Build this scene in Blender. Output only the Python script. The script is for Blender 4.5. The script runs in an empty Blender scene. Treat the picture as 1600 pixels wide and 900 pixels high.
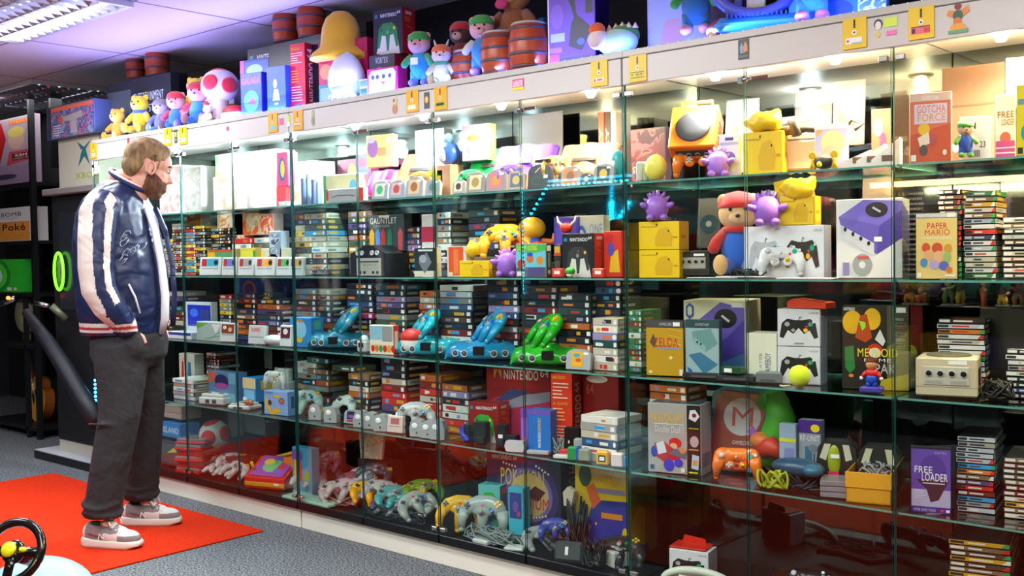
import bpy, bmesh, math, random
from math import sin, cos, pi, radians, atan2, sqrt, hypot
from mathutils import Vector, Matrix, Euler, noise
C = bpy.context.scene.collection
SC = bpy.context.scene
rnd = random.Random(7)
# ------------------------------------------------------------------ camera, world, lights, exposure
CAM = Vector((4.9017, -2.9763, 1.2594)); FPX = 1652.61
YAW, PIT, ROL = .72462734, -.03288042, -.01536264
_f = Vector((-sin(YAW)*cos(PIT), cos(YAW)*cos(PIT), sin(PIT)))
_r0 = Vector((cos(YAW), sin(YAW), 0)); _u0 = _r0.cross(_f)
_r = _r0*cos(ROL)+_u0*sin(ROL); _u = -_r0*sin(ROL)+_u0*cos(ROL)
cd = bpy.data.cameras.new('camera'); cam = bpy.data.objects.new('camera', cd); C.objects.link(cam)
cd.sensor_width = 36; cd.lens = FPX/1600*36; cd.clip_start = .05
cam.matrix_world = Matrix(((_r.x, _u.x, -_f.x, CAM.x), (_r.y, _u.y, -_f.y, CAM.y), (_r.z, _u.z, -_f.z, CAM.z), (0, 0, 0, 1)))
SC.camera = cam
SC.view_settings.view_transform = 'Standard'; SC.view_settings.look = 'None'
SC.view_settings.gamma = 1; SC.view_settings.use_curve_mapping = False
SC.view_settings.exposure = 0.98
cy = SC.cycles
cy.use_denoising = True; cy.max_bounces = 10; cy.diffuse_bounces = 3; cy.glossy_bounces = 5
cy.transmission_bounces = 4; cy.transparent_max_bounces = 32; cy.caustics_reflective = False; cy.caustics_refractive = False
cy.sample_clamp_indirect = 4; cy.blur_glossy = .5
w = bpy.data.worlds.new('world'); SC.world = w; w.use_nodes = True
w.node_tree.nodes['Background'].inputs[0].default_value = (.55, .6, .75, 1); w.node_tree.nodes['Background'].inputs[1].default_value = .25

def lamp(kind, name, loc, energy, color=(1, 1, 1), size=.1, sizey=None, rot=(0, 0, 0), spot=None, blend=.5):
    l = bpy.data.lights.new(name, kind); l.energy = energy; l.color = color
    if kind == 'AREA':
        l.size = size
        if sizey: l.shape = 'RECTANGLE'; l.size_y = sizey
    elif kind in ('POINT', 'SPOT'): l.shadow_soft_size = size
    if spot: l.spot_size = spot; l.spot_blend = blend
    o = bpy.data.objects.new(name, l); o.location = loc; o.rotation_euler = rot; C.objects.link(o); return o
# room fluorescent fixtures: (x, y, energy)
CEIL = 2.45
FIX = [(-.26, -.73, 20), (-2.66, .47, 5), (1.0, -2.5, 20), (3.4, -2.5, 22), (2.2, -1.33, 20), (4.6, -1.33, 17), (-1.46, -2.53, 16)]
for i, (x, y, e) in enumerate(FIX):
    lamp('AREA', 'fluorescent_light', (x, y, CEIL-.07), e, (.95, .97, 1), 1.1, .5)
# blue LED ribbon laid along the cabinet tops
for x in (-.4, .5, 1.5, 2.4, 3.3):
    lamp('AREA', 'blue_ribbon_light', (x, .03, 1.965), 1.3, (.10, .22, 1), .85, .012, rot=(radians(118), 0, 0))
lamp('AREA', 'violet_ceiling_glow', (.2, .0, 2.0), 9, (.36, .34, 1), 2.4, .12, rot=(radians(195), 0, 0))
lamp('AREA', 'added_ceiling_fill', (-.8, -1.6, 1.9), 9, (1, .86, .9), 2.0, 1.0, rot=(pi, 0, 0))  # unseen fill lamp added to brighten the ceiling; no fitting hangs here

# ------------------------------------------------------------------ where things stand (the photograph's measured geometry)
W = .93                                   # width of one glass bay
ZA, ZB, ZC, ZD, ZE, ZF = 1.824, 1.495, 1.166, .830, .500, .112      # fascia bottom, four shelves, cabinet floor
ZT = 1.942                                # top of the cabinets
DEP = .48                                 # cabinet depth
def xat(u, Y, z):                         # world x of a thing seen in column u that stands at depth Y, height z
    k = u-800; a = _r*FPX - _f*k
    return CAM.x - (a.y*(Y-CAM.y)+a.z*(z-CAM.z))/a.x
def zat(x, Y, v):
    k = 450-v; a = _u*FPX - _f*k
    return CAM.z - (a.x*(x-CAM.x)+a.y*(Y-CAM.y))/a.z

# ------------------------------------------------------------------ materials
_mc = {}
def lin(h):
    h = h.lstrip('#'); c = [int(h[i:i+2], 16)/255 for i in (0, 2, 4)]
    return tuple(((x+.055)/1.055)**2.4 if x > .04045 else x/12.92 for x in c)+(1,)
def mat(col, rough=.5, metal=0, kind=None, **k):
    key = (col, rough, metal, kind, tuple(sorted(k.items())))
    if key in _mc: return _mc[key]
    m = bpy.data.materials.new('m_'+str(len(_mc))); m.use_nodes = True; _mc[key] = m
    nt = m.node_tree; b = nt.nodes['Principled BSDF']; L = nt.links.new; N = nt.nodes.new
    c = lin(col) if isinstance(col, str) else col
    b.inputs['Base Color'].default_value = c; b.inputs['Roughness'].default_value = rough; b.inputs['Metallic'].default_value = metal
    if kind == 'emit':
        b.inputs['Emission Color'].default_value = c; b.inputs['Emission Strength'].default_value = k.get('s', 5)
    elif kind == 'plush':
        b.inputs['Sheen Weight'].default_value = .4; b.inputs['Roughness'].default_value = .95
        t = N('ShaderNodeTexNoise'); t.inputs['Scale'].default_value = 350; t.inputs['Detail'].default_value = 3
        co = N('ShaderNodeTexCoord'); L(co.outputs['Object'], t.inputs['Vector'])
        bp = N('ShaderNodeBump'); bp.inputs['Strength'].default_value = .5; bp.inputs['Distance'].default_value = .004
        L(t.outputs['Fac'], bp.inputs['Height']); L(bp.outputs[0], b.inputs['Normal'])
    elif kind == 'cloth':
        co = N('ShaderNodeTexCoord'); t = N('ShaderNodeTexNoise'); t.inputs['Scale'].default_value = k.get('sc', 9); t.inputs['Detail'].default_value = 2
        t.inputs['Distortion'].default_value = .6
        L(co.outputs['Object'], t.inputs['Vector'])
        bp = N('ShaderNodeBump'); bp.inputs['Strength'].default_value = k.get('b', .7); bp.inputs['Distance'].default_value = k.get('d', .05)
        L(t.outputs['Fac'], bp.inputs['Height']); L(bp.outputs[0], b.inputs['Normal'])
    elif kind == 'carpet':
        co = N('ShaderNodeTexCoord'); t = N('ShaderNodeTexNoise'); t.inputs['Scale'].default_value = k.get('sc', 160); t.inputs['Detail'].default_value = 4
        L(co.outputs['Object'], t.inputs['Vector'])
        r = N('ShaderNodeValToRGB'); r.color_ramp.elements[0].position = .36; r.color_ramp.elements[1].position = .64
        r.color_ramp.elements[0].color = lin(k['c0']); r.color_ramp.elements[1].color = c
        L(t.outputs['Fac'], r.inputs[0]); L(r.outputs[0], b.inputs['Base Color'])
        bp = N('ShaderNodeBump'); bp.inputs['Strength'].default_value = .6; bp.inputs['Distance'].default_value = .004
        L(t.outputs['Fac'], bp.inputs['Height']); L(bp.outputs[0], b.inputs['Normal'])
        b.inputs['Specular IOR Level'].default_value = .15
    elif kind == 'busy':                  # printed picture: drifting patches of a few inks
        co = N('ShaderNodeTexCoord'); t = N('ShaderNodeTexNoise'); t.inputs['Scale'].default_value = k.get('sc', 14); t.inputs['Detail'].default_value = 1.5
        t.inputs['Distortion'].default_value = 1.2
        mp = N('ShaderNodeMapping'); mp.inputs['Location'].default_value = (k.get('o', 0), k.get('o', 0)*.7, 0)
        L(co.outputs['Object'], mp.inputs[0]); L(mp.outputs[0], t.inputs['Vector'])
        r = N('ShaderNodeValToRGB'); r.color_ramp.interpolation = 'CONSTANT'
        cs = [col]+list(k['cs']); e = r.color_ramp.elements
        while len(e) < len(cs): e.new(.5)
        for i, cc in enumerate(cs):
            e[i].position = 0 if i == 0 else .36+.3*i/len(cs); e[i].color = lin(cc)
        L(t.outputs['Fac'], r.inputs[0]); L(r.outputs[0], b.inputs['Base Color'])
    elif kind == 'clear':                 # tinted see-through plastic moulding
        b.inputs['Roughness'].default_value = .12
        tr = N('ShaderNodeBsdfTransparent'); tr.inputs[0].default_value = c
        mx = N('ShaderNodeMixShader'); mx.inputs[0].default_value = k.get('a', .6)
        L(tr.outputs[0], mx.inputs[1]); L(b.outputs[0], mx.inputs[2]); L(mx.outputs[0], nt.nodes['Material Output'].inputs[0])
    elif kind == 'glass':
        nt.nodes.remove(b)
        tr = N('ShaderNodeBsdfTransparent'); tr.inputs[0].default_value = c
        gl = N('ShaderNodeBsdfGlossy'); gl.inputs['Roughness'].default_value = .01
        lw = N('ShaderNodeLayerWeight'); lw.inputs[0].default_value = .5
        pw = N('ShaderNodeMath'); pw.operation = 'POWER'; pw.inputs[1].default_value = 4; L(lw.outputs['Facing'], pw.inputs[0])
        fr = N('ShaderNodeMath'); fr.operation = 'MULTIPLY_ADD'; fr.inputs[1].default_value = .9; fr.inputs[2].default_value = k.get('r0', .022); L(pw.outputs[0], fr.inputs[0])
        mx = N('ShaderNodeMixShader'); L(fr.outputs[0], mx.inputs[0]); L(tr.outputs[0], mx.inputs[1]); L(gl.outputs[0], mx.inputs[2])
        L(mx.outputs[0], nt.nodes['Material Output'].inputs[0])
    elif kind == 'ceiling':
        co = N('ShaderNodeTexCoord'); sp = N('ShaderNodeSeparateXYZ'); L(co.outputs['Object'], sp.inputs[0])
        outs = []
        for ax, off, per, hw in ((0, .86, 1.2, .008), (1, -.17, .6, .006)):
            a = N('ShaderNodeMath'); a.operation = 'ADD'; a.inputs[1].default_value = off+hw; L(sp.outputs[ax], a.inputs[0])
            q = N('ShaderNodeMath'); q.operation = 'FLOORED_MODULO'; q.inputs[1].default_value = per; L(a.outputs[0], q.inputs[0])
            s = N('ShaderNodeMath'); s.operation = 'LESS_THAN'; s.inputs[1].default_value = 2*hw; L(q.outputs[0], s.inputs[0]); outs.append(s)
        mxm = N('ShaderNodeMath'); mxm.operation = 'MAXIMUM'; L(outs[0].outputs[0], mxm.inputs[0]); L(outs[1].outputs[0], mxm.inputs[1])
        mc = N('ShaderNodeMix'); mc.data_type = 'RGBA'; mc.inputs[6].default_value = c; mc.inputs[7].default_value = lin('6a6468')
        L(mxm.outputs[0], mc.inputs[0]); L(mc.outputs[2], b.inputs['Base Color'])
    elif kind == 'hair':
        co = N('ShaderNodeTexCoord'); t = N('ShaderNodeTexNoise'); t.inputs['Scale'].default_value = 60; t.inputs['Detail'].default_value = 4
        mp = N('ShaderNodeMapping'); mp.inputs['Scale'].default_value = (1, 1, .3); L(co.outputs['Object'], mp.inputs[0]); L(mp.outputs[0], t.inputs['Vector'])
        r = N('ShaderNodeValToRGB'); r.color_ramp.elements[0].position = .3; r.color_ramp.elements[1].position = .7
        r.color_ramp.elements[0].color = lin(k['c0']); r.color_ramp.elements[1].color = c
        L(t.outputs['Fac'], r.inputs[0]); L(r.outputs[0], b.inputs['Base Color'])
        bp = N('ShaderNodeBump'); bp.inputs['Strength'].default_value = .8; bp.inputs['Distance'].default_value = .006
        L(t.outputs['Fac'], bp.inputs['Height']); L(bp.outputs[0], b.inputs['Normal'])
    elif kind == 'wood':
        co = N('ShaderNodeTexCoord'); t = N('ShaderNodeTexWave'); t.inputs['Scale'].default_value = 8; t.inputs['Distortion'].default_value = 4
        L(co.outputs['Object'], t.inputs['Vector']); r = N('ShaderNodeValToRGB')
        r.color_ramp.elements[0].color = lin(k['c0']); r.color_ramp.elements[1].color = c
        L(t.outputs['Fac'], r.inputs[0]); L(r.outputs[0], b.inputs['Base Color'])
    return m
GLASS = mat((.955, .985, .97, 1), kind='glass')
ACRYL = mat((.93, .95, .95, 1), kind='glass', v=2)
EDGE = mat('1c4a42', .15)
EDGEL = mat('5f9a8c', .12)
WHITE = mat('e8e6e0', .45); BLACK = mat('0c0d0f', .4); DARK = mat('17191c', .6); STICK = mat('f4f4ee', .6)
CHROME = mat('b8b8b8', .2, 1)

# ------------------------------------------------------------------ mesh builder
class M:
    def __init__(s): s.v = []; s.f = []; s.mi = []; s.sm = []; s.mats = []; s.T = Matrix()
    def add(s, vs, fs, m, smooth=False):
        if m not in s.mats: s.mats.append(m)
        i = s.mats.index(m); n = len(s.v)
        s.v += [s.T @ Vector(q) for q in vs]
        for k, f in enumerate(fs): s.f.append([n+j for j in f]); s.mi.append(i); s.sm.append(smooth)
        return s
    def box(s, x0, y0, z0, x1, y1, z1, m, b=0):
        if b <= 0:
            vs = [(x, y, z) for z in (z0, z1) for y in (y0, y1) for x in (x0, x1)]
            return s.add(vs, [(0, 2, 3, 1), (4, 5, 7, 6), (0, 1, 5, 4), (2, 6, 7, 3), (0, 4, 6, 2), (1, 3, 7, 5)], m)
        b = min(b, (x1-x0)/2.01, (y1-y0)/2.01, (z1-z0)/2.01)
        vs = []; ix = {}
        for i, x in enumerate((x0, x1)):
            for j, y in enumerate((y0, y1)):
                for k, z in enumerate((z0, z1)):
                    bx, by, bz = (b, -b)[i], (b, -b)[j], (b, -b)[k]
                    for a, q in enumerate(((x, y+by, z+bz), (x+bx, y, z+bz), (x+bx, y+by, z))):
                        ix[i, j, k, a] = len(vs); vs.append(q)
        fs = []
        for i in (0, 1): q = [ix[i, j, k, 0] for j, k in ((0, 0), (1, 0), (1, 1), (0, 1))]; fs.append(q if i else q[::-1])
        for j in (0, 1): q = [ix[i, j, k, 1] for i, k in ((0, 0), (1, 0), (1, 1), (0, 1))]; fs.append(q[::-1] if j else q)
        for k in (0, 1): q = [ix[i, j, k, 2] for i, j in ((0, 0), (1, 0), (1, 1), (0, 1))]; fs.append(q if k else q[::-1])
        for i in (0, 1):
            for j in (0, 1): fs.append([ix[i, j, 0, 0], ix[i, j, 1, 0], ix[i, j, 1, 1], ix[i, j, 0, 1]])
            for k in (0, 1): fs.append([ix[i, 0, k, 0], ix[i, 1, k, 0], ix[i, 1, k, 2], ix[i, 0, k, 2]])
        for j in (0, 1):
            for k in (0, 1): fs.append([ix[0, j, k, 1], ix[1, j, k, 1], ix[1, j, k, 2], ix[0, j, k, 2]])
            for i in (0, 1):
                pass
        for i in (0, 1):
            for j in (0, 1):
                for k in (0, 1): fs.append([ix[i, j, k, 0], ix[i, j, k, 1], ix[i, j, k, 2]])
        return s.add(vs, fs, m)
    def prism(s, pts, h0, h1, m, axis='y', m2=None):       # pts are (a,b); axis y: (a,h,b); z: (a,b,h); x: (h,a,b)
        n = len(pts)
        mp = {'y': lambda a, b, h: (a, h, b), 'z': lambda a, b, h: (a, b, h), 'x': lambda a, b, h: (h, a, b)}[axis]
        vs = [mp(a, b, h0) for a, b in pts]+[mp(a, b, h1) for a, b in pts]
        s.add(vs, [list(range(n))[::-1], list(range(n, 2*n))], m)
        return s.add(vs, [(i, (i+1) % n, n+(i+1) % n, n+i) for i in range(n)], m2 or m)
    def lathe(s, prof, m, seg=20, c=(0, 0, 0), axis='z', smooth=True, sx=1, sy=1):
        vs = []; fs = []
        mp = {'z': lambda a, b, h: (a, b, h), 'y': lambda a, b, h: (a, h, b), 'x': lambda a, b, h: (h, a, b)}[axis]
        for r, h in prof:
            for i in range(seg):
                a = 2*pi*i/seg; q = mp(r*cos(a)*sx, r*sin(a)*sy, h); vs.append((q[0]+c[0], q[1]+c[1], q[2]+c[2]))
        for k in range(len(prof)-1):
            for i in range(seg):
                j = (i+1) % seg; fs.append((k*seg+i, k*seg+j, (k+1)*seg+j, (k+1)*seg+i))
        if prof[0][0] > 1e-6: fs.append(list(range(seg))[::-1])
        if prof[-1][0] > 1e-6: fs.append([(len(prof)-1)*seg+i for i in range(seg)])
        return s.add(vs, fs, m, smooth)
    def cyl(s, c, r, h, m, axis='z', seg=16, r2=None):
        return s.lathe([(r, 0), (r if r2 is None else r2, h)], m, seg, c, axis, False)
    def ell(s, c, r, m, seg=18, rings=12, rot=None):
        if not hasattr(r, '__len__'): r = (r, r, r)
        vs = []; fs = []; R = Euler(rot).to_matrix() if rot else Matrix.Identity(3)
        for k in range(rings+1):
            p = pi*k/rings
            for i in range(seg):
                a = 2*pi*i/seg; q = R @ Vector((r[0]*sin(p)*cos(a), r[1]*sin(p)*sin(a), -r[2]*cos(p))); vs.append((q.x+c[0], q.y+c[1], q.z+c[2]))
        for k in range(rings):
            for i in range(seg):
                j = (i+1) % seg; fs.append((k*seg+i, k*seg+j, (k+1)*seg+j, (k+1)*seg+i))
        return s.add(vs, fs, m, True)
    def tube(s, pts, rad, m, n=10, closed=False, flat=1):
        P = [Vector(p) for p in pts]; K = len(P)
        if not hasattr(rad, '__len__'): rad = [rad]*K
        vs = []; fs = []; up = None
        for i in range(K):
            if closed: t = P[(i+1) % K]-P[i-1]
            else: t = P[min(i+1, K-1)]-P[max(i-1, 0)]
            t = t.normalized() if t.length > 1e-9 else Vector((0, 0, 1))
            if up is None: up = t.orthogonal().normalized() if abs(t.z) > .95 else Vector((0, 0, 1))
            a = t.cross(up)
            a = a.normalized() if a.length > 1e-6 else t.orthogonal().normalized()
            up = a.cross(t).normalized()
            for k in range(n):
                q = 2*pi*k/n; vs.append(P[i]+a*cos(q)*rad[i]+up*sin(q)*rad[i]*flat)
        for i in range(K-1+(1 if closed else 0)):
            for k in range(n):
                j = (k+1) % n; i2 = (i+1) % K; fs.append((i*n+k, i*n+j, i2*n+j, i2*n+k))
        if not closed: fs += [list(range(n))[::-1], [(K-1)*n+k for k in range(n)]]
        return s.add(vs, fs, m, True)
    def build(s, name, parent=None, loc=None, fix=True):
        me = bpy.data.meshes.new(name); me.from_pydata([tuple(q) for q in s.v], [], s.f)
        for m in s.mats: me.materials.append(m)
        me.polygons.foreach_set('material_index', s.mi); me.polygons.foreach_set('use_smooth', s.sm)
        if fix:
            bm = bmesh.new(); bm.from_mesh(me); bmesh.ops.recalc_face_normals(bm, faces=bm.faces); bm.to_mesh(me); bm.free()
        me.update(); o = bpy.data.objects.new(name, me); C.objects.link(o)
        if parent: o.parent = parent
        if loc: o.location = loc
        return o

def tag(o, label=None, cat=None, group=None, kind=None):
    if label: o['label'] = label
    if cat: o['category'] = cat
    if group: o['group'] = group
    if kind: o['kind'] = kind
    return o
def thing(name, label, cat, loc=(0, 0, 0), rz=0, group=None, sc=1):
    o = bpy.data.objects.new(name, None); C.objects.link(o); o.empty_display_size = .02
    o.location = loc; o.rotation_euler = (0, 0, rz); o.scale = (sc, sc, sc)
    return tag(o, label, cat, group)
def copy_tree(o, parent=None):
    c = o.copy(); C.objects.link(c); c.parent = parent
    for ch in list(o.children): copy_tree(ch, c)
    return c
def dup(o, loc, rz=None, label=None, group=None):
    c = copy_tree(o); c.location = loc
    if rz is not None: c.rotation_euler = (0, 0, rz)
    if label: c['label'] = label
    if group: c['group'] = group
    return c

_tc = {}
def text_tris(s, bold=.0):
    k = (s, bold)
    if k not in _tc:
        cu = bpy.data.curves.new('t', 'FONT'); cu.body = s; cu.offset = 0 if 'M' in s or 'W' in s else min(bold, .03)*.4; cu.space_character = 1.08; cu.resolution_u = 3
        ob = bpy.data.objects.new('t', cu); me = ob.to_mesh()
        vs = [(v.co.x, v.co.y) for v in me.vertices]; fs = [list(p.vertices) for p in me.polygons]
        ob.to_mesh_clear(); bpy.data.objects.remove(ob); bpy.data.curves.remove(cu)
        if vs:
            x0 = min(v[0] for v in vs); x1 = max(v[0] for v in vs); y0 = min(v[1] for v in vs); y1 = max(v[1] for v in vs)
            vs = [((a-x0)/(x1-x0), (b-y0)/(y1-y0)) for a, b in vs]
        _tc[k] = (vs, fs)
    return _tc[k]
def mm(c):
    if isinstance(c, str): return mat(c, .35)
    if isinstance(c, tuple): return mat(c[0], .35, kind='busy', cs=c[1:-1], sc=c[-1])
    return c
def art(m, w, h, spec, face='f', W_=0, D_=0, H_=0, eps=.0008, step=.00012):
    """printed shapes in face coordinates 0..1"""
    mp = {'f': lambda a, b, e: (a, -e, b), 'r': lambda a, b, e: (W_+e, a, b), 'l': lambda a, b, e: (-e, w-a, b), 't': lambda a, b, e: (a, b, H_+e)}[face]
    e = eps
    for s in spec:
        k = s[0]; bold = .02
        if isinstance(s[-1], float) and k in 'tv': bold = s[-1]; s = s[:-1]
        c = mm(s[-1])
        if k == 'r': P = [(s[1], s[2]), (s[3], s[2]), (s[3], s[4]), (s[1], s[4])]
        elif k == 'e': P = [(s[1]+s[3]*cos(2*pi*i/20), s[2]+s[4]*sin(2*pi*i/20)) for i in range(20)]
        elif k == 'p': P = s[1]
        elif k == 'l':
            pts, lw = s[1], s[2]
            for i in range(len(pts)-1):
                (ax, ay), (bx, by) = pts[i], pts[i+1]; ax *= w; bx *= w; ay *= h; by *= h
                l = hypot(bx-ax, by-ay) or 1; nx, ny = -(by-ay)/l*lw/2, (bx-ax)/l*lw/2
                m.add([mp(ax+nx, ay+ny, e), mp(bx+nx, by+ny, e), mp(bx-nx, by-ny, e), mp(ax-nx, ay-ny, e)], [(0, 1, 2, 3)], c)
            e += step; continue
        elif k in 'tv':                    # text along, or vertical reading upward
            st, x0, z0, x1, z1 = s[1:6]
            vs, fs = text_tris(st, bold)
            if k == 't': q = [mp((x0+a*(x1-x0))*w, (z0+b*(z1-z0))*h, e) for a, b in vs]
            else: q = [mp((x1-b*(x1-x0))*w, (z0+a*(z1-z0))*h, e) for a, b in vs]
            m.add(q, fs, c); e += step; continue
        m.add([mp(a*w, b*h, e) for a, b in P], [list(range(len(P)))], c); e += step
    return m

_occ = []; LB = []
def spot(uL, uR, vT, Y, z, rot=0, w=None, h=None):
    """front left bottom corner, width and height of a box-like thing"""
    xL = xat(uL, Y, z); rot = radians(rot)
    if w is None:
        lo, hi = .001, 2.5
        for _ in range(40):
            md = (lo+hi)/2; d = Vector((xL+md*cos(rot), Y+md*sin(rot), z))-CAM
            if 800+FPX*d.dot(_r)/d.dot(_f) > uR: hi = md
            else: lo = md
        w = lo
    if h is None: h = zat(xL, Y, vT)-z
    return (xL, Y, z), w, h, rot
def pbox(name, label, cat, uL, uR, vT, Y, z, d, body, front=(), side=(), top=(), rot=0, w=None, h=None, group=None, b=.0015, tilt=0, panel=None, rough=.35, lside=()):
    loc, w, h, r = spot(uL, uR, vT, Y, z, rot, w, h)
    loc = (loc[0], loc[1], z+.0015)
    o = thing(name, label, cat, loc, r, group)
    if tilt: o.rotation_euler = (radians(-tilt), 0, r)
    bm = mat(body, rough) if isinstance(body, str) else body
    M().box(0, 0, 0, w, d, h, bm, b).build('carton' if cat == 'box' else 'body', o)
    if front: art(M(), w, h, front).build('printed_front', o, fix=False)
    if side: art(M(), d, h, side, 'r', W_=w).build('printed_side', o, fix=False)
    if lside: art(M(), d, h, lside, 'l').build('printed_edge', o, fix=False)
    if top: art(M(), w, d, top, 't', H_=h).build('printed_top', o, fix=False)
    return o
ORD = ['bottom', 'second', 'third', 'fourth', 'fifth', 'sixth', 'seventh', 'eighth', 'ninth', 'tenth', 'eleventh', 'twelfth', 'thirteenth', 'fourteenth', 'fifteenth', 'sixteenth', 'seventeenth', 'eighteenth', 'nineteenth', 'twentieth']
COLN = {'2b2f33': 'charcoal', '7c2c28': 'brick red', '8d8f88': 'grey', '4a5a4c': 'moss green', 'c8bfa8': 'cream', '3c4f7a': 'slate blue', 'b8642c': 'rust orange',
        '5a4a78': 'plum', 'd9a427': 'mustard', 'e9e6dc': 'white', 'a83a6a': 'magenta', '1f6d70': 'teal', 'd6302a': 'red', '2f7f4a': 'green', '3ba0d8': 'sky blue', 'e07a2c': 'orange', 'f2d13a': 'yellow',
        'a8a39a': 'stone grey', '604030': 'brown', '14161a': 'black', 'bfc6cc': 'silver', '9a8fb8': 'lilac', '8a6a4a': 'tan', '2a4a48': 'dark green'}
DARKS = ['2b2f33', '7c2c28', '8d8f88', '4a5a4c', '3c4f7a', 'b8642c', '5a4a78', '2a4a48', '604030', '8a6a4a', 'c8bfa8', '14161a']
LIGHTS = ['e9e6dc', 'c8bfa8', 'bfc6cc', 'a8a39a', '9a8fb8', '3ba0d8', 'e07a2c']
REDS = ['d6302a', '7c2c28', 'd6302a', 'b8642c', 'e9e6dc', '5a4a78']
def stack(desc, uL, uR, vT, Y, z, ih=.027, d=.13, cols=DARKS, rot=0, kind='game', case='14161a', w=None, fix=None, lab=True, zstart=None, jit=.006, sticker=True):
    """a pile of boxed games lying flat, spines to the glass; every one a thing"""
    z0 = z if zstart is None else zstart
    loc, w, h, r = spot(uL, uR, vT, Y, z, rot, w)
    n = max(1, int(round((h-(z0-z))/ih))); w *= .965; jit = jit*.5
    last = None
    for k in range(n):
        c = fix[k % len(fix)] if fix else rnd.choice([q for q in cols if q != last]); last = c
        jx = rnd.uniform(-jit, jit); jr = rnd.uniform(-.02, .02)
        nm = {'game': 'game_box', 'case': 'game_case', 'tape': 'small_game_box', 'console': 'console_box', 'cart': 'game_cartridge'}[kind]
        what = {'game': 'game box', 'case': 'game case', 'tape': 'slim game', 'console': 'flat carton'}[kind]
        m = M(); hh = ih-.0008
        if kind == 'case': m.box(0, 0, .0, w, d, hh, mat(case, .25), .002)
        else: m.box(0, 0, 0, w, d, hh, mat(c if rnd.random() < .6 else '2b2f33', .4), .001)
        a = [('r', .02, .06, .98, .94, c)]
        if kind == 'case':
            a = [('r', .0, .1, 1, .9, c), ('r', .02, .25, .25, .75, 'e9e6dc' if c in DARKS else '2b2f33')]
            a.append(('r', .32, .35, rnd.uniform(.55, .75), .65, rnd.choice(['2b2f33', 'd6302a', 'f2f0e8', '3c4f7a']) if c in LIGHTS else 'e9e6dc'))
            if rnd.random() < .6: a.append(('p', [(.86, .1), (1, .1), (1, .9), (.94, .9)], rnd.choice(['2f9f5a', 'e9e6dc', 'd6302a'])))
        else:
            for q in range(2):
                x = rnd.uniform(.05, .6); a.append(('r', x, rnd.uniform(.18, .35), x+rnd.uniform(.1, .3), rnd.uniform(.6, .85), rnd.choice(['d9a427', 'd6302a', 'e9e6dc', '3ba0d8', '2b2f33', 'e07a2c', '9a8fb8'])))
            if sticker and rnd.random() < .85:
                a.append(('e', .9, .5, .035 if w > .12 else .09, .36, STICK) if rnd.random() < .4 else ('r', .84, .2, .95, .8, STICK))
        art(m, w, hh, a)
        art(m, d, hh, [('r', .02, .08, .98, .92, c), ('r', .1, .3, rnd.uniform(.4, .7), .7, rnd.choice(['e9e6dc', '8d8f88', 'd9a427']))], 'r', W_=w)
        o = m.build(nm, fix=False); o.location = (loc[0]+jx+w*.018, loc[1]+rnd.uniform(0, jit), z0+.0015+k*ih); o.rotation_euler = (0, 0, r+jr)
        pos = 'top' if k == n-1 and n > 1 else ORD[min(k, 19)]
        LB.append((f"{COLN[c]} {what}, {pos} in {desc}")); tag(o, LB[-1], 'game', 'games in ' + desc)
    return loc, w, z0+n*ih
# ------------------------------------------------------------------ room
def struct(name, m): return tag(m.build(name), kind='structure')
CARPET = mat('8c8f90', .95, kind='carpet', c0='23282b', sc=120)
struct('floor', M().box(-5.2, -4.4, -.1, 6.4, 1.3, 0, CARPET))
struct('ceiling', M().box(-5.2, -4.4, CEIL, 6.4, 1.3, CEIL+.1, mat('d9d2d6', .8, kind='ceiling')))
struct('wall_back', M().box(-5.2, 1.3, 0, 6.4, 1.4, CEIL, mat('1b1c20', .8)))
struct('wall_left', M().box(-5.3, -4.4, 0, -5.2, 1.4, CEIL, mat('26282c', .8)))
struct('wall_front', M().box(-5.2, -4.5, 0, 6.4, -4.4, CEIL, mat('56504c', .8)))
struct('wall_right', M().box(6.4, -4.4, 0, 6.5, 1.4, CEIL, mat('4a4644', .8)))
struct('wall_partition', M().box(.75, .62, 0, 6.4, .68, CEIL, mat('0d0d10', .8)))

MATR = mat('de380e', .95, kind='carpet', c0='b81e04', sc=260)
def rug(x0, y0, x1, y1, label, m_=None):
    tag(M().box(x0, y0, .0005, x1, y1, .009, m_ or MATR, .003).build('floor_mat'), label, 'mat', 'red entrance mats')
rug(-1.235, -2.1, .848, -.14, 'red carpet mat on grey carpet under the standing person')
rug(1.9, -2.9, 4.6, -.55, 'red carpet mat seen mirrored in the cabinets with the tall glass doors', mat('9c2c12', .95, kind='carpet', c0='4c1208', sc=200))

# ceiling light fixtures: frame, louvre blades, tubes
def fixture(x, y, label, s):
    o = thing('ceiling_light', label, 'light', (x, y, CEIL), 0, 'ceiling lights')
    m = M(); fr = mat('cfd4d8', .35, .3)
    for a in ((-.6, -.3, .6, -.275), (-.6, .275, .6, .3), (-.6, -.275, -.575, .275), (.575, -.275, .6, .275)): m.box(a[0], a[1], -.028, a[2], a[3], -.001, fr)
    m.build('frame', o)
    M().box(-.575, -.275, -.006, .575, .275, -.002, mat('dfe9f2', .35, 0)).build('reflector', o)
    m = M(); lv = mat('c8ccd4', .18, .9)
    for i in range(1, 4):
        yy = -.275+.1375*i
        m.prism([(yy-.016, -.006), (yy+.016, -.006), (yy+.003, -.034), (yy-.003, -.034)], -.575, .575, lv, 'x')
    for i in range(1, 14):
        xx = -.575+1.15*i/14
        m.prism([(xx-.009, -.01), (xx+.009, -.01), (xx+.002, -.034), (xx-.002, -.034)], -.275, .275, lv, 'y')
    m.build('louvre', o)
    for i in range(4):
        M().tube([(-.55, -.206+.1375*i, -.014), (.55, -.206+.1375*i, -.014)], .006, mat('dcecff', .5, kind='emit', s=s)).build('tube', o)
    return o
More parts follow.
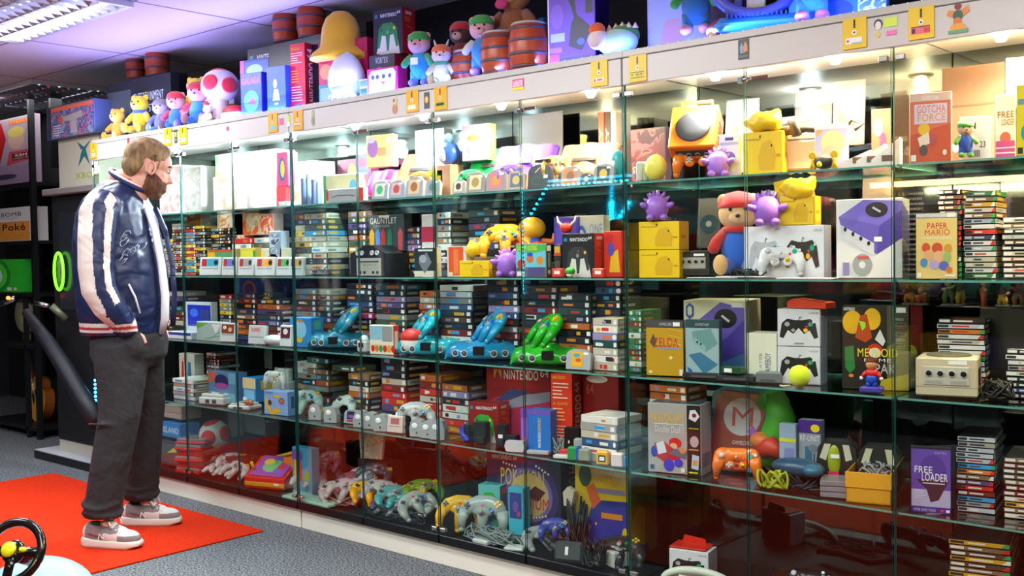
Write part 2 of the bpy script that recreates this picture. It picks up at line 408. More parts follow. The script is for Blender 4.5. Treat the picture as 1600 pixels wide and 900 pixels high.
FL = ['louvred ceiling light directly above the red floor mat', 'dim louvred ceiling light over the black shelving', 'louvred ceiling light in the shop aisle behind the person',
      'louvred ceiling light above the camera side of the aisle', 'louvred ceiling light above the middle of the cabinet row', 'louvred ceiling light above the end of the cabinet row', 'louvred ceiling light in the far corner of the shop']
for (x, y, e), l in zip(FIX, FL): fixture(x, y, l, 9 if e > 6 else 1.2)

# ------------------------------------------------------------------ the row of glass display cabinets (each two bays wide)
def pane(x0, y0, z0, x1, y1, z1, thin):
    """a glass sheet; faces across `thin` are clear, the cut edges green"""
    m = M(); T = {'x': 0, 'y': 1, 'z': 2}[thin]
    vs = [(x, y, z) for z in (z0, z1) for y in (y0, y1) for x in (x0, x1)]
    F = {2: [(0, 2, 3, 1), (4, 5, 7, 6)], 1: [(0, 1, 5, 4), (2, 6, 7, 3)], 0: [(0, 4, 6, 2), (1, 3, 7, 5)]}
    for a in F: m.add(vs, F[a], GLASS if a == T else (EDGEL if thin == 'z' else EDGE))
    return m
FASC = mat('cfcac4', .35); MIR = mat('6c7775', .04, 1.0)
BACKS = ['rear', 'mid']
def cabinet(x0, label, spots):
    o = thing('display_cabinet', label, 'cabinet', (x0, 0, 0), 0, 'glass display cabinets')
    w2 = 2*W; g = .006
    M().box(g, .01, 0, w2-g, DEP, .088, mat('efe8d6', .4), .002).build('plinth', o)
    M().box(.0, .0, .088, w2, DEP, .108, BLACK).build('floor_panel', o)
    for i in range(4):                   # lower door rails
        M().box(i*W/2+.004, -.012, .092, (i+1)*W/2-.004, -.0005, .128, mat('191b1c', .25, .4), .002).build('door_rail', o)
    M().box(.003, -.012, ZA, w2-.003, .012, 1.915, FASC, .002).build('fascia', o)
    M().box(0, .013, 1.872, w2, DEP, 1.892, mat('f2ede2', .35)).build('ceiling_panel', o)
    M().box(0, -.006, 1.919, w2, DEP, ZT, mat('c6c1bb', .35), .002).build('top_board', o)
    M().box(.002, DEP, .108, w2-.002, DEP+.01, 1.9, MIR).build('mirror_back', o)
    pane(0, .004, .108, .006, DEP, 1.872, 'x').build('side_pane', o)
    pane(w2-.006, .004, .108, w2, DEP, 1.872, 'x').build('side_pane', o)
    pane(W-.003, .004, .108, W+.003, DEP, 1.872, 'x').build('divider_pane', o)
    for b in range(2):
        for k in range(2):
            xa = b*W+k*W/2+.004; xb = xa+W/2-.008
            p = pane(xa, -.008, .115, xb, -.002, 1.86, 'y').build('glass_door', o)
            hx = xa+.02 if k == 0 else xb-.02
            for hz in (.15, ZA-.03): M().box(hx-.014, -.014, hz-.008, hx+.014, .004, hz+.008, CHROME, .002).build('hinge', p)
        m = M(); lx = b*W+W/2
        m.lathe([(.009, -.02), (.009, 0)], CHROME, 14, (lx+.004, 0, ZA-.035), 'y'); m.box(lx-.022, -.014, ZA-.045, lx-.008, -.002, ZA-.027, mat('5c8a80', .3))
        m.tube([(lx+.012, -.016, ZA-.035), (lx+.026, -.016, ZA-.03), (lx+.034, -.016, ZA-.038)], .003, CHROME, 6)
        m.box(lx+.03, -.02, ZA-.042, lx+.085, -.016, ZA-.031, mat('5a2a26', .3, .5), .001); m.build('lock', o)
        for z in (ZB, ZC, ZD, ZE):
            pane(b*W+.007, .006, z-.006, (b+1)*W-.007, DEP-.012, z, 'z').build('shelf', o)
        m = M()
        for z in (ZB, ZC, ZD, ZE):
            for px in (b*W+.011, (b+1)*W-.011):
                for py in (.03, DEP-.05): m.cyl((px-.004, py, z-.014), .005, .008, CHROME, 'z', 8)
        m.build('shelf_pins', o)
    for sx, colr, e, bulb in spots:
        s = M(); s.lathe([(.044, 0), (.042, -.006), (.03, -.012), (.02, -.014)], mat('b9b2a6', .25, .7), 20, (sx, .13, 1.872)); s = s.build('spotlight', o)
        M().lathe([(.013, -.014), (.022, -.02), (.023, -.028), (.012, -.048), (.0, -.049)], mat(bulb, .3, kind='emit', s=60), 16, (sx, .13, 1.872)).build('bulb', s)
        lamp('SPOT', 'spotlight_beam', (x0+sx, .13, 1.81), e*1.75, colr, .02, spot=radians(158), blend=.6)
        lamp('POINT', 'spotlight_glow', (x0+sx, .13, 1.80), e*.3, colr, .03)
WM = (1, .70, .42); CL = (.80, .9, 1); NW = (.93, .95, 1)
cabinet(-W, 'glass display cabinet behind the standing person, at the far end of the row',
        [(.25, CL, 12, 'e8f2ff'), (.68, CL, 14, 'e8f2ff'), (1.22, CL, 25, 'e8f2ff'), (1.70, CL, 20, 'e8f2ff')])
cabinet(W, 'glass display cabinet in the middle of the row with blue and green consoles',
        [(.30, CL, 10, 'e8f2ff'), (.74, CL, 8, 'e8f2ff'), (1.18, WM, 8, 'ffe3b0'), (1.62, WM, 8, 'ffe3b0')])
cabinet(3*W, 'glass display cabinet at the near end of the row with yellow boxes',
        [(.28, NW, 15, 'eef2ff'), (.70, WM, 17, 'ffe0a8'), (1.18, WM, 16, 'ffe0a8'), (1.64, WM, 14, 'ffe0a8')])

# yellow disk cards and stickers on the fascia
FY = -.0125
def disk_card(u, v, label, lab, tone='f0c81c'):
    x = xat(u, FY, 1.87); z = zat(x, FY, v)
    o = thing('disk_card', label, 'disk', (x, FY, z), 0, 'yellow disk cards along the fascia')
    m = M(); y = mat(tone, .35)
    m.box(-.036, -.004, -.045, .036, 0, .045, y, .0015)
    art(m, .072, .09, [], 'f')
    m.build('case', o)
    m = M(); m.T = Matrix.Translation((-.036, -.004, -.045))
    art(m, .072, .09, [('r', .46, .66, .54, .93, '2a2a20'), ('e', .5, .52, .1, .08, 'f4f2ea'), ('e', .5, .52, .045, .036, '4a4a44')])
    m.build('hub', o, fix=False)
    m = M(); m.T = Matrix.Translation((-.036, -.0042, -.045)); art(m, .072, .09, lab); m.build('paper_label', o, fix=False)
    return o
LW = [('r', .18, .16, .82, .36, 'eef0ea'), ('r', .2, .22, .3, .3, 'c03028'), ('r', .38, .24, .7, .28, '6a8a90')]
disk_card(147, 236, 'yellow disk card first on the fascia, at the far end above the person', LW, 'f5b821')
disk_card(263, 214, 'yellow disk card just beside a small dark sticker over the person’s hair', LW, 'f5b821')
disk_card(287, 212, 'yellow disk card over the first seam of the far cabinet', LW, 'f5b821')
disk_card(427, 192, 'yellow disk card with a pale blue label left of the pink notes', [('r', .2, .14, .8, .34, '7fc4cc')], 'f5ae1e')
disk_card(466, 188, 'yellow disk card with a small white barcode right of the pink notes', [('r', .16, .2, .84, .34, 'e8dcb8'), ('r', .2, .22, .8, .26, '4a3a20')], 'f5a81e')
disk_card(645, 158, 'orange-yellow disk card with a pale lettered label', [('r', .15, .12, .8, .33, 'f2f0c8')], 'f5b01e')
disk_card(689, 154, 'orange-yellow disk card with a green and black label', [('r', .14, .16, .84, .34, '86b830'), ('r', .2, .2, .78, .3, '26361a')], 'f5b01e')
disk_card(937, 115, 'yellow disk card with a red and white label above the warm lamp', [('r', .14, .18, .8, .33, 'f2e8e0'), ('r', .2, .2, .3, .3, 'd02818'), ('r', .4, .22, .7, .29, 'e04838')])
disk_card(997, 107, 'yellow disk card with a green and red dotted label', [('r', .12, .2, .84, .34, 'c6e020'), ('r', .1, .35, .86, .37, '222222'), ('r', .1, .15, .86, .17, '222222'), ('r', .42, .24, .6, .3, 'd82818'), ('r', .64, .24, .78, .3, 'd82818'), ('r', .18, .24, .24, .31, '2a5a1a')])
disk_card(1336, 52, 'yellow disk card with a plain white and blue label', [('r', .14, .16, .82, .36, 'f2f2ec'), ('r', .4, .16, .82, .2, '88c8e0'), ('e', .23, .26, .05, .04, 'd82818')])
disk_card(1440, 36, 'yellow disk card with a pink and red pictured label', [('r', .12, .17, .84, .37, 'e86a80'), ('r', .12, .37, .84, .4, '3a1410'), ('r', .15, .2, .28, .34, '281830'), ('r', .62, .2, .84, .34, 'd83820')])
def sticker(u, v, w, h, label, spec, nm='sticker', cat='sticker'):
    x = xat(u, FY, 1.87); z = zat(x, FY, v); m = M(); m.T = Matrix.Translation((-w/2, -.0006, -h/2))
    m.box(0, .0002, 0, w, .0006, h, mm(spec[0][-1])) if spec[0][0] == 'r' and spec[0][1] == 0 and spec[0][3] == 1 else None
    art(m, w, h, spec); o = m.build(nm, fix=False); o.location = (x, FY, z); tag(o, label, cat, 'stickers on the fascia')
sticker(810, 132, .055, .04, 'pink square sticker reading TOTAL! with a yellow strip', [('r', 0, 0, 1, 1, 'e6287c'), ('r', 0, 0, 1, .24, 'e8e020'), ('r', .08, .3, .92, .88, 'f0d8e4'), ('t', 'TOTAL!', .1, .32, .9, .85, 'd02070')])
sticker(1162, 77, .037, .062, 'small black portrait card with an orange and blue picture', [('r', 0, 0, 1, 1, '1c2a2c'), ('p', [(.2, .3), (.45, .3), (.5, .6), (.35, .85), (.15, .6)], '7a9ac8'), ('p', [(.5, .3), (.9, .4), (.85, .7), (.65, .9), (.5, .6)], 'e08a28'), ('r', .08, .08, .92, .22, '56605e')])
sticker(489, 184, .03, .075, 'cream and green figure sticker above the far blue-lit bay', [('e', .5, .7, .3, .28, 'b8b078'), ('e', .5, .3, .36, .26, '9a9460')])
sticker(617, 165, .04, .075, 'gold and red figure sticker left of an orange disk card', [('e', .5, .7, .36, .24, 'd8c088'), ('e', .5, .3, .4, .25, 'c88a60'), ('e', .4, .78, .12, .08, 'a04030')])
sticker(667, 157, .03, .065, 'tiny dark card with a gold question mark', [('r', 0, 0, 1, 1, '5a564c'), ('e', .5, .55, .34, .22, 'e0b030'), ('t', '?', .4, .42, .6, .68, 'f4f0d8')])
sticker(275, 213, .028, .07, 'tiny dark card with a yellow-green mark between two disk cards', [('r', 0, 0, 1, 1, '4a5248'), ('r', .2, .45, .8, .8, 'd8e028'), ('r', .25, .15, .75, .35, '8a9288')])
sticker(1383, 43, .07, .06, 'yellow and pink paper notes beside a drawn face', [('r', .46, .5, 1, .95, 'd8f050'), ('r', .55, .1, .98, .32, 'f078b8'), ('e', .22, .7, .18, .24, '343434'), ('e', .22, .64, .13, .2, 'f0e6da'), ('e', .2, .2, .1, .12, 'e8c858')])
sticker(1497, 28, .068, .088, 'cut-out sticker of an athlete with raised arms', [('e', .5, .85, .14, .1, '8a2a20'), ('p', [(.05, .62), (.35, .5), (.4, .72), (.15, .78)], 'e08a3c'), ('p', [(.95, .66), (.65, .5), (.6, .72), (.9, .85)], 'e08a3c'), ('e', .5, .58, .2, .16, '3c5a48'), ('e', .48, .38, .16, .14, 'd8702c'), ('e', .5, .2, .32, .14, 'e8a030'), ('r', .12, .03, .9, .14, '6aa070')])
sticker(440, 190, .03, .03, 'tiny pink paper square on the fascia seam', [('r', 0, 0, 1, 1, 'ee5a94')])
sticker(451, 189, .022, .05, 'tiny lime and white paper tab on the fascia seam', [('r', 0, .5, 1, 1, 'c8e63a'), ('r', 0, 0, 1, .45, 'f0e8e0')])
sticker(356, 201, .02, .022, 'tiny pink dot on the far fascia', [('e', .5, .5, .5, .5, 'f04a8c')])
sticker(201, 224, .02, .06, 'tiny red and black sticker above the person’s head', [('r', 0, 0, 1, 1, 'c03430'), ('r', 0, 0, 1, .4, '3a2a2a')])

# tiny blue-white lights of the ribbon standing on the cabinet tops
t = thing('light_ribbon', 'string of tiny blue-white lights along the cabinet tops behind the fascia edge', 'light', (0, 0, ZT))
m = M(); m.tube([(x*.1, .03, .004) for x in range(-8, 46)], .003, mat('c8d0d8', .4), 6); m.build('cord', t)
m = M(); bl = mat('a8c8ff', .4, kind='emit', s=9)
for i in range(133): m.ell((-.85+.04*i, .03, .006), .0024, bl, 6, 4)
tag(m.build('diode', t), kind='stuff')
# ------------------------------------------------------------------ makers of the merchandise
def uu_(p): d = Vector(p)-CAM; return 800+FPX*d.dot(_r)/d.dot(_f)
def ctrl_three(name, label, col, loc, rot=(0, 0, 0), sc=1, group=None, cat='controller', clear=False, cbtn='f2c21c'):
    """three-pronged gamepad lying in local XY, prongs to -Y"""
    if group and 'gamepad' in group: loc = (xat(uu_(loc), loc[1]+.075, loc[2]), loc[1]+.075, loc[2]+.012)
    o = thing(name, label, cat, loc, 0, group, sc); o.rotation_euler = rot
    c = mat(col, .22); m = M()
    m.tube([(-.068, -.006, .012), (-.05, .016, .015), (-.02, .026, .017), (.02, .026, .017), (.05, .016, .015), (.068, -.006, .012)], [.022, .026, .028, .028, .026, .022], c, 12, flat=.62)
    m.ell((0, .012, .014), (.05, .032, .016), c)
    m.tube([(-.066, .0, .012), (-.076, -.03, .008), (-.074, -.062, .0)], [.024, .018, .012], c, 12, flat=.7)
    m.tube([(.066, .0, .012), (.076, -.03, .008), (.074, -.062, .0)], [.024, .018, .012], c, 12, flat=.7)
    m.tube([(0, .012, .014), (0, -.03, .009), (0, -.072, -.004)], [.026, .019, .012], c, 12, flat=.8)
    for p in ((-.074, -.062, 0), (.074, -.062, 0), (0, -.072, -.004)): m.ell(p, (.012, .012, .0095), c, 10, 8)
    m.build('body', o)
    M().lathe([(.016, .02), (.014, .028), (.005, .03), (.005, .04), (.0095, .043), (.008, .047), (0, .047)], mat('9a9c9c', .4), 16, (0, -.008, 0)).build('thumb_stick', o)
    m = M(); g = mat('3a3c40', .4); m.box(-.066, .008, .026, -.044, .015, .034, g, .001); m.box(-.0585, .0005, .026, -.0515, .0225, .034, g, .001); m.build('direction_pad', o)
    for (x, y, r, cc) in ((.046, .022, .0045, cbtn), (.056, .014, .0045, cbtn), (.064, .022, .0045, cbtn), (.055, .03, .0045, cbtn), (.036, -.002, .006, '2a6ad8'), (.026, .008, .006, '1f9a4a'), (0, .014, .005, 'd02a20')):
        M().cyl((x, y, .022), r, .013, mat(cc, .3), 'z', 10).build('button', o)
    return o
def console_wave(label, col, loc, rz, sc=1, name='game_console', with_pad=None, group=None, plaque='101418'):
    """wide low console: waved lid with two legs and a middle hump, four round sockets"""
    o = thing(name, label, 'console', loc, rz, group, sc)
    loc = (xat(uu_(loc), loc[1]+.03, loc[2]), loc[1]+.03, loc[2]); o.location = loc
    c = mat(col, .18); m = M(); nx, ny = 32, 14; w, d = .27, .19
    def ztop(x, y):                      # x -1..1, y 0 front .. 1 back
        hump = .020*math.exp(-(x/.28)**2)+.012*math.exp(-((abs(x)-.62)/.16)**2)*(1-.6*y)
        z = .05+hump*(1-.35*y)
        ed = max(0, abs(x)-.86)/.14; z -= .022*ed*ed
        if y < .18: z -= .03*((.18-y)/.18)**2
        if y > .9: z -= .02*((y-.9)/.1)**2
        return z
    def P(i, j):
        x = -1+2*i/nx; y = j/ny
        bow = -.018*cos(x*pi*.9)-.006
        X = x*w/2*(1-.02*y); Y = bow*(1-y)+y*d-(.02*max(0, abs(x)-.8)/.2*-1)*(1-y)*.6
        return X, Y, ztop(x, y)
    vs = [P(i, j) for j in range(ny+1) for i in range(nx+1)]; st = nx+1
    fs = [(j*st+i, j*st+i+1, (j+1)*st+i+1, (j+1)*st+i) for j in range(ny) for i in range(nx)]
    rim = [i for i in range(st)]+[j*st+nx for j in range(1, ny+1)]+[ny*st+i for i in range(nx-1, -1, -1)]+[j*st for j in range(ny-1, 0, -1)]
    n0 = len(vs)
    for f_, zz in ((1.0, .018), (.97, .004)):
        for r in rim: q = vs[r]; vs.append((q[0]*f_, (q[1]-d/2)*f_+d/2, min(zz, q[2])))
    K = len(rim)
    for k in range(K):
        k2 = (k+1) % K; fs.append((rim[k], rim[k2], n0+k2, n0+k)); fs.append((n0+k, n0+k2, n0+K+k2, n0+K+k))
    fs.append([n0+K+k for k in range(K)])
    m.add(vs, fs, c, True); m.build('shell', o)
    for x in (-.088, -.052, .052, .088):
        y = -.018*cos(x/(w/2)*pi*.9)-.006
        q = M(); q.lathe([(.0125, 0), (.0125, -.006), (.010, -.006), (.009, -.003)], mat('c4c6c4', .35), 16, (x, y+.002, .022), 'y'); q.lathe([(.0085, -.0045), (0, -.0046)], mat('5a5c5c', .5), 12, (x, y+.002, .022), 'y'); q.build('socket', o)
    q = M(); q.box(-.019, -.029, .018, .019, -.012, .047, mat(plaque, .3), .002); art(q, 1, 1, []); q.build('badge', o)
    M().box(.066, .05, .058, .094, .062, .062, STICK).build('price_sticker', o)
    m = M(); m.box(-.055, .07, .064, .055, .088, .069, mat('24282c', .5), .001); m.build('cartridge_slot', o)
    if with_pad:
        lab, off, r3 = with_pad
        pos = Matrix.Rotation(rz, 4, 'Z') @ Vector(off); pos = Vector(loc)+pos*sc
        ctrl_three('game_controller', lab, col, pos, (r3[0], r3[1], r3[2]+rz), sc*1.05)
    return o
def ctrl_two(name, label, col, loc, rot=(0, 0, 0), sc=1, group=None, hand=None):
    """two-handled gamepad in local XY"""
    o = thing(name, label, 'controller', loc, 0, group, sc); o.rotation_euler = rot
    c = mat(col, .25); m = M()
    m.tube([(-.045, .012, .018), (-.015, .018, .018), (.015, .018, .018), (.045, .012, .018)], [.027, .022, .022, .027], c, 14, flat=.65)
    for s in (-1, 1):
        m.ell((s*.045, .012, .018), (.03, .029, .018), c)
        m.tube([(s*.052, .008, .016), (s*.064, -.022, .01), (s*.066, -.056, .002)], [.025, .018, .011], c, 12)
        m.ell((s*.066, -.056, .002), (.011, .011, .011), c, 10, 8)
        m.ell((s*.022, -.016, .016), (.017, .017, .013), c, 12, 8)
    m.build('body', o)
    M().lathe([(.013, .033), (.004, .036), (.004, .044), (.0095, .046), (.008, .05), (0, .05)], mat('c9cacc', .4), 14, (-.045, .012, 0)).build('thumb_stick', o)
    M().lathe([(.01, .026), (.004, .03), (.004, .036), (.007, .038), (0, .04)], mat('f2c21c', .4), 12, (.022, -.016, 0)).build('yellow_stick', o)
    m = M(); g = mat('b4b6b8', .4); m.box(-.032, -.019, .026, -.012, -.013, .033, g); m.box(-.025, -.026, .026, -.019, -.006, .033, g); m.build('direction_pad', o)
    for x, y, r, cc in ((.045, .013, .009, '12a88a'), (.03, .004, .0045, 'd8282a'), (.062, .018, .005, 'dfe0e0'), (.042, .03, .005, 'dfe0e0'), (0, .01, .0035, 'c8c8c8')):
        M().cyl((x, y, .026), r, .012, mat(cc, .3), 'z', 12).build('button', o)
    return o
def console_cube(label, col, loc, rot, sc=1, face='c9c8c0', group=None, disc='5c5c58', price=True):
    o = thing('game_console', label, 'console', loc, 0, group, sc); o.rotation_euler = rot
    c = mat(col, .3)
    m = M(); m.box(-.075, 0, .004, .075, .155, .105, c, .004)
    for x in (-.055, .055):
        for y in (.02, .135): m.cyl((x, y, 0), .008, .006, BLACK, 'z', 8)
    for k in range(6): m.box(.0745, .03+.018*k, .03, .0756, .04+.018*k, .075, mat('1a1a1a', .6)) if k < 5 else None
    m.box(-.0755, 0, .028, .0755, -.0006, .029, mat('6a6a60', .6)); m.build('shell', o)
    m = M(); m.box(-.056, -.003, .034, .056, 0, .082, mat(face, .3), .001); m.box(-.05, -.0036, .038, -.01, -.003, .046, mat('a8a698', .4), .0004); m.box(.01, -.0036, .038, .05, -.003, .046, mat('a8a698', .4), .0004); m.build('front_panel', o)
    for x in (-.042, -.014, .014, .042):
        q = M(); q.lathe([(.0085, 0), (.0085, -.0035), (.0072, -.0035), (.007, -.0005)], mat('a2a29a', .3), 16, (x, -.003, .064), 'y'); q.lathe([(.007, -.0015), (0, -.0016)], mat('0c0c0c', .6), 12, (x, -.003, .064), 'y'); q.build('socket', o)
    m = M(); m.lathe([(.056, 0), (.056, .003), (.052, .005), (.02, .0065), (0, .0065)], mat(disc, .65), 32, (0, .075, .105)); m.build('disc_lid', o)
    m = M(); m.tube([(-.05, .152, .08), (-.05, .18, .085), (.05, .18, .085), (.05, .152, .08)], .006, c, 8); m.build('handle', o)
    if price: M().box(.005, -.0012, .088, .05, -.0004, .098, STICK).build('price_sticker', o)
    return o
def cart_arch(name, label, col, uL, uR, vT, Y, z, lab, rot=0, group=None, lean=8):
    """upright cartridge with a rounded top and a paper label"""
    loc, w, h, r = spot(uL, uR, vT, Y, z, rot)
    h = min(h, w*.9)
    o = thing(name, label, 'cartridge', (loc[0], loc[1], z+.003), r, group); o.rotation_euler = (-radians(lean), 0, r)
    P = [(0, 0), (w, 0), (w, h*.72)]+[(w/2+w*.5*cos(a*pi/10)*.98, h*.72+h*.28*sin(a*pi/10)) for a in range(1, 10)]+[(0, h*.72)]
    m = M(); m.prism(P, 0, .017, mat(col, .4), 'y'); m.build('shell', o)
    m = M(); art(m, w, h, lab); m.build('paper_label', o, fix=False)
    return o
def cart_flat(label, uL, uR, vT, Y, z, pic, rot=0, group=None, col='d4dad8', name='game_cartridge'):
    loc, w, h, r = spot(uL, uR, vT, Y, z, rot)
    o = thing(name, label, 'cartridge', (loc[0], loc[1], z+.003), r, group); o.rotation_euler = (-radians(6), 0, r)
    m = M(); m.box(0, 0, 0, w, .02, h, mat(col, .45), .003); m.box(w*.12, -.001, h*.36, w*.88, 0, h*.40, mat('8e9694', .5)); m.build('shell', o)
    m = M(); art(m, w, h, pic); m.build('paper_label', o, fix=False)
    return o
def teddy(label, loc, rz, sc, body, head=None, limb=None, hat=None, snout=None, belly=None, sit=True, ears='round', shoe=None, tag_=False, group='soft toys', collar=None, name='plush_toy', seg=18):
    """plain soft toy: trunk, head with snout, two ears, arms and legs"""
    head = head or body; limb = limb or body; snout = snout or head; shoe = shoe or limb
    o = thing(name, label, 'soft toy', loc, rz, group, sc)
    f = lambda c: mat(c, .95, kind='plush')
    m = M(); m.ell((0, 0, .36), (.24, .2, .34), f(body), seg)
    if belly: m.ell((0, -.07, .34), (.17, .15, .25), f(belly), seg)
    m.build('trunk', o)
    m = M(); m.ell((0, -.02, .84), (.27, .24, .24), f(head), seg); m.ell((0, -.2, .78), (.13, .1, .095), f(snout), 14); h_ = m.build('head', o)
    m = M(); [m.ell((s*.1, -.235, .89), .026, mat('15120f', .2), 10, 6) for s in (-1, 1)]; m.ell((0, -.3, .8), (.035, .025, .025), mat('2a1814', .4), 10, 6); m.build('eyes_and_nose', h_)
    for s in (-1, 1):
        if ears == 'round': M().ell((s*.2, 0, 1.03), (.085, .05, .085), f(head), 12, 8).build('ear', o)
        elif ears == 'long': M().tube([(s*.1, 0, 1.0), (s*.16, 0, 1.14), (s*.2, .02, 1.27)], [.06, .07, .03], f(head), 10, flat=.5).build('ear', o)
        M().tube([(s*.18, -.02, .56), (s*.3, -.08, .44), (s*.34, -.16, .34), (s*.345, -.18, .32)], [.09, .085, .08, .05], f(limb), 12).build('arm', o)
        l = M()
        if sit: l.tube([(s*.13, -.05, .13), (s*.2, -.25, .11), (s*.22, -.38, .11)], [.12, .1, .09], f(body), 12); l.ell((s*.23, -.42, .14), (.1, .08, .14), f(shoe), 14, 10)
        else: l.tube([(s*.12, 0, .2), (s*.14, 0, .05), (s*.14, 0, -.06)], [.12, .1, .09], f(body), 12); l.ell((s*.15, -.07, -.06), (.11, .17, .09), f(shoe), 14, 10)
        l.build('leg', o)
    if hat: M().lathe([(.275, .0), (.28, .03), (.25, .12), (.16, .2), (0, .235)], f(hat), 20, (0, 0, .92)).build('knitted_hat', o)
    if collar: M().tube([(.19*cos(a*pi/8), .17*sin(a*pi/8), .62) for a in range(16)], .045, f(collar), 8, closed=True).build('scarf', o)
    if tag_:
        q = M(); q.box(-.06, -.44, .3, .12, -.43, .46, STICK); q.build('paper_tag', o)
    return o
def barrel(label, u, Y, z, r, h, group='wooden-look drum barrels', base=0, vb=None, vt=None):
    x = xat(u, Y, z)
    if vb: base = zat(x, Y, vb)-z; x = xat(u, Y, z+base); h = zat(x, Y, vt)-z-base
    o = thing('toy_barrel', label, 'barrel', (x, Y, z+base+.002), 0, group)
    br = mat('b5461f', .35); prof = [(r*(.84+.16*sin(pi*t/12)), h*t/12) for t in range(13)]
    M().lathe(prof, br, 28).build('staves', o)
    for t in (.06, .34, .64, .92):
        rr = r*(.84+.16*sin(pi*t))+.0015
        M().lathe([(rr-.002, h*t-h*.035), (rr+.002, h*t-h*.03), (rr+.002, h*t+h*.03), (rr-.002, h*t+h*.035)], mat('5c4a58', .35), 28).build('hoop', o)
    M().lathe([(r*.86, h), (r*.87, h+.006), (r*.8, h+.01), (0, h+.008)], mat('b9b4b4', .5), 28).build('drum_skin', o)
    return o
def spikeball(label, u, Y, z, h, rz=.5, col='a06ad0', group='purple knobbly toys', glow=False):
    x = xat(u, Y, z); o = thing('purple_toy', label, 'toy', (x, Y, z+.002), rz, group, h/.12)
    c = mat(col, .35); M().ell((0, 0, .05), (.045, .038, .05), c).build('trunk', o)
    for i, (a, t) in enumerate([(-60, 0), (-38, .0), (-16, .0), (6, 0), (28, 0), (52, 0), (-30, .35), (0, .35), (30, .35)]):
        a = radians(a); M().tube([(sin(a)*.035, .012+t*.05, .055+cos(a)*.035), (sin(a)*.062, .014+t*.06, .055+cos(a)*.066)], [.013, .002], c, 8).build('knob', o)
    for s in (-1, 1):
        M().tube([(s*.036, -.01, .055), (s*.056, -.024, .062), (s*.062, -.03, .066)], [.013, .011, .006], c, 8).build('arm', o)
        M().ell((s*.026, -.026, .012), (.016, .018, .013), c, 12, 8).build('foot', o)
    return o
def disccase(label, uL, uR, vT, Y, z, disc, rot=20, base='e8ecec', ring='9aa0a0', tilt=8, zup=0):
    loc, w, h, r = spot(uL, uR, vT, Y, z+zup, rot)
    o = thing('disc_case', label, 'disc', (loc[0], loc[1], z+.002+zup), r, 'game discs in clear cases'); o.rotation_euler = (-radians(tilt), 0, r)
    m = M(); m.box(0, 0, 0, w, .006, h, mat(base, .1, kind='clear', a=.1), .001); m.build('clear_case', o)
    rr = min(w, h)*.38; m = M()
    m.lathe([(rr*.18, -.001), (rr, -.001), (rr, .0), ], mat(disc, .2), 36, (w/2, 0, h*.48), 'y', False); m.lathe([(rr*.18, -.0014), (rr*.34, -.0014)], mat('cfd3d4', .2), 24, (w/2, 0, h*.48), 'y', False)
    m.build('disc', o); return o
def cable_heap(label, c, rx, ry, hz, col, n=14, group='loose cable bundles', rad=.0028, seed=1):
    r = random.Random(seed); m = M()
    for k in range(n):
        ph = r.uniform(0, 6.28); a = rx*r.uniform(.35, 1); b = ry*r.uniform(.35, 1); cx = r.uniform(-.3, .3)*rx; zz = r.uniform(.1, 1)*hz
        P = [(cx+a*cos(ph+t*.42), b*sin(ph+t*.42)*(.8+.2*sin(t)), zz*(.5+.5*sin(t*.9+ph))+rad+.001) for t in range(15)]
        m.tube(P, rad, mat(col, .5), 5)
    o = m.build('cable_bundle'); o.location = c; return tag(o, label, 'cables', group)
# box-art vocabulary
def pad3(cx, cz, s, col, out='e8e4d8'):
    return [('p', [(cx-.42*s, cz+.18*s), (cx-.2*s, cz+.34*s), (cx+.2*s, cz+.34*s), (cx+.42*s, cz+.18*s), (cx+.48*s, cz-.38*s), (cx+.38*s, cz-.42*s), (cx+.26*s, cz-.02*s), (cx+.1*s, cz-.05*s), (cx+.04*s, cz-.5*s), (cx-.06*s, cz-.5*s), (cx-.1*s, cz-.05*s), (cx-.28*s, cz-.02*s), (cx-.4*s, cz-.42*s), (cx-.5*s, cz-.38*s)], col),
            ('e', cx-.02*s, cz+.06*s, .06*s, .06*s, '8c9090'), ('e', cx+.3*s, cz+.16*s, .05*s, .05*s, 'f2c21c'), ('e', cx+.02*s, cz+.2*s, .03*s, .03*s, 'd02820'), ('e', cx-.3*s, cz+.14*s, .05*s, .05*s, '3a3c40')]
def pad2(cx, cz, sx, sz, col):
    return [('p', [(cx-.44*sx, cz+.16*sz), (cx-.3*sx, cz+.36*sz), (cx-.1*sx, cz+.3*sz), (cx+.1*sx, cz+.3*sz), (cx+.3*sx, cz+.36*sz), (cx+.44*sx, cz+.16*sz), (cx+.5*sx, cz-.44*sz), (cx+.4*sx, cz-.5*sz), (cx+.28*sx, cz-.14*sz), (cx+.14*sx, cz-.3*sz), (cx, cz-.04*sz), (cx-.14*sx, cz-.3*sz), (cx-.28*sx, cz-.14*sz), (cx-.4*sx, cz-.5*sz), (cx-.5*sx, cz-.44*sz)], col),
            ('e', cx-.3*sx, cz+.12*sz, .07*sx, .1*sz, 'a9acb0'), ('e', cx+.18*sx, cz-.14*sz, .06*sx, .09*sz, 'f0b81c'), ('e', cx+.3*sx, cz+.12*sz, .065*sx, .09*sz, '18a078'), ('e', cx+.2*sx, cz+.02*sz, .035*sx, .05*sz, 'd8282a'), ('e', cx+.38*sx, cz+.22*sz, .03*sx, .05*sz, 'e0e0e0'),
            ('l', [(cx-.2*sx, cz-.14*sz), (cx-.08*sx, cz-.14*sz)], .004, 'c0c0c0'), ('l', [(cx-.14*sx, cz-.06*sz), (cx-.14*sx, cz-.22*sz)], .004, 'c0c0c0'), ('l', [(cx, cz+.3*sz), (cx+.03*sx, cz+.44*sz), (cx+.08*sx, cz+.4*sz)], .002, '2a2a2a')]
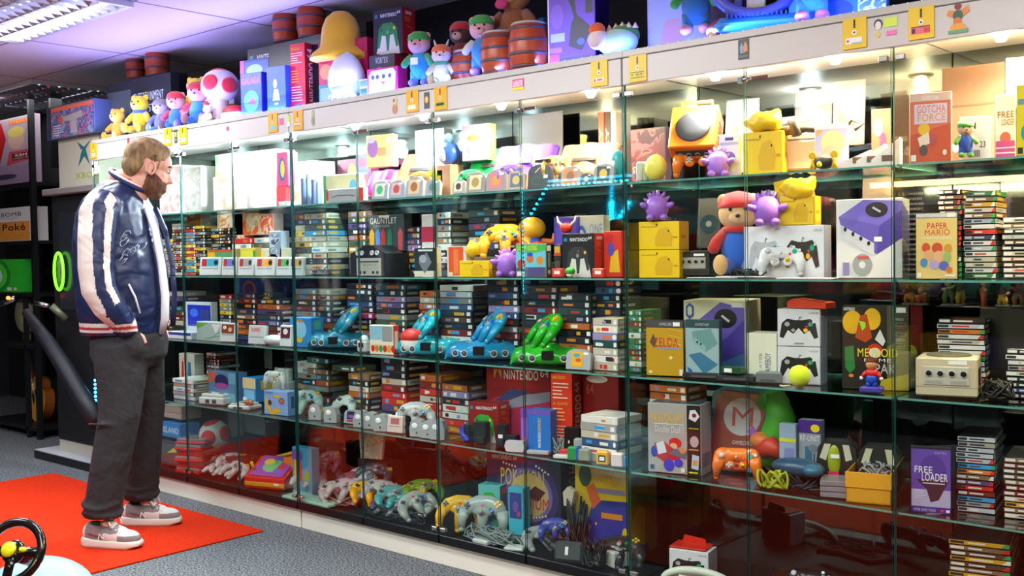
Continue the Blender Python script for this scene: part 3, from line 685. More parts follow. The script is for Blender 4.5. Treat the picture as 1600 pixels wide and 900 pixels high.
def blocktext(x0, z0, x1, n, col='e9e2d4', dz=.03, seed=3):
    r = random.Random(seed); return [('r', x0, z0-k*dz-dz*.32, x0+(x1-x0)*r.uniform(.55, 1), z0-k*dz, col) for k in range(n)]
# ================================================================== big things first: boxes, consoles on the shelves
G64 = ('t', 'NINTENDO')
def n64box(label, uL, uR, vT, Y, z, padcol, bg, side, rot=0, d=.07, w=None, group=None, logo=True, h=None):
    return pbox('controller_box', label, 'box', uL, uR, vT, Y, z, d, bg,
        front=[('r', 0, .0, 1, .34, bg), ('p', [(.1, .05), (.35, 0), (.9, 0), (.8, .45), (.3, .5)], 'd8d4cc')]+pad3(.5, .45, .72, padcol)+[('t', 'NINTENDO', .26, .82, .8, .9, 'f2f0ea', .03), ('t', '64', .82, .86, .93, .93, 'f2f0ea', .03), ('r', .07, .82, .12, .9, '2a9a58'), ('r', .12, .82, .17, .9, '2a58c8')],
        side=[('r', 0, 0, 1, 1, side), ('l', [(.3, .62), (.7, .58), (.78, .45), (.5, .3), (.4, .15)], .003, 'e89a28'), ('r', .2, .86, .7, .93, 'f4e8e0')]+blocktext(.15, .8, .85, 4, 'f0b030', .03, 4), rot=rot, w=w, group=group, h=h)

# ------------------------------------------------------------------ shelf D (fourth row): translucent consoles
console_wave('translucent blue-green console far left of the fourth shelf, beside a blue box', '107a96', (xat(524, .1, ZD), .1, ZD+.004), radians(28), 1.18,
             with_pad=('translucent blue-green gamepad on the far left console', (.0, .065, .108), (radians(38), 0, radians(-58))))
console_wave('translucent turquoise console behind the second door line, next to a red and white dome', '1b9fae', (xat(668, .10, ZD), .10, ZD+.004), radians(28), 1.18,
             with_pad=('turquoise gamepad on the middle turquoise console', (-.01, .065, .108), (radians(38), 0, radians(-58))))
console_wave('bright blue console in front of stacked games left of the green console', '1a8fc4', (xat(748, .07, ZD), .07, ZD+.004), radians(28), 1.18,
             with_pad=('bright blue gamepad propped on the bright blue console', (0, .065, .108), (radians(38), 0, radians(-58))))
console_wave('bright green console beside a grey cartridge on the fourth shelf', '23a81e', (xat(850, .05, ZD), .05, ZD+.004), radians(28), 1.18,
             with_pad=('bright green gamepad propped on the bright green console', (0, .065, .108), (radians(38), 0, radians(-58))))
cart_arch('game_cartridge', 'grey cartridge with a yellow pictured label right of the green console', 'a9acac', 884, 922, 546, .04, ZD, [('r', .22, .12, .68, .88, 'f0b020'), ('e', .42, .68, .14, .1, '38a8b8'), ('e', .5, .45, .12, .1, 'd8582a'), ('r', .7, .72, .9, .84, STICK)], rot=8)
pbox('game_box', 'pale blue boxed toy with a yellow spark standing left of the far console', 'box', 466, 500, 497, .08, ZD, .08, '3f8fd8', front=[('e', .5, .6, .28, .3, '9ad4f0'), ('e', .45, .25, .14, .1, 'f2c21c'), ('e', .5, .9, .12, .06, 'e88a30')], side=[('r', 0, 0, 1, 1, '2f7ac8'), ('r', .2, .6, .8, .9, '52a890'), ('r', .3, .15, .6, .5, 'e8e4c8')], rot=8)
pbox('game_box', 'cream boxed game with a row of red cartoon heads and a red spine', 'box', 578, 615, 508, .05, ZD, .035, 'ece2c8', front=[('r', .02, .5, .98, .97, '8fc0d0'), ('r', .55, .45, .95, .95, '9a9890')]+[('e', .14+.17*i, .2, .08, .12, ('d83020', 'e07a2c', '2f9a5a', 'd83020', 'e8a02c', 'd83020')[i]) for i in range(6)]+[('r', .02, .3, .98, .34, 'e8c890')], side=[('r', 0, 0, 1, 1, 'd83a2a'), ('r', .2, .2, .8, .8, 'f0dcc0')], rot=6)
x = xat(637, .09, ZD); o = thing('spotted_dome', 'small red and white dome behind the cream boxed game', 'toy', (x, .12, ZD+.003)); M().ell((0, 0, .055), (.05, .05, .055), mat('f0ece4', .5)).build('dome', o)
M().ell((.0, -.004, .075), (.0515, .048, .037), mat('d0281e', .5)).build('red_cap', o)
m = M(); m.box(-.03, 0, 0, .03, .045, .05, mat('b6bab8', .4), .006); m.box(-.016, -.001, .022, -.004, 0, .042, BLACK); m.box(.004, -.001, .022, .016, 0, .042, BLACK); m.ell((0, .02, .055), (.024, .02, .02), mat('cdd4d2', .3)); o = m.build('plug_adapter'); o.location = (xat(564, .06, ZD), .06, ZD+.003); tag(o, 'small grey plug adapter with two dark slots beside the far blue-green console', 'adapter')
for i, (u0, u1, vt, c, l) in enumerate([(343, 367, 505, [('r', .1, .45, .9, .92, '8a3a20'), ('e', .3, .75, .12, .1, 'e8e0c8'), ('e', .65, .65, .12, .12, 'e0b890')], 'upright grey cartridge with a brown cartoon label on the fourth shelf'),
                                   (387, 414, 509, [('r', .12, .6, .75, .92, 'e8c8c4'), ('t', 'SUPER', .18, .66, .68, .84, 'c04038')], 'upright white cartridge with small red lettering on the fourth shelf'),
                                   (436, 454, 509, [('r', .1, .4, .9, .9, '5a2038'), ('e', .5, .7, .2, .14, 'e8e4dc')], 'upright grey cartridge with a dark red label beside the white mouse')]):
    cart_flat(l, u0, u1, vt, .05, ZD, c, rot=8)
pbox('game_box', 'white box with a glowing blue picture standing on the fourth shelf', 'box', 296, 337, 472, .16, ZD, .04, 'dfe4ec', front=[('r', .1, .32, .98, .92, '2438c8'), ('e', .35, .7, .16, .12, '4a7af0'), ('p', [(.1, .34), (.98, .45), (.98, .32), (.1, .32)], '8a4ac0'), ('r', .6, .5, .92, .8, '3a4a90')])
pbox('game_box', 'clear-fronted box with a green and white picture standing on the fourth shelf', 'box', 301, 341, 502, .06, ZD, .05, 'dfe6e4', front=[('r', .02, .05, .95, .95, 'a8c0b8'), ('p', [(.02, .6), (.5, .95), (.02, .95)], '6ab848'), ('p', [(.6, .9), (.95, .9), (.75, .4)], 'e8efec'), ('l', [(.5, .1), (.9, .5)], .003, '3a9a70'), ('l', [(.3, .1), (.9, .3)], .003, '3a9a70')], side=[('r', 0, 0, 1, 1, 'c8d2d0')])
pbox('game_box', 'wide white carton at the far end of the fourth shelf', 'box', 262, 299, 518, .05, ZD, .1, 'e2e6ee', front=[('r', .02, .55, .98, .95, '3a4a98')])
pbox('game_box', 'blue square box with an orange ringed picture high on the game stacks', 'box', 370, 404, 434, .24, ZD+.17, .04, '2358c0', front=[('e', .6, .6, .3, .3, 'd87a4a'), ('e', .6, .6, .22, .22, '5a5aa8'), ('r', 0, 0, .15, 1, '58a8d8')])
m = M(); m.ell((0, 0, .012), (.075, .04, .026), mat('d2d6d4', .35)); m.T = Matrix(); o = m.build('computer_mouse'); o.location = (xat(432, .09, ZD), .08, ZD+.014); tag(o, 'pale grey rounded mouse lying in front of the fourth shelf games', 'mouse')
stack('the fourth shelf’s first stack at the far end', 262, 292, 455, .2, ZD)
stack('the slim white-labelled stack on the fourth shelf', 343, 362, 463, .2, ZD, ih=.021, kind='tape', cols=['2b2f33', 'f2d13a', 'd6302a', 'c8bfa8', '2b2f33', '8d8f88'])
stack('the stack behind the white cartridge', 366, 402, 457, .2, ZD)
stack('the stack under the small yellow box', 402, 440, 466, .2, ZD)
pbox('game_box', 'small yellow-fronted box on top of the fourth shelf games', 'box', 411, 432, 458, .22, ZD+.195, .05, '26302a', front=[('e', .3, .35, .3, .25, 'f2c820'), ('t', 'TRI', .1, .6, .7, .95, 'e8e8e0')], h=.05)
stack('the stack left of the far blue-green console', 462, 496, 448, .2, ZD, zstart=ZD)
stack('the stack above the far blue-green console', 497, 537, 449, .22, ZD)
stack('the stack with the magenta box', 543, 585, 443, .24, ZD, fix=['2b2f33', '14161a', 'b8642c', '2b2f33', '14161a', 'a83a6a', '2b2f33', '3c4f7a', '2b2f33'])
stack('the stack behind the cream boxed game', 588, 636, 446, .22, ZD, fix=['9a8fb8', '2b2f33', '1f6d70', '2b2f33', '4a5a4c', '8d8f88', '2b2f33', '5a4a78'])
stack('the stack above the turquoise console', 656, 684, 458, .22, ZD)
stack('the stack right behind the turquoise console', 706, 760, 446, .22, ZD, fix=['8d8f88', 'bfc6cc', 'e9e6dc', '7c2c28', '2b2f33', '604030', '2b2f33', '3c4f7a'])
stack('the stack between the blue and the green console', 762, 812, 440, .2, ZD, fix=['2b2f33', '14161a', '2b2f33', '7c2c28', '8d8f88', '2b2f33', '3c4f7a', '9a8fb8', '2b2f33', '3c4f7a'])
stack('the tall stack behind the green console', 816, 872, 450, .19, ZD, fix=['2b2f33', '604030', '8a6a4a', '2b2f33', '604030', '2b2f33', '2a4a48', '7c2c28', '2b2f33'])
stack('the tall stack right of the green console', 872, 925, 455, .17, ZD, fix=['2b2f33', '5a4a78', 'b8642c', '2b2f33', '14161a', 'b8642c', '2b2f33', '2a4a48', '2b2f33'])
stack('the lower pale stack beside the cabinet seam', 926, 966, 498, .09, ZD, fix=['c8bfa8', 'e9e6dc', 'c8bfa8', '2a4a48', '9a8fb8', 'e9e6dc'])
stack('the dark stack leaning at the cabinet seam', 930, 972, 440, .2, ZD, fix=['2b2f33', '14161a', '3c4f7a', '2b2f33'], zstart=ZD)
# bay 4, shelf D
stack('the green-edged stack at the cabinet seam', 988, 1008, 482, .10, ZD, ih=.02, kind='tape', fix=['2f7f4a', 'e9e6dc', '2f7f4a', '7c2c28', '2f7f4a'])
pbox('game_case', 'gold game case with a red lettered title wrapped in clear film', 'game', 1010, 1069, 500, .05, ZD, .014, '25282a', rot=14,
     front=[('r', .01, .01, .99, .86, 'c89a20'), ('r', .01, .87, .99, .99, '4a4a50'), ('t', 'GAMECUBE', .36, .9, .68, .95, 'c8c8d0', .02), ('r', .72, .89, .9, .96, STICK), ('t', 'ZELDA', .2, .52, .86, .68, 'd03a2a', .03), ('p', [(.1, .6), (.2, .75), (.28, .62), (.22, .5)], '5a5040'), ('r', .32, .47, .92, .51, '8a98a8'), ('e', .66, .33, .05, .03, 'e0dca0'), ('e', .12, .07, .05, .025, 'e8e0b0'), ('r', .88, .02, .97, .13, 'e8e4dc')]+[('l', [(.6, .85-.12*i), (.95, .8-.12*i)], .0016, 'e8c860') for i in range(3)])
pbox('game_case', 'clear-wrapped box showing a pale teal console over a blue tray', 'box', 1071, 1125, 500, .06, ZD, .03, '2a4a50', rot=14,
     front=[('r', .02, .02, .98, .86, '9ab8b8'), ('p', [(.2, .8), (.75, .85), (.95, .6), (.6, .45), (.25, .6)], '6a9a96'), ('p', [(.25, .6), (.6, .45), (.6, .55), (.25, .72)], '86b4ac'), ('e', .36, .62, .03, .02, '22302e'), ('e', .46, .59, .03, .02, '22302e'), ('p', [(.1, .4), (.45, .45), (.95, .25), (.55, .08)], '3a7a9a'), ('p', [(.05, .2), (.2, .14), (.26, .04), (.12, .08)], '2858b8'), ('t', 'GAME', .05, .005, .45, .06, 'e8e8e8'), ('t', 'GAMECUBE', .3, .9, .7, .94, 'c8d0d0')])
pbox('console_box', 'cream console carton with a purple cube picture behind the clear-wrapped box', 'box', 1069, 1166, 470, .17, ZD, .2, 'dcd6b0', rot=14,
     front=[('p', [(.22, .72), (.6, .98), (.98, .9), (.98, .45), (.6, .12), (.35, .3)], '6a5ab0'), ('p', [(.35, .3), (.6, .12), (.98, .3), (.98, .75), (.7, .5)], '4a3a98'), ('e', .68, .76, .18, .13, '14121c'), ('l', [(.62, .8), (.74, .72)], .008, 'c8c8d0'), ('p', [(.04, .8), (.1, .74), (.17, .8), (.17, .92), (.1, .97), (.04, .92)], '3a5aa8'), ('p', [(.07, .82), (.1, .79), (.14, .82), (.14, .9), (.1, .93), (.07, .9)], 'dcd6b0'), ('r', .78, .91, .95, .97, 'e8e4d8'), ('p', [(.5, .0), (.98, .0), (.98, .3), (.55, .15)], '3a70a8')])
pbox('carton', 'plain white carton with violet side lettering left of the gamepad boxes', 'box', 1168, 1214, 521, .1, ZD, .1, 'e2e2c8', rot=10, front=[('v', 'GAMEBOY', .6, .15, .8, .6, '5a5a9a'), ('v', 'PLAYER', .4, .15, .5, .6, 'a8a8a0')])
def padbox(label, uL, uR, vT, Y, z, rot=12, red=True, h=None, d=.09, zb=0):
    return pbox('controller_box', label, 'box', uL, uR, vT, Y, z+zb, d, 'e4e4e6', rot=rot, h=h, group='white gamepad cartons',
        front=[('r', .02, .02, .98, .98, 'dcdde0')]+pad2(.5, .52, .9, .62, '1c1d20')+[('r', .4, .06, .62, .1, '8a8a90'), ('t', 'GAMECUBE', .75, .88, .95, .92, '8a8a8a')], side=[('r', 0, 0, 1, 1, 'c4c8d2'), ('v', 'CONTROLLER', .45, .3, .6, .7, '8a90a0')])
padbox('lower white gamepad carton with a black pad picture on the fourth shelf', 1215, 1282, 522, .1, ZD, h=.118)
padbox('upper white gamepad carton stacked on its twin on the fourth shelf', 1215, 1282, 465, .1, ZD, h=.118, zb=.12)
m = M(); m.prism([(0, 0), (.13, 0), (.13, .018), (.02, .03), (0, .02)], 0, .07, mat('e0421c', .5), 'y'); o = m.build('folded_card'); o.location = (xat(1232, .13, ZD+.24), .12, ZD+.242); tag(o, 'orange-red folded card on top of the two gamepad cartons', 'card')
x = xat(1246, .03, ZD); o = thing('fluffy_ball', 'yellow-green fluffy ball at the front of the fourth shelf', 'toy', (x, .035, ZD+.003)); M().ell((0, 0, .034), (.034, .034, .034), mat('dff22a', .9, kind='plush'), 24, 16).build('ball', o); M().tube([(-.02, -.02, .006), (-.04, -.03, .003), (-.055, -.02, .003)], .003, mat('e8e8b0', .5), 6).build('strap', o)
for u, yy, l, w_, c in ((1100, .05, 'flat dark base plate in front of the clear-wrapped box', .15, '24282a'), (1148, .045, 'second flat dark base plate, beside the green plastic box', .13, '2a2c2e'), (1200, .07, 'grey plastic base plate left of the fluffy ball', .08, '6a7074')):
    m = M(); m.box(-w_/2, 0, 0, w_/2, .12, .02 if w_ > .1 else .035, mat(c, .35), .004); m.box(-w_*.3, -.001, .006, w_*.3, 0, .013, mat('4a4e50', .5)); m.box(-w_*.4, .03, .02, w_*.4, .1, .023, mat('383c3e', .4), .002) if w_ > .1 else None
    o = m.build('console_base_plate'); o.location = (xat(u, yy, ZD), yy, ZD+.003); o.rotation_euler = (0, 0, .25); tag(o, l, 'accessory')
m = M(); m.box(-.035, 0, 0, .035, .04, .024, mat('1c4a2c', .35), .003); m.box(-.022, -.0008, .005, .006, 0, .018, STICK); o = m.build('memory_unit'); o.location = (xat(1136, .02, ZD+.03), .04, ZD+.028); tag(o, 'small green plastic box with a white price tag on a dark base plate', 'accessory')
# the yellow-armoured box
pbox('game_box', 'tall black pack with yellow-green lettering crossing the cabinet divider', 'box', 1316, 1420, 478, .1, ZD, .06, '23241f', rot=16,
     front=[('r', .68, 0, 1, 1, '7a7440'), ('p', [(.68, 1), (1, 1), (1, .72), (.68, .5)], '4a4838'), ('e', .16, .8, .15, .14, 'd8a818'), ('e', .46, .84, .13, .13, 'e0b01c'), ('p', [(.2, .62), (.28, .88), (.38, .9), (.46, .62), (.36, .56)], 'b04818'), ('p', [(.04, .5), (.18, .52), (.2, .25), (.12, .18), (.05, .25)], '2a7a3a'), ('p', [(.26, .82), (.36, .8), (.36, .74), (.31, .7)], '8ae030'), ('e', .5, .46, .12, .09, 'c83020'), ('e', .5, .44, .09, .06, 'd8d4c8'),
            ('t', 'METROID', .24, .39, .84, .49, 'e8e61c', .04), ('t', 'PRIME', .34, .33, .74, .37, 'e4e4e0', .02), ('t', 'PAK', .5, .19, .82, .31, 'b8bab4', .04), ('e', .14, .16, .04, .02, 'e07a28'), ('t', 'NINTENDO', .03, .94, .2, .98, 'f0f0f0'), ('r', .82, .92, .96, .98, STICK), ('p', [(.5, .6), (.58, .72), (.66, .58), (.62, .52)], 'd8d8d0'), ('p', [(.55, 0), (1, 0), (1, .2), (.6, .12)], 'c8b428')], side=[('r', 0, 0, 1, 1, '14160f')])
console_cube('beige cube console with four sockets on the right end of the fourth shelf', 'cfc3a2', (xat(1466, .06, ZD), .05, ZD+.003), (0, 0, radians(14)), 1.08, 'c2bfae', disc='5a584c')
o = thing('toy_figure', 'tiny figure in a red shirt standing on a purple cube stand', 'figure', (xat(1360, .04, ZD), .05, ZD+.003), .2)
M().box(-.032, -.02, 0, .032, .025, .018, mat('4a40a0', .35), .004).build('stand', o)
m = M(); m.ell((0, 0, .04), (.018, .014, .018), mat('1f4ac0', .4)); m.tube([(-.008, 0, .03), (-.009, 0, .018)], .008, mat('1f4ac0', .4), 8); m.tube([(.008, 0, .03), (.009, 0, .018)], .008, mat('1f4ac0', .4), 8); m.ell((0, 0, .058), (.02, .014, .014), mat('d0281e', .4)); m.tube([(-.016, 0, .06), (-.026, -.006, .046)], .006, mat('d0281e', .4), 8); m.tube([(.016, 0, .06), (.026, -.006, .046)], .006, mat('d0281e', .4), 8)
m.ell((-.028, -.006, .042), .006, mat('f0ede6', .5), 8, 6); m.ell((.028, -.006, .042), .006, mat('f0ede6', .5), 8, 6); m.build('trunk', o)
M().ell((0, 0, .083), (.017, .016, .017), mat('d8905c', .5)).build('head', o); M().ell((0, .002, .092), (.018, .017, .012), mat('5a2a14', .7)).build('hair', o)
stack('the white-spined stack behind the beige console', 1464, 1540, 500, .2, ZD, ih=.0155, d=.19, kind='case', fix=['14161a', 'c8bfa8', 'd6302a', 'd9a427', '2f7f4a', '14161a', 'c8bfa8', 'e9e6dc', 'e9e6dc', 'c8bfa8', 'e9e6dc', 'e07a2c', 'bfc6cc'], rot=10)
stack('the low stack right of the black cables', 1572, 1640, 545, .16, ZD, ih=.0155, d=.19, kind='case', fix=['2b2f33', '3c4f7a', '2b2f33', '2b2f33', 'c8bfa8', 'a8a39a', 'c8bfa8', 'e9e6dc'], rot=8)
cable_heap('black cables wound around a power brick beside the beige console', (xat(1550, .09, ZD), .11, ZD+.003), .045, .03, .05, '0e0f10', 16, seed=4, rad=.0035)
pbox('console_box', 'black carton standing behind the white-spined game stack', 'box', 1436, 1505, 478, .3, ZD, .1, '0c0d10', front=[('e', .3, .45, .08, .12, '5a5c60'), ('e', .3, .45, .06, .09, '0c0d10'), ('t', 'GAMECUBE', .2, .8, .6, .86, '8a8a90')])
pbox('shelf_riser', 'low black riser carrying small figures behind the game stacks', 'riser', 1425, 1660, 481, .30, ZD, .14, '0c0e0f', h=.245)
FIGC = [('c8842a', '9a5a20'), ('5a6a3a', 'd8d0a0'), ('b8962a', '5a4a20'), ('d8603a', 'e8b890'), ('c8a03a', '7a4a2a'), ('8a6a3a', 'b84a3a'), ('d04a20', 'e0a060')]
for i, (u, c) in enumerate(zip((1420, 1466, 1500, 1537, 1567, 1592, 1440), FIGC)):
    o = thing('toy_figure', f"{['ochre crouching', 'olive standing', 'gold striding', 'salmon leaping', 'amber seated', 'brown bulky', 'orange curled'][i]} tiny figure on the black riser", 'figure', (xat(u, .33, ZD+.25), .33, ZD+.25), i*.7, 'tiny figures on the black riser')
    M().cyl((0, 0, 0), .02, .005, mat('7a8078', .4)).build('base', o)
    m = M(); hh = (.032, .05, .042, .055, .03, .045, .025)[i]
    m.tube([(-.008, 0, .004), (-.01, .002, hh*.5), (0, 0, hh)], [.006, .008, .011], mat(c[0], .5), 8); m.tube([(.01, 0, .004), (.012, -.003, hh*.5), (0, 0, hh)], [.006, .008, .011], mat(c[0], .5), 8)
    m.tube([(0, 0, hh), (.02, -.005, hh+.012*(i % 2))], [.007, .004], mat(c[1], .5), 8); m.tube([(0, 0, hh), (-.02, -.004, hh+.01*((i+1) % 2))], [.007, .004], mat(c[1], .5), 8); m.build('trunk', o)
    M().ell((0, -.002, hh+.018), (.01, .01, .011), mat(c[1], .5), 10, 8).build('head', o)

# ------------------------------------------------------------------ shelf C (third row)
stack('the far-end column of slim games near the person', 252, 268, 372, .1, ZC, ih=.0165, kind='tape', w=.1, cols=['2b2f33', '8d8f88', 'f2d13a', 'c8bfa8'])
stack('the second column of slim games near the person', 270, 286, 350, .12, ZC, ih=.0165, kind='tape', cols=['2b2f33', '8d8f88', '7c2c28', 'c8bfa8'])
stack('the slim column past the first glass edge', 291, 303, 352, .14, ZC, ih=.0165, kind='tape', cols=['2b2f33', '3ba0d8', 'd6302a', '8d8f88', 'f2d13a'], w=.1)
stack('the column of slim games with a yellow spine', 305, 322, 352, .14, ZC, ih=.0165, kind='tape', fix=['2b2f33', 'f2d13a', '2b2f33', '8d8f88', '2b2f33', '14161a', '8d8f88'])
stack('the middle column of slim dark games', 324, 341, 358, .16, ZC, ih=.0165, kind='tape', fix=['2b2f33', '14161a', 'f2d13a', '2b2f33', '8d8f88'])
stack('the last column of slim dark games', 343, 361, 358, .16, ZC, ih=.0165, kind='tape', fix=['2b2f33', '14161a', '604030', '2b2f33'])
stack('the pile with a red-lettered white carton on top', 363, 396, 372, .16, ZC, fix=['c8bfa8', '2f7f4a', 'd9a427', 'a8a39a', '2b2f33', 'e9e6dc', 'd6302a'])
stack('the pile beside the small silver picture box', 398, 432, 370, .16, ZC, fix=['c8bfa8', 'd9a427', '8a6a4a', '7c2c28', '8a6a4a', '4a5a4c'])
CW = [('orange-pictured carton leaning high at the far end of the third shelf', 293, 315, 325, ('f08a2c', 'e8501c', 'f8d8a0', 22)), ('pale orange carton on top of the slim games', 322, 362, 328, ('f8e0c8', 'f0903c', 'f8c890', 'fff0e0', 18)),
      ('yellow-white carton on top of the third shelf piles', 363, 405, 335, ('f8ecc8', 'f0c070', 'e86a3c', 14)), ('red-orange lettered box on the third shelf piles', 406, 428, 335, ('e8602c', 'f8d0a0', 'c83a20', 20))]
for l, a, b, vt, bs in CW: pbox('game_box', l, 'box', a, b, vt, .2, ZC+.205, .06, 'f0e4d4', front=[('r', .03, .03, .97, .97, bs)])
pbox('game_box', 'small silver box with a grey machine picture on the third shelf', 'box', 421, 440, 362, .12, ZC+.075, .05, 'a8b8c8', front=[('r', .1, .1, .9, .9, ('8a9aaa', 'c8d4e0', '4a5a68', 30))])
pbox('game_box', 'yellow and green boxed game lying on edge behind the white cartridges', 'box', 325, 366, 391, .12, ZC, .04, 'd8c88a', front=[('r', 0, .1, .3, .9, 'e8b820'), ('r', .3, .1, .95, .9, '5a9a68'), ('r', .05, .9, .95, 1, 'c85a30')])
pbox('game_box', 'yellow box with a green band behind the white cartridges', 'box', 376, 400, 388, .12, ZC, .04, 'e0d050', front=[('r', .1, .4, .85, .9, 'e8e040'), ('r', .85, .3, 1, .9, '3aa040')])
pbox('game_box', 'pale box with a red animal picture behind the white cartridges', 'box', 409, 450, 389, .12, ZC, .04, 'd4d0ac', front=[('e', .45, .5, .25, .3, 'c84a30'), ('r', 0, .3, .1, .9, 'e8d820')])
for i, (u0, u1, c) in enumerate([(311, 344, '38a8c8'), (346, 369, '6a7ac8'), (371, 395, 'a8a8a0'), (398, 428, 'e8a028'), (431, 453, '58b85a'), (455, 476, 'e8b060')]):
    cart_flat(['upright white cartridge with a turquoise pictured label, first in its row', 'upright white cartridge with a violet pictured label, second in its row', 'upright white cartridge with a grey figure label, third in its row', 'upright white cartridge with an orange label, fourth in its row', 'upright white cartridge with a green and red label beside the glass edge', 'upright white cartridge cut by the green glass edge, last in its row'][i],
              u0, u1, 403, .045, ZC, [('r', .08, .48, .92, .93, 'eceae4'), ('r', .1, .5, .35, .9, 'b83038'), ('r', .36, .5, .9, .9, c), ('e', .78, .7, .1, .14, '2a2a2a')], rot=6, group='upright white cartridges on the third shelf')
# bay 2 shelf C
stack('the third shelf pile by the first cabinet seam', 462, 490, 332, .2, ZC, fix=['c8bfa8', '2b2f33', '7c2c28', 'c8bfa8', '4a5a4c', 'd9a427', 'c8bfa8', 'f2d13a'])
stack('the pale-spined pile with a sky blue end', 493, 529, 336, .2, ZC, fix=['4a5a4c', 'c8bfa8', '2b2f33', 'c8bfa8', 'e9e6dc', 'c8bfa8', 'c8bfa8', '3ba0d8', '4a5a4c'])
stack('the green and gold pile left of the four-coloured box', 545, 574, 328, .24, ZC, fix=['2b2f33', '5a4a78', '4a5a4c', '8a6a4a', 'd9a427', '4a5a4c', 'b8642c'])
pbox('game_box', 'big grey boxed game with block lettering over coloured warriors', 'box', 577, 632, 338, .22, ZC+.11, .05, '3a4446', front=[('t', 'GAUNTLET', .04, .76, .8, .93, 'e0d8c8', .04), ('t', 'LEGENDS', .15, .67, .6, .73, 'b0a898')]+[('p', [(x_, .02), (x_+.12, .02), (x_+.13, .5), (x_+.06, .64), (x_-.01, .5)], c) for x_, c in ((.03, 'e0a818'), (.2, '3a78c0'), (.36, 'c83a38'), (.54, '1f7a5a'), (.84, 'c85058'))]+[('r', .3, .93, .6, 1, 'e8e4d8')])
loc, w_, h_, r_ = spot(548, 604, 384, .08, ZC, 4)
o = thing('console_kiosk', 'black console cradle with four sockets and a cream card front', 'console', (loc[0], loc[1], ZC+.002), r_)
P = [(0, 0), (w_, 0), (w_, h_*.72), (w_*.86, h_*.8), (w_*.62, h_*.98), (w_*.5, h_), (w_*.38, h_*.98), (w_*.14, h_*.8), (0, h_*.72)]
M().prism(P, 0, .16, mat('15171c', .3)).build('body', o)
m = M(); art(m, w_, h_, [('r', .18, .02, .86, .58, 'a8a89a'), ('r', .24, .44, .8, .48, '1a1a1a'), ('t', 'NINTENDO 64', .35, .33, .72, .38, '5a5a50'), ('l', [(.2, .26), (.84, .26)], .0008, '6a6a60')]+[('e', q, .12, .035, .05, '15150f') for q in (.28, .4, .64, .76)]); m.build('card_front', o, fix=False)
for q in (.22, .34, .62, .76):
    k_ = M(); k_.lathe([(.011, 0), (.011, -.005), (.009, -.005), (.008, -.001)], mat('b4b6b4', .3), 14, (w_*q, 0, h_*.74), 'y'); k_.build('socket', o)
pbox('game_box', 'dark box with a tilted silver cartridge picture left of the orange box', 'box', 648, 680, 388, .06, ZC, .04, '23282a', rot=6, front=[('r', 0, 0, 1, .2, 'd8d4b8'), ('p', [(.2, .5), (.6, .85), (.85, .5), (.5, .1)], '74787c'), ('e', .42, .62, .18, .14, 'a4a8ac'), ('r', .2, .88, .9, .94, 'e0ddd0')], side=[('r', 0, 0, 1, 1, 'cfc8b0')])
stack('the small pile behind the tilted cartridge box', 634, 658, 356, .24, ZC, fix=['2b2f33', '14161a', '4a5a4c', '604030', '9a8fb8', '5a4a78', '3c4f7a'])
pbox('game_box', 'white box with a red band standing by the second door line', 'box', 660, 683, 336, .22, ZC+.0, .05, 'e2e2dc', front=[('r', 0, .55, 1, .8, 'c02848'), ('r', .2, .15, .7, .35, '9aa060')])
cable_heap('black gamepad with yellow buttons under a tangle of cable on the third shelf', (xat(503, .1, ZC), .1, ZC+.003), .07, .04, .04, '101214', 12, seed=9)
# bay 3 shelf C
stack('the grey-spined pile behind the yellow gamepad', 708, 757, 334, .18, ZC, fix=['2b2f33', '4a5a4c', '8d8f88', '2b2f33', '3c4f7a', 'c8bfa8', '2b2f33', '5a4a78'], d=.19)
stack('the white and grey pile at the second door line', 684, 706, 336, .2, ZC, fix=['8d8f88', '2b2f33', 'e9e6dc', '2b2f33', 'e9e6dc', '8d8f88', 'c8bfa8'])
pbox('accessory_pack', 'clear pack holding an orange translucent case', 'box', 684, 714, 386, .05, ZC, .05, 'd8d4cc', rot=6, front=[('r', .1, .05, .85, .98, 'e8561c'), ('r', .35, .1, .6, .9, 'f0803c'), ('r', .1, .02, .3, .16, 'e8d8b0')])
def yellowbox(label, uL, uR, vT, Y, z, h=None, lid=True, rot=12, zb=0):
    o = pbox('cardboard_pack', label, 'box', uL, uR, vT, Y, z+zb, .09, 'f2c90e', rot=rot, h=h, group='yellow open-topped packs', front=[('r', .06, .8, .45, .84, 'c89a10'), ('p', [(.42, .1), (.8, .1), (.84, .5), (.7, .8), (.5, .72), (.4, .4)], 'e0ae10'), ('e', .45, .88, .02, .04, '2a2410'), ('e', .74, .66, .022, .035, '2a2410'), ('r', .86, .4, .96, .46, 'c89010')], side=[('r', 0, 0, 1, 1, 'e8b410'), ('r', .2, .4, .7, .5, 'c07a10')])
    return o
o = yellowbox('yellow pack with a folded insert left of the purple toy on the third shelf', 718, 764, 408, .04, ZC)
def lump(label, u, Y, z, r, col='f4c818', nm='yellow_insert'):
    q = M().ell((0, 0, r[2]), r, mat(col, .4), 30, 18)
    if nm == 'yellow_insert': q.v = [p*(1+.28*noise.noise(p*45))+Vector((0, 0, .012*noise.noise(p*30))) for p in q.v]
    o = q.build(nm); o.location = (xat(u, Y, z), Y, z); return tag(o, label, 'toy')
x = xat(742, .07, ZC); lump('rounded yellow insert standing in the pack on the third shelf', 742, .09, ZC+.085, (.05, .035, .026))
spikeball('purple knobbly toy beside the landscape boxed game', 788, .05, ZC, .115, .5)
x0_ = xat(793, .14, ZC)
o = M().box(-.06, 0, 0, .07, .1, .085, mat('2444a8', .35), .012).build('console_stand'); o.location = (x0_, .14, ZC+.003); tag(o, 'blue rounded stand under the big yellow gamepad', 'stand')
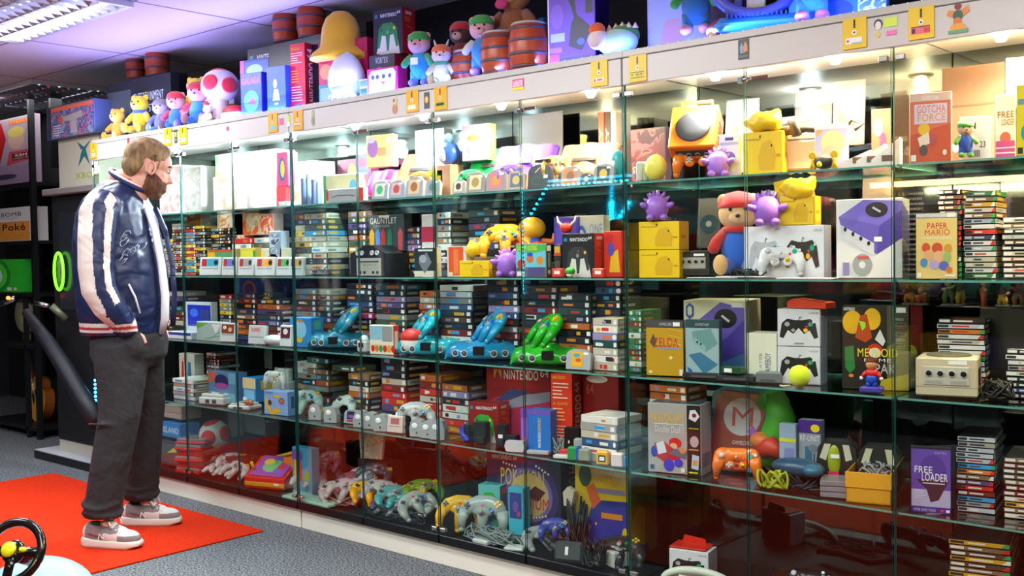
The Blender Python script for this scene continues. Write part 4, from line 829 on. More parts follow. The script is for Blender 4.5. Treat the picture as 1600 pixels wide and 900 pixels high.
ctrl_three('game_controller', 'big yellow three-pronged gamepad on the blue stand', 'f2a81c', (xat(788, .13, ZC+.13), .13, ZC+.145), (radians(55), 0, radians(32)), 1.15, cbtn='3a6ac8')
x = xat(832, .2, ZC+.08); o = thing('round_toy', 'round yellow toy with orange hands and a red bow behind the landscape box', 'toy', (x, .2, ZC+.06), .5)
M().ell((0, 0, .13), (.055, .05, .045), mat('e8b414', .35)).build('head', o); M().ell((0, 0, .05), (.045, .04, .055), mat('2a52c0', .4)).build('trunk', o)
for s in (-1, 1): M().tube([(s*.04, 0, .08), (s*.085, -.01, .075), (s*.1, -.01, .1)], [.012, .012, .02], mat('e8702a', .4), 8).build('hand', o); M().ell((s*.03, -.05, .06), (.026, .018, .02), mat('c8281c', .4)).build('bow', o)
pbox('plinth_box', 'small clear block under the round yellow toy', 'box', 818, 850, 415, .18, ZC, .08, mat('9ab0b0', .2), h=.055)
pbox('game_box', 'landscape boxed game with cartoon racers and a grey spine', 'box', 806, 854, 382, .05, ZC, .035, '8a8c88', rot=8, front=[('r', .02, .02, .98, .98, '70c8d8'), ('r', .02, .02, .98, .3, '5a5a60'), ('p', [(.02, .98), (.98, .98), (.98, .8), (.5, .7), (.02, .78)], '4ab848'), ('t', 'DIDDY KONG', .06, .8, .7, .94, 'e8e030', .03), ('e', .2, .4, .14, .14, 'b84028'), ('e', .48, .55, .12, .12, 'd07030'), ('e', .8, .5, .12, .13, 'd89038'), ('e', .48, .68, .1, .06, '3a4ac0'), ('r', .05, .04, .3, .18, 'e0e0dc'), ('r', .4, .05, .9, .3, '5a4a80')], side=[('r', 0, 0, 1, 1, '3c4040'), ('r', .1, .78, .9, .94, 'd8d8d0'), ('v', 'NINTENDO', .3, .3, .7, .72, 'c8c8c4'), ('e', .5, .15, .3, .07, 'd8d8d0'), ('r', .1, .02, .9, .06, 'c83028')])
pbox('game_box', 'slim dark box with an orange stripe beside the landscape box', 'box', 866, 877, 383, .08, ZC, .1, '2a2620', rot=8, front=[('r', .1, .75, .9, .95, 'd8a838'), ('r', .0, .66, 1, .74, 'd84a28'), ('r', .15, .1, .85, .5, '5a4438')])
n64box('black-fronted gamepad box with a red side and white brand lettering', 879, 929, 366, .06, ZC, '34383a', '15181a', 'e03a20', rot=12, d=.1)
pbox('game_box', 'violet boxed game with a grey ringed logo behind the black gamepad box', 'box', 866, 905, 340, .2, ZC+.05, .05, '4a3aa0', front=[('r', .1, .3, .9, .9, '5a48b8')], rot=8)
pbox('game_box', 'cream box printed with overlapping blue rings behind the gamepad box', 'box', 900, 944, 338, .22, ZC+.07, .05, 'd0ccb8', front=[('e', .2, .45, .2, .32, '4a62b8'), ('e', .2, .45, .13, .22, 'd0ccb8'), ('r', .5, .35, .9, .5, '7a92c0'), ('t', 'ONE', .5, .55, .95, .8, '8a9ab8')], rot=8)
o = M().ell((0, 0, .02), (.028, .02, .02), mat('d02820', .3)).build('red_toy'); o.location = (xat(888, .15, ZC+.14), .14, ZC+.165); tag(o, 'small round red toy with horns peeking over the gamepad box', 'toy')
M().tube([(-.022, 0, .03), (-.04, 0, .045), (-.045, 0, .065)], [.006, .005, .002], mat('e0d8c8', .5), 6).build('horn', o); M().tube([(.022, 0, .03), (.04, 0, .045), (.045, 0, .065)], [.006, .005, .002], mat('e0d8c8', .5), 6).build('horn', o)
for u, l in ((870, 'red price block beside the slim dark box'), (934, 'red price block at the foot of the red box side')):
    m = M(); m.box(-.025, 0, 0, .025, .02, .032, mat('e0341c', .4), .003); m.box(-.012, -.0006, .012, .014, 0, .024, STICK); o = m.build('price_block'); o.location = (xat(u, .02, ZC), .02, ZC+.003); tag(o, l, 'price block')
o = thing('mushroom_figure', 'tiny green-capped mushroom figure in front of the black gamepad box', 'figure', (xat(891, .03, ZC), .03, ZC+.003)); M().ell((0, 0, .022), (.019, .019, .015), mat('3aa838', .4)).build('cap', o); M().ell((0, 0, .009), (.014, .014, .01), mat('f0e0c0', .5)).build('stem', o)
pbox('game_box', 'red and yellow pictured box leaning beside the red gamepad box side', 'box', 944, 972, 362, .14, ZC, .04, 'd83424', rot=10, front=[('e', .3, .85, .25, .1, 'c82020'), ('p', [(.3, .1), (.9, .1), (.8, .6), (.4, .5)], 'e8b81c'), ('e', .4, .6, .2, .15, '5a4ab0')])
# bay 4 shelf C
yellowbox('lower yellow pack of the pair by the cabinet seam', 995, 1058, 400, .04, ZC, h=.095)
yellowbox('upper yellow pack of the pair by the cabinet seam', 995, 1058, 370, .04, ZC, h=.095, zb=.097)
spikeball('purple knobbly toy sitting on the two yellow packs', 1027, .07, ZC+.195, .105, .55)
console_cube('small black cube console leaning behind the yellow packs on the third shelf', '1c1d21', (xat(1085, .12, ZC), .11, ZC+.004), (0, 0, radians(18)), .8, 'a8a49a')
teddy('sitting teddy bear with red knitted hat and blue trousers between the packs', (xat(1152, .15, ZC), .16, ZC+.012), radians(28), .24, '2a6ad0', 'e8b884', 'd0281e', hat='d8241c', shoe='f0c07a', group=None, snout='e8c08c', collar='d0281e')
spikeball('purple knobbly toy standing on the white twin-gamepad carton', 1199, .07, ZC+.165, .115, .5)
pbox('controller_box', 'wide white carton with two gamepad pictures on the third shelf', 'box', 1163, 1288, 375, .07, ZC, .08, 'e8e8ec', rot=10, h=.165,
     front=pad2(.27, .5, .42, .62, 'b8bac0')+pad2(.73, .5, .42, .62, '202226')+[('t', 'GAMECUBE', .88, .88, .98, .93, '8a8a8a'), ('l', [(.4, .93), (.46, .96)], .002, '8a8a8a')], side=[('r', 0, 0, 1, 1, 'c8ccd8')])
yellowbox('yellow pack with a peaked insert on the twin-gamepad carton', 1218, 1272, 345, .09, ZC, h=.09, zb=.167)
lump('crumpled yellow insert on top of the yellow pack beside the purple toy', 1246, .12, ZC+.26, (.06, .04, .032))
o = M().prism([(0, 0), (.05, .02), (.045, .06), (-.01, .05)], 0, .004, mat('f0c810', .4)).build('folded_card'); o.location = (xat(1213, .1, ZC+.26), .1, ZC+.255); tag(o, 'yellow card corner sticking up beside the crumpled insert', 'card')
ctrl_two('game_controller', 'white two-handled gamepad leaning on the twin-gamepad carton', 'e2e2e4', (xat(1208, .035, ZC+.05), .035, ZC+.06), (radians(62), 0, radians(22)), .9)
cable_heap('dark cable coiled in front of the teddy bear', (xat(1165, .04, ZC), .05, ZC+.003), .06, .025, .03, '1a1c1e', 10, seed=12)
for i, (u, l) in enumerate([(1110, 'white paper sheet lying in front of the teddy bear'), (1150, 'folded white leaflet lying by the dark cable'), (1255, 'white leaflet lying under the twin-gamepad carton')]):
    m = M(); m.box(-.09, 0, 0, .09, .05, .0025, STICK, .001); o = m.build('leaflet'); o.location = (xat(u, .012, ZC), .012, ZC+.002+.004*(i == 1)); o.rotation_euler = (0, 0, (.1, -.15, .05)[i]); tag(o, l, 'paper')
disccase('silver-blue disc in a clear case behind the black cube console', 1088, 1124, 310, .3, ZC, '2a4a58', 10, zup=.1)
disccase('blue disc with a green spot behind the purple toy', 1188, 1228, 298, .3, ZC, '2a4468', 10, zup=.12)
disccase('orange-red disc in a case behind the purple cube carton', 1345, 1392, 278, .32, ZC, '8a2a6a', 10, base='e8dcd4', zup=.1)
pbox('console_box', 'large console carton picturing a purple cube console and four sockets', 'box', 1307, 1410, 313, .1, ZC, .16, 'e8e6e4', rot=14,
     front=[('p', [(.04, .78), (.42, .99), (1, .96), (1, .5), (.62, .3), (.1, .56)], '6a58c0'), ('p', [(.62, .3), (1, .5), (1, .85), (.66, .66)], '5242a8'), ('p', [(.66, .66), (1, .85), (1, .96), (.42, .99), (.04, .78)], '7a68d0'), ('p', [(.07, .68), (.58, .44), (.58, .28), (.08, .52)], 'd4d4dc'), ('e', .14, .62, .025, .028, '1a1a20'), ('e', .26, .56, .025, .028, '1a1a20'), ('e', .38, .5, .025, .028, '1a1a20'), ('e', .5, .44, .025, .028, '1a1a20'), ('e', .62, .86, .17, .095, '16141e'), ('l', [(.56, .89), (.68, .83)], .006, 'c8c8d0'), ('r', .58, .46, .7, .52, STICK), ('e', .4, .17, .15, .14, '9aa0a4'), ('e', .4, .17, .05, .045, 'e0e0e0'), ('r', .33, .24, .5, .28, 'c85050'), ('r', .1, .04, .2, .2, '8a80b8')],
     side=[('r', 0, 0, 1, 1, 'd4d6d4'), ('e', .5, .2, .4, .13, '5a6464'), ('e', .5, .26, .3, .05, 'b03028'), ('p', [(0, .95), (1, .8), (1, .4), (0, .5)], '6a6aa0')])
pbox('game_case', 'yellow game case with a bubbly red title and cartoon crowd', 'game', 1431, 1496, 334, .04, ZC, .014, '2c2c28', rot=14,
     front=[('r', .01, .01, .99, .92, 'eacb78'), ('r', .01, .93, .99, .99, 'd8d4d0'), ('t', 'GAMECUBE', .4, .935, .7, .97, 'e8e8e8'), ('r', .76, .93, .95, .99, STICK), ('t', 'PAPER', .28, .76, .76, .85, 'e0482c', .06), ('t', 'MARIO', .22, .66, .82, .75, 'e85a2c', .06), ('t', 'THE THOUSAND-YEAR DOOR', .14, .6, .88, .635, 'f4f0e0', .02), ('e', .25, .48, .1, .07, 'd8502c'), ('e', .52, .47, .13, .08, 'd05030'), ('e', .78, .46, .1, .07, 'd89a38'), ('e', .3, .36, .1, .08, 'e8a878'), ('e', .55, .34, .12, .09, 'e8b080'), ('e', .76, .33, .09, .08, '9ab868'), ('e', .2, .25, .09, .07, '4a8ab8'), ('e', .45, .22, .12, .07, 'b8a0c8'), ('e', .68, .2, .12, .07, '5a6ab8'), ('e', .8, .14, .08, .05, 'd8782c'), ('r', .04, .03, .14, .1, 'f0ecdc'), ('r', .7, .04, .95, .07, 'f0ecdc')])
stack('the dark-spined pile behind the yellow game case', 1466, 1502, 298, .28, ZC, ih=.0155, d=.16, kind='case', cols=['14161a', '2b2f33', '604030'], zstart=ZC)
stack('the tall white and green pile on the third shelf', 1506, 1556, 298, .14, ZC, ih=.0155, d=.18, kind='case', rot=8, fix=['2f7f4a', 'e9e6dc', 'c8bfa8', 'c8bfa8', 'e9e6dc', 'bfc6cc', 'e9e6dc', '3c4f7a', 'd6302a', 'e9e6dc', 'bfc6cc', '8a6a4a', 'c8bfa8', 'd9a427', '8a6a4a'])
stack('the orange-lit pile at the picture’s edge on the third shelf', 1566, 1625, 345, .16, ZC, ih=.0155, d=.18, kind='case', rot=8, cols=['2b2f33', 'c8bfa8', '8a6a4a', '604030'])
# ------------------------------------------------------------------ shelf B (top row)
WB = [('white glare-lit carton left of the yellow-green box on the top shelf', 290, 333, 262, .12, ('e8e6e0', 'd8c8c0', 'e8e4e0', 16)), ('tall white lettered carton in the second far bay', 373, 432, 240, .16, ('f6f4f2', 'f0e6dc', 'fafafa', 10)),
      ('white carton standing behind the blue tubes on the top shelf', 465, 512, 254, .14, ('f4eee2', 'e8c8a0', 'd8e0e8', 12)), ('white carton at the far end of the top shelf near the person’s nose', 250, 284, 262, .1, ('f4e8e8', 'f0b8b8', 'f8f0e8', 16)),
      ('wide pale carton under the yellow-green box on the top shelf', 334, 371, 278, .1, ('f6f2e8', 'f0e8d8', 'e8d0b8', 16))]
for l, a, b, vt, Y_, bs in WB: pbox('carton', l, 'box', a, b, vt, Y_, ZB, .12, 'f2f0ec', front=[('r', .04, .04, .96, .96, bs)])
pbox('game_box', 'small green and yellow picture box raised on the pale cartons', 'box', 337, 366, 243, .14, ZB+.12, .06, 'd8dcc0', front=[('r', .02, .5, .98, .98, 'a8c8a0'), ('r', .02, .02, .98, .5, 'e8d070')])
pbox('game_box', 'pink box with a round rainbow picture by the glass edge', 'box', 433, 450, 239, .1, ZB+.1, .06, 'e85a8a', front=[('e', .5, .5, .3, .35, '4a6ab8'), ('e', .55, .5, .2, .25, 'e8d860')])
pbox('game_box', 'coral red box under the pink box by the glass edge', 'box', 433, 447, 258, .1, ZB, .06, 'f0505c', h=.1)
m = M(); m.box(0, 0, 0, .06, .06, .02, mat('dfe4e0', .3), .003); o = m.build('cartridge_case'); o.location = (xat(438, .06, ZB), .05, ZB+.003); tag(o, 'pale small case under the coral red box', 'case')
for i, u in enumerate((474, 483, 491, 499)):
    m = M(); m.cyl((0, 0, 0), .012, (.12, .14, .11, .1)[i], mat(('5a6a88', '7a98b8', '4a5a80', '98b8d0')[i], .25), 'z', 12); o = m.build('boxed_stylus_tube'); o.location = (xat(u, .05+.02*(i % 2), ZB), .05+.02*(i % 2), ZB+.003); tag(o, ('slate blue', 'pale blue', 'dark blue', 'ice blue')[i]+' upright tube in front of the white carton', 'tube', 'upright blue tubes')
pbox('accessory_pack', 'pack printed with a bold red word over yellow on the top shelf', 'box', 506, 563, 275, .08, ZB, .05, 'e8e4d8', rot=5, front=[('r', .08, .5, .98, .96, 'd8cfa0'), ('r', .08, .1, .98, .5, 'd8382c'), ('t', 'TREMOR', .12, .2, .7, .45, 'f4e8d8', .04), ('e', .82, .5, .1, .3, '6ab0d8'), ('r', 0, 0, .08, 1, '4aa868')])
pbox('cartridge_pack', 'long grey cartridge box with a red end in front of the bold red pack', 'box', 513, 568, 297, .03, ZB, .03, 'a8a8a4', rot=5, front=[('l', [(.1, .4), (.25, .5), (.6, .5), (.75, .4)], .003, '3a3a3a'), ('r', .84, 0, 1, 1, 'e03830')])
pbox('game_box', 'dim maroon box with a yellow figure behind the bold red pack', 'box', 511, 562, 253, .26, ZB, .05, '5a2a3a', front=[('e', .45, .5, .15, .4, 'd8b830'), ('r', .6, .2, .95, .8, '3a4060')])
pbox('game_box', 'yellow boxed game with a violet figure leaning above the pink console', 'box', 573, 614, 213, .12, ZB+.15, .035, 'e8d890', rot=8, front=[('e', .25, .6, .2, .3, 'b07ac0'), ('r', .45, .35, .75, .6, 'e8a070'), ('e', .85, .8, .08, .12, 'f8f4e8'), ('e', .2, .85, .15, .1, 'd8c8e8')], side=[('r', 0, 0, 1, 1, 'c8c0a8')])
def tiltconsole(label, col, uL, uR, vT, Y, a=.55, dark=None):
    """wide console leaning back so its lid faces the glass"""
    loc, w, h, r = spot(uL, uR, vT, Y, ZB, 14)
    s = w/.205; r_ = r
    o = console_wave(label, col, (loc[0]+w/2*cos(r_), Y+w/2*sin(r_)+.0, ZB+.03), r_, s)
    o.rotation_euler = (radians(56), 0, r_); o.location.z = ZB+.012; o.location.y += .0; return o
for l, c, a, b in (('hot pink translucent console leaning on the top shelf', 'f0308a', 578, 622), ('orange translucent console leaning behind grey cartridges', 'f0703c', 628, 694), ('green translucent console leaning behind grey cartridges', '18b050', 710, 775), ('violet translucent console leaning beside the green one', '6a4ad8', 778, 850), ('smoky clear console leaning near the cabinet seam', '8a6a58', 880, 950)):
    tiltconsole(l, c, a, b, 245, .13)
ctrl_three('game_controller', 'orange three-pronged gamepad leaning on the orange console', 'f08030', (xat(655, .07, ZB+.07), .08, ZB+.075), (radians(66), 0, radians(30)), .62)
ctrl_three('game_controller', 'green gamepad propped on the green console of the top shelf', '28b868', (xat(733, .07, ZB+.06), .08, ZB+.065), (radians(66), 0, radians(30)), .62)
ctrl_three('game_controller', 'violet gamepad with bright buttons on the violet console', '7a58d8', (xat(800, .08, ZB+.07), .08, ZB+.075), (radians(66), 0, radians(30)), .62)
ctrl_three('game_controller', 'gold gamepad resting on the smoky clear console', 'd8a860', (xat(868, .09, ZB+.08), .09, ZB+.09), (radians(66), 0, radians(50)), .62)
pbox('game_box', 'tall white boxed game with a faded cartoon behind the orange console', 'box', 650, 695, 205, .2, ZB+.03, .06, 'f0ecec', rot=8, front=[('r', .04, .04, .96, .96, ('f6f2f2', 'e8d0d8', 'd8d8ec', 14))], side=[('r', 0, 0, 1, 1, '6a6a68'), ('e', .5, .85, .3, .08, 'c8c8c4')])
pbox('game_box', 'pale violet boxed game with an orange cartoon and a lime side', 'box', 722, 764, 197, .14, ZB+.14, .05, 'c8c4ec', rot=8, front=[('r', .04, .04, .96, .96, 'd4cff0'), ('e', .45, .62, .25, .1, 'f0a070'), ('e', .5, .4, .2, .18, 'e8a8b8'), ('e', .3, .3, .12, .1, '8a9ad8'), ('l', [(.5, .3), (.8, .55)], .004, 'c070b8')], side=[('r', 0, 0, 1, 1, 'b8c050')])
o = thing('round_toy', 'round blue toy with a white belly sitting high between consoles', 'toy', (xat(703, .15, ZB), .15, ZB+.13)); M().ell((0, 0, .05), (.05, .045, .05), mat('2a62d0', .3)).build('trunk', o); M().ell((0, -.035, .045), (.02, .014, .028), mat('f0f4f8', .3)).build('belly', o); M().ell((0, 0, .11), (.026, .024, .024), mat('9ad0e8', .3)).build('head', o)
pbox('plinth_box', 'pale orange open pack under the round blue toy', 'box', 690, 711, 262, .1, ZB, .08, 'f0a888', h=.13)
o = lump('small yellow toy car between grey cartridges on the top shelf', 676, .08, ZB+.002, (.03, .02, .03), 'f4d81c', 'toy_car')
pbox('cardboard_pack', 'yellow pack behind the grey cartridges by the second door line', 'box', 667, 692, 268, .1, ZB, .05, 'f2d21c', front=[('r', .1, .6, .9, .8, 'c8a010')])
CA = [(581, 605, 'a8acb8', 'e8ecc8', '5ab890', 'grey cartridge with a pale green label, first of the far row'), (607, 631, 'a4a8b8', 'e0b8b8', 'c84848', 'grey cartridge with a red figure label, second of the far row'), (633, 660, 'a8aab8', 'e8c898', 'b06830', 'grey cartridge with a tan figure label, third of the far row'), (665, 688, 'b4b8c0', '9aa0a8', '707880', 'grey cartridge with a plain grey label beside the yellow pack'),
      (706, 726, 'b8b4b0', 'f0e0c8', '4a2a28', 'grey cartridge with a dark round label at the second bay’s front'), (728, 757, '9a9690', 'f0dca8', 'b89048', 'grey cartridge with a cream map label'), (759, 790, 'a09c98', 'f07888', 'e0a030', 'grey cartridge with a pink and gold label'), (792, 820, 'c8a898', '6a6a90', 'e0c060', 'warm grey cartridge with a violet and gold label'),
      (876, 906, 'b8a898', 'f08828', '9a6038', 'grey cartridge with a bright orange label near the cabinet seam'), (907, 925, '4a4a4a', '4a4a4a', 'c8c8c8', 'dark grey cartridge showing its plain back'), (927, 958, '9aa0a4', '1a1a1a', 'e8b820', 'grey cartridge with a black and yellow label beside the seam')]
for a, b, c, l1, l2, l in CA:
    cart_arch('game_cartridge', l, c, a, b, 200, .025, ZB, [('r', .16, .14, .8, .86, l1), ('e', .48, .5, .2, .24, l2), ('r', .64, .74, .86, .86, STICK)], rot=8, group='upright cartridges along the top shelf')
o = cart_arch('game_cartridge', 'black cartridge adapter with a round green badge on the top shelf', '35363a', 824, 860, 255, .025, ZB, [('e', .45, .3, .3, .18, '2a5a34'), ('e', .45, .3, .26, .14, '1a2a20'), ('l', [(.3, .65), (.5, .85)], .003, 'e8e4dc'), ('r', .68, .4, .86, .54, STICK)], rot=8)
o = M().box(0, 0, 0, .07, .018, .012, mat('1a1a1a', .4), .002).build('memory_cartridge'); o.location = (xat(832, .04, ZB+.09), .05, ZB+.1); tag(o, 'slim black cartridge lying across the adapter', 'cartridge')
pbox('grey_board', 'plain grey panel leaning at the back of the top shelf', 'panel', 812, 880, 182, .42, ZB, .008, '62646e', rot=0)
for i, (a, c) in enumerate(((936, 'c05040'), (946, '3a3634'), (955, 'b8a898'))): pbox('game_box', ('red-lettered', 'black', 'cream')[i]+' boxed game standing on edge at the back by the seam', 'box', a, a+8, 176, .3, ZB, .1, c, front=[('v', 'PLAY', .2, .2, .8, .8, 'e8d8c8')], group='boxes on edge at the back')
m = M(); m.ell((0, 0, .06), (.03, .02, .06), mat('1a9aa0', .3)); m.ell((-.004, -.012, .07), (.012, .01, .014), mat('e8e0d0', .4)); o = m.build('teal_gamepad_grip'); o.location = (xat(965, .08, ZB), .08, ZB+.004); tag(o, 'teal gamepad standing on end against the cabinet seam', 'controller')
# bay 4 top
pbox('game_box', 'dark boxed game with pale block lettering and red tones', 'box', 986, 1040, 168, .32, ZB+.02, .04, '4a2a30', front=[('r', .02, .02, .98, .98, ('5a3038', '7a4a58', '3a2438', 16)), ('t', 'STARCRAFT', .06, .18, .8, .3, 'e0d0d8', .02), ('t', '64', .82, .24, .92, .3, 'e0d0d8')], h=.2)
console_cube('orange cube console leaning back on the top shelf with a dark round lid', 'e87a14', (xat(1092, .14, ZB), .13, ZB+.055), (radians(62), 0, radians(20)), 1.05, '2a2420', disc='0e0b0b', price=False)
ctrl_two('game_controller', 'orange two-handled gamepad in front of the orange cube console', 'f0801c', (xat(1074, .045, ZB+.05), .045, ZB+.065), (radians(60), 0, radians(25)), 1.0)
spikeball('purple knobbly toy in front of the orange cube console on the top shelf', 1117, .04, ZB, .1, .5, 'b07ae0')
o = lump('pale yellow rounded toy at the seam on the top shelf', 1025, .045, ZB+.002, (.04, .03, .045), 'e8dc58', 'egg_toy')
for i, (u, c) in enumerate(((990, 'dfe2d8'), (1003, 'b8d0a8'), (1010, '7ac0b0'))):
    m = M(); m.box(-.012, 0, 0, .012, .03, .07, mat(c, .4), .006); o = m.build('small_carton'); o.location = (xat(u, .05, ZB), .05+.01*i, ZB+.003); tag(o, ('white', 'pale green', 'mint')[i]+' small rounded carton at the seam of the top shelf', 'box')
pbox('blister_pack', 'white and violet hanging pack beside the purple toy on the top shelf', 'box', 1124, 1156, 212, .08, ZB, .02, 'e4e0f4', rot=12, front=[('r', .3, .86, .7, .93, '3a3a78'), ('r', .05, .75, .95, .82, 'a8a8e0'), ('e', .5, .45, .3, .15, '6a58b8'), ('e', .7, .2, .2, .1, 'e8d8c0'), ('r', .1, .1, .4, .3, 'c8c8f0')])
yellowbox('wide yellow pack with a white price mark on the top shelf', 1161, 1222, 228, .05, ZB, h=.135)
lump('puffed yellow wrap on the wide yellow pack of the top shelf', 1192, .08, ZB+.137, (.065, .04, .03))
o = thing('carry_bag', 'grey and cream console carry bag with a rolled flap and strap', 'bag', (xat(1252, .12, ZB), .16, ZB+.002), radians(18), None, .85)
m = M(); m.box(-.12, 0, 0, .12, .14, .15, mat('2c2826', .7), .02); m.build('sides', o); m = M(); m.box(-.105, -.012, .012, .105, .004, .125, mat('d8bc98', .7), .012); m.build('front_pocket', o)
m = M(); m.tube([(-.15, -.01, .15), (0, -.03, .165), (.15, -.01, .15)], .016, mat('3a342f', .6), 10); m.tube([(-.15, -.012, .165), (0, -.03, .18), (.15, -.012, .165)], .005, mat('c8a878', .5), 8); m.build('rim', o); M().tube([(-.1, .05, .19), (.0, .05, .2)], [.03, .026], mat('2e2a28', .6), 12).build('rolled_flap', o)
M().tube([(.12, .03, .15), (.16, 0, .19), (.2, -.01, .17), (.17, -.01, .15)], .007, mat('3a3634', .6), 8).build('strap', o)
m = M(); m.tube([(-.04, -.02, .19), (-.045, -.03, .2), (-.03, -.035, .14)], .02, mat('46403c', .6), 10); m.build('buckle_strap', o)
pbox('game_case', 'pale violet game case with a glare-washed gold cartoon', 'game', 1273, 1325, 197, .1, ZB, .014, 'e8e0e0', rot=12, front=[('r', .02, .02, .98, .98, 'c8c0ec'), ('e', .55, .6, .36, .28, 'f0dca0'), ('e', .5, .35, .3, .2, 'f0c8a8'), ('p', [(.02, .85), (.2, .98), (.3, .9), (.1, .75)], 'f0b060'), ('r', .02, .9, .98, .98, 'e8e4f0')])
disccase('orange disc with green dot in a tall clear case behind the orange console', 1130, 1182, 155, .3, ZB, 'e0602c', 8, zup=.03)
disccase('dark disc in a square clear case high on the top shelf', 1300, 1350, 126, .26, ZB, '3c3836', 12, base='ece4dc', zup=.09)
disccase('glare-washed clear case with a crumpled silver wrapper', 1240, 1298, 140, .28, ZB, 'd8dcec', 12, base='e4e4ea', zup=.08)
pbox('game_case', 'coral red game case against the cabinet divider on the top shelf', 'game', 1362, 1392, 172, .2, ZB, .014, 'd8604c', rot=12, front=[('e', .35, .7, .25, .15, 'e0b8c8'), ('p', [(.4, .3), (.8, .3), (.7, .6), (.5, .6)], 'a83a68'), ('r', .3, .12, .95, .2, 'e89a60')])
for i, (u, l, c) in enumerate([(1330, 'white small carton lying on the top shelf beside the game case', 'e8e4e4'), (1352, 'white carton printed with a dark cartridge picture', 'ece6e0'), (1375, 'white flat carton against the divider on the top shelf', 'eee8e2')]):
    m = M(); m.prism([(0, 0), (.08, 0), (.08, .05+.015*i), (.0, .018)], 0, .06, mat(c, .4)); m.box(.03, -.001, .012, .06, 0, .03, mat('6a4a3c', .5)); o = m.build('small_carton'); o.location = (xat(u-14, .05, ZB), .05, ZB+.003); o.rotation_euler = (0, 0, .25); tag(o, l, 'box')
for u, l in ((1270, 'tiny yellow key ring figure at the front of the top shelf'), (1304, 'tiny gold key ring figure beside the dark grip')):
    o = thing('key_ring', l, 'key ring', (xat(u, .03, ZB), .03, ZB+.003)); m = M(); m.lathe([(.008, -.003), (.012, -.003), (.012, .003), (.008, .003)], mat('f0c020', .3), 14, (0, 0, .042), 'y'); m.build('ring', o); m = M(); m.tube([(-.006, 0, 0), (0, 0, .02), (.002, 0, .032)], .005, mat('f0b818', .35), 8); m.tube([(.008, 0, 0), (0, 0, .02)], .005, mat('f0b818', .35), 8); m.build('body', o)
o = lump('dark rounded gamepad grip with a yellow spot on the top shelf', 1288, .04, ZB+.002, (.032, .024, .022), '2c2a28', 'gamepad_grip'); M().ell((-.005, -.022, .014), .009, mat('d8e02a', .4), 10, 8).build('yellow_button', o)
# bay 5 top
pbox('game_case', 'red-orange game case titled in bubbly letters with a yellow cartoon', 'game', 1421, 1487, 148, .04, ZB, .014, 'c88878', rot=14,
     front=[('r', .02, .02, .98, .98, 'd86a48'), ('p', [(.02, .4), (.98, .55), (.98, .02), (.02, .02)], 'c8502e'), ('r', .02, .88, .98, .98, 'e0b8a8'), ('t', 'GAMECUBE', .3, .9, .7, .95, 'f4ece8'), ('r', .12, .56, .9, .84, 'd8c8e0'), ('t', 'GOTCHA', .18, .71, .86, .82, 'e87a3c', .06), ('t', 'FORCE', .2, .59, .86, .7, 'e89a3c', .06), ('e', .35, .48, .14, .09, 'e8b828'), ('p', [(.2, .36), (.46, .44), (.5, .28), (.26, .22)], 'f0d8c0'), ('e', .34, .18, .1, .08, '5a4a48'), ('e', .56, .32, .08, .08, 'b84a5a'), ('r', .04, .03, .16, .12, 'f4f0ec'), ('e', .84, .14, .05, .04, 'f4d8c8')])
pbox('carton', 'white carton with a bar code and number beside the red-orange game case', 'box', 1500, 1550, 184, .1, ZB, .09, 'e2dcd4', rot=14, front=[('t', '23', .62, .3, .8, .44, '2a2422'), ('r', .1, .72, .5, .86, '2c2a2a'), ('t', 'GAMEBOY', .14, .75, .46, .83, 'e8e8e4')]+[('r', .4+.03*i, .1, .415+.03*i, .25, '3a3432') for i in range(8)], side=[('r', 0, 0, 1, 1, 'd8b8a4')])
teddy('tiny toy bear in a green hat and blue trousers beside the white carton', (xat(1508, .04, ZB), .045, ZB+.02), radians(25), .078, '2a52b8', 'e8b890', '6ac038', hat='3ab02a', group=None, name='small_bear', seg=12, sit=False)
pbox('console_box', 'dim dark console carton with small white brand lettering on the top shelf', 'box', 1472, 1570, 108, .3, ZB, .1, '5a4434', rot=4, front=[('t', 'NINTENDO', .3, .3, .58, .36, 'e8dccc'), ('t', 'GAMECUBE', .28, .16, .62, .23, 'e8dccc'), ('e', .22, .2, .05, .05, 'e8dccc'), ('r', .1, .6, .9, .62, '4a382c')])
pbox('carton', 'white stand-up case with brown lettering and a magenta foot', 'box', 1556, 1586, 150, .08, ZB, .03, 'f0e8dc', rot=12, front=[('t', 'FREE', .1, .64, .95, .74, '8a4a20', .03), ('t', 'LOADER', .3, .52, .98, .62, '8a4a20', .03), ('e', .5, .32, .28, .1, 'b85a48'), ('r', 0, 0, 1, .28, 'b04890'), ('r', 0, .08, 1, .1, 'f0d8e8'), ('r', 0, .16, 1, .18, 'f0d8e8')])
pbox('game_case', 'yellow game case cut by the picture’s edge on the top shelf', 'game', 1588, 1640, 134, .03, ZB, .014, 'd8c018', rot=14, front=[('r', .02, .02, .98, .98, 'f0d810'), ('r', .05, .72, .7, .8, '7a9aa8'), ('e', .3, .32, .16, .12, '2aa0b8'), ('r', .04, .03, .2, .12, '2a2a2a')])
pbox('game_case', 'pale violet pictured case raised behind the yellow one', 'game', 1572, 1630, 92, .2, ZB+.15, .02, 'd0c4e8', rot=14, front=[('r', .04, .04, .96, .96, ('d8ccec', 'e8b8b0', 'b8b0e0', 14)), ('t', 'FRESH', .2, .2, .9, .36, 'd84a40', .05)])
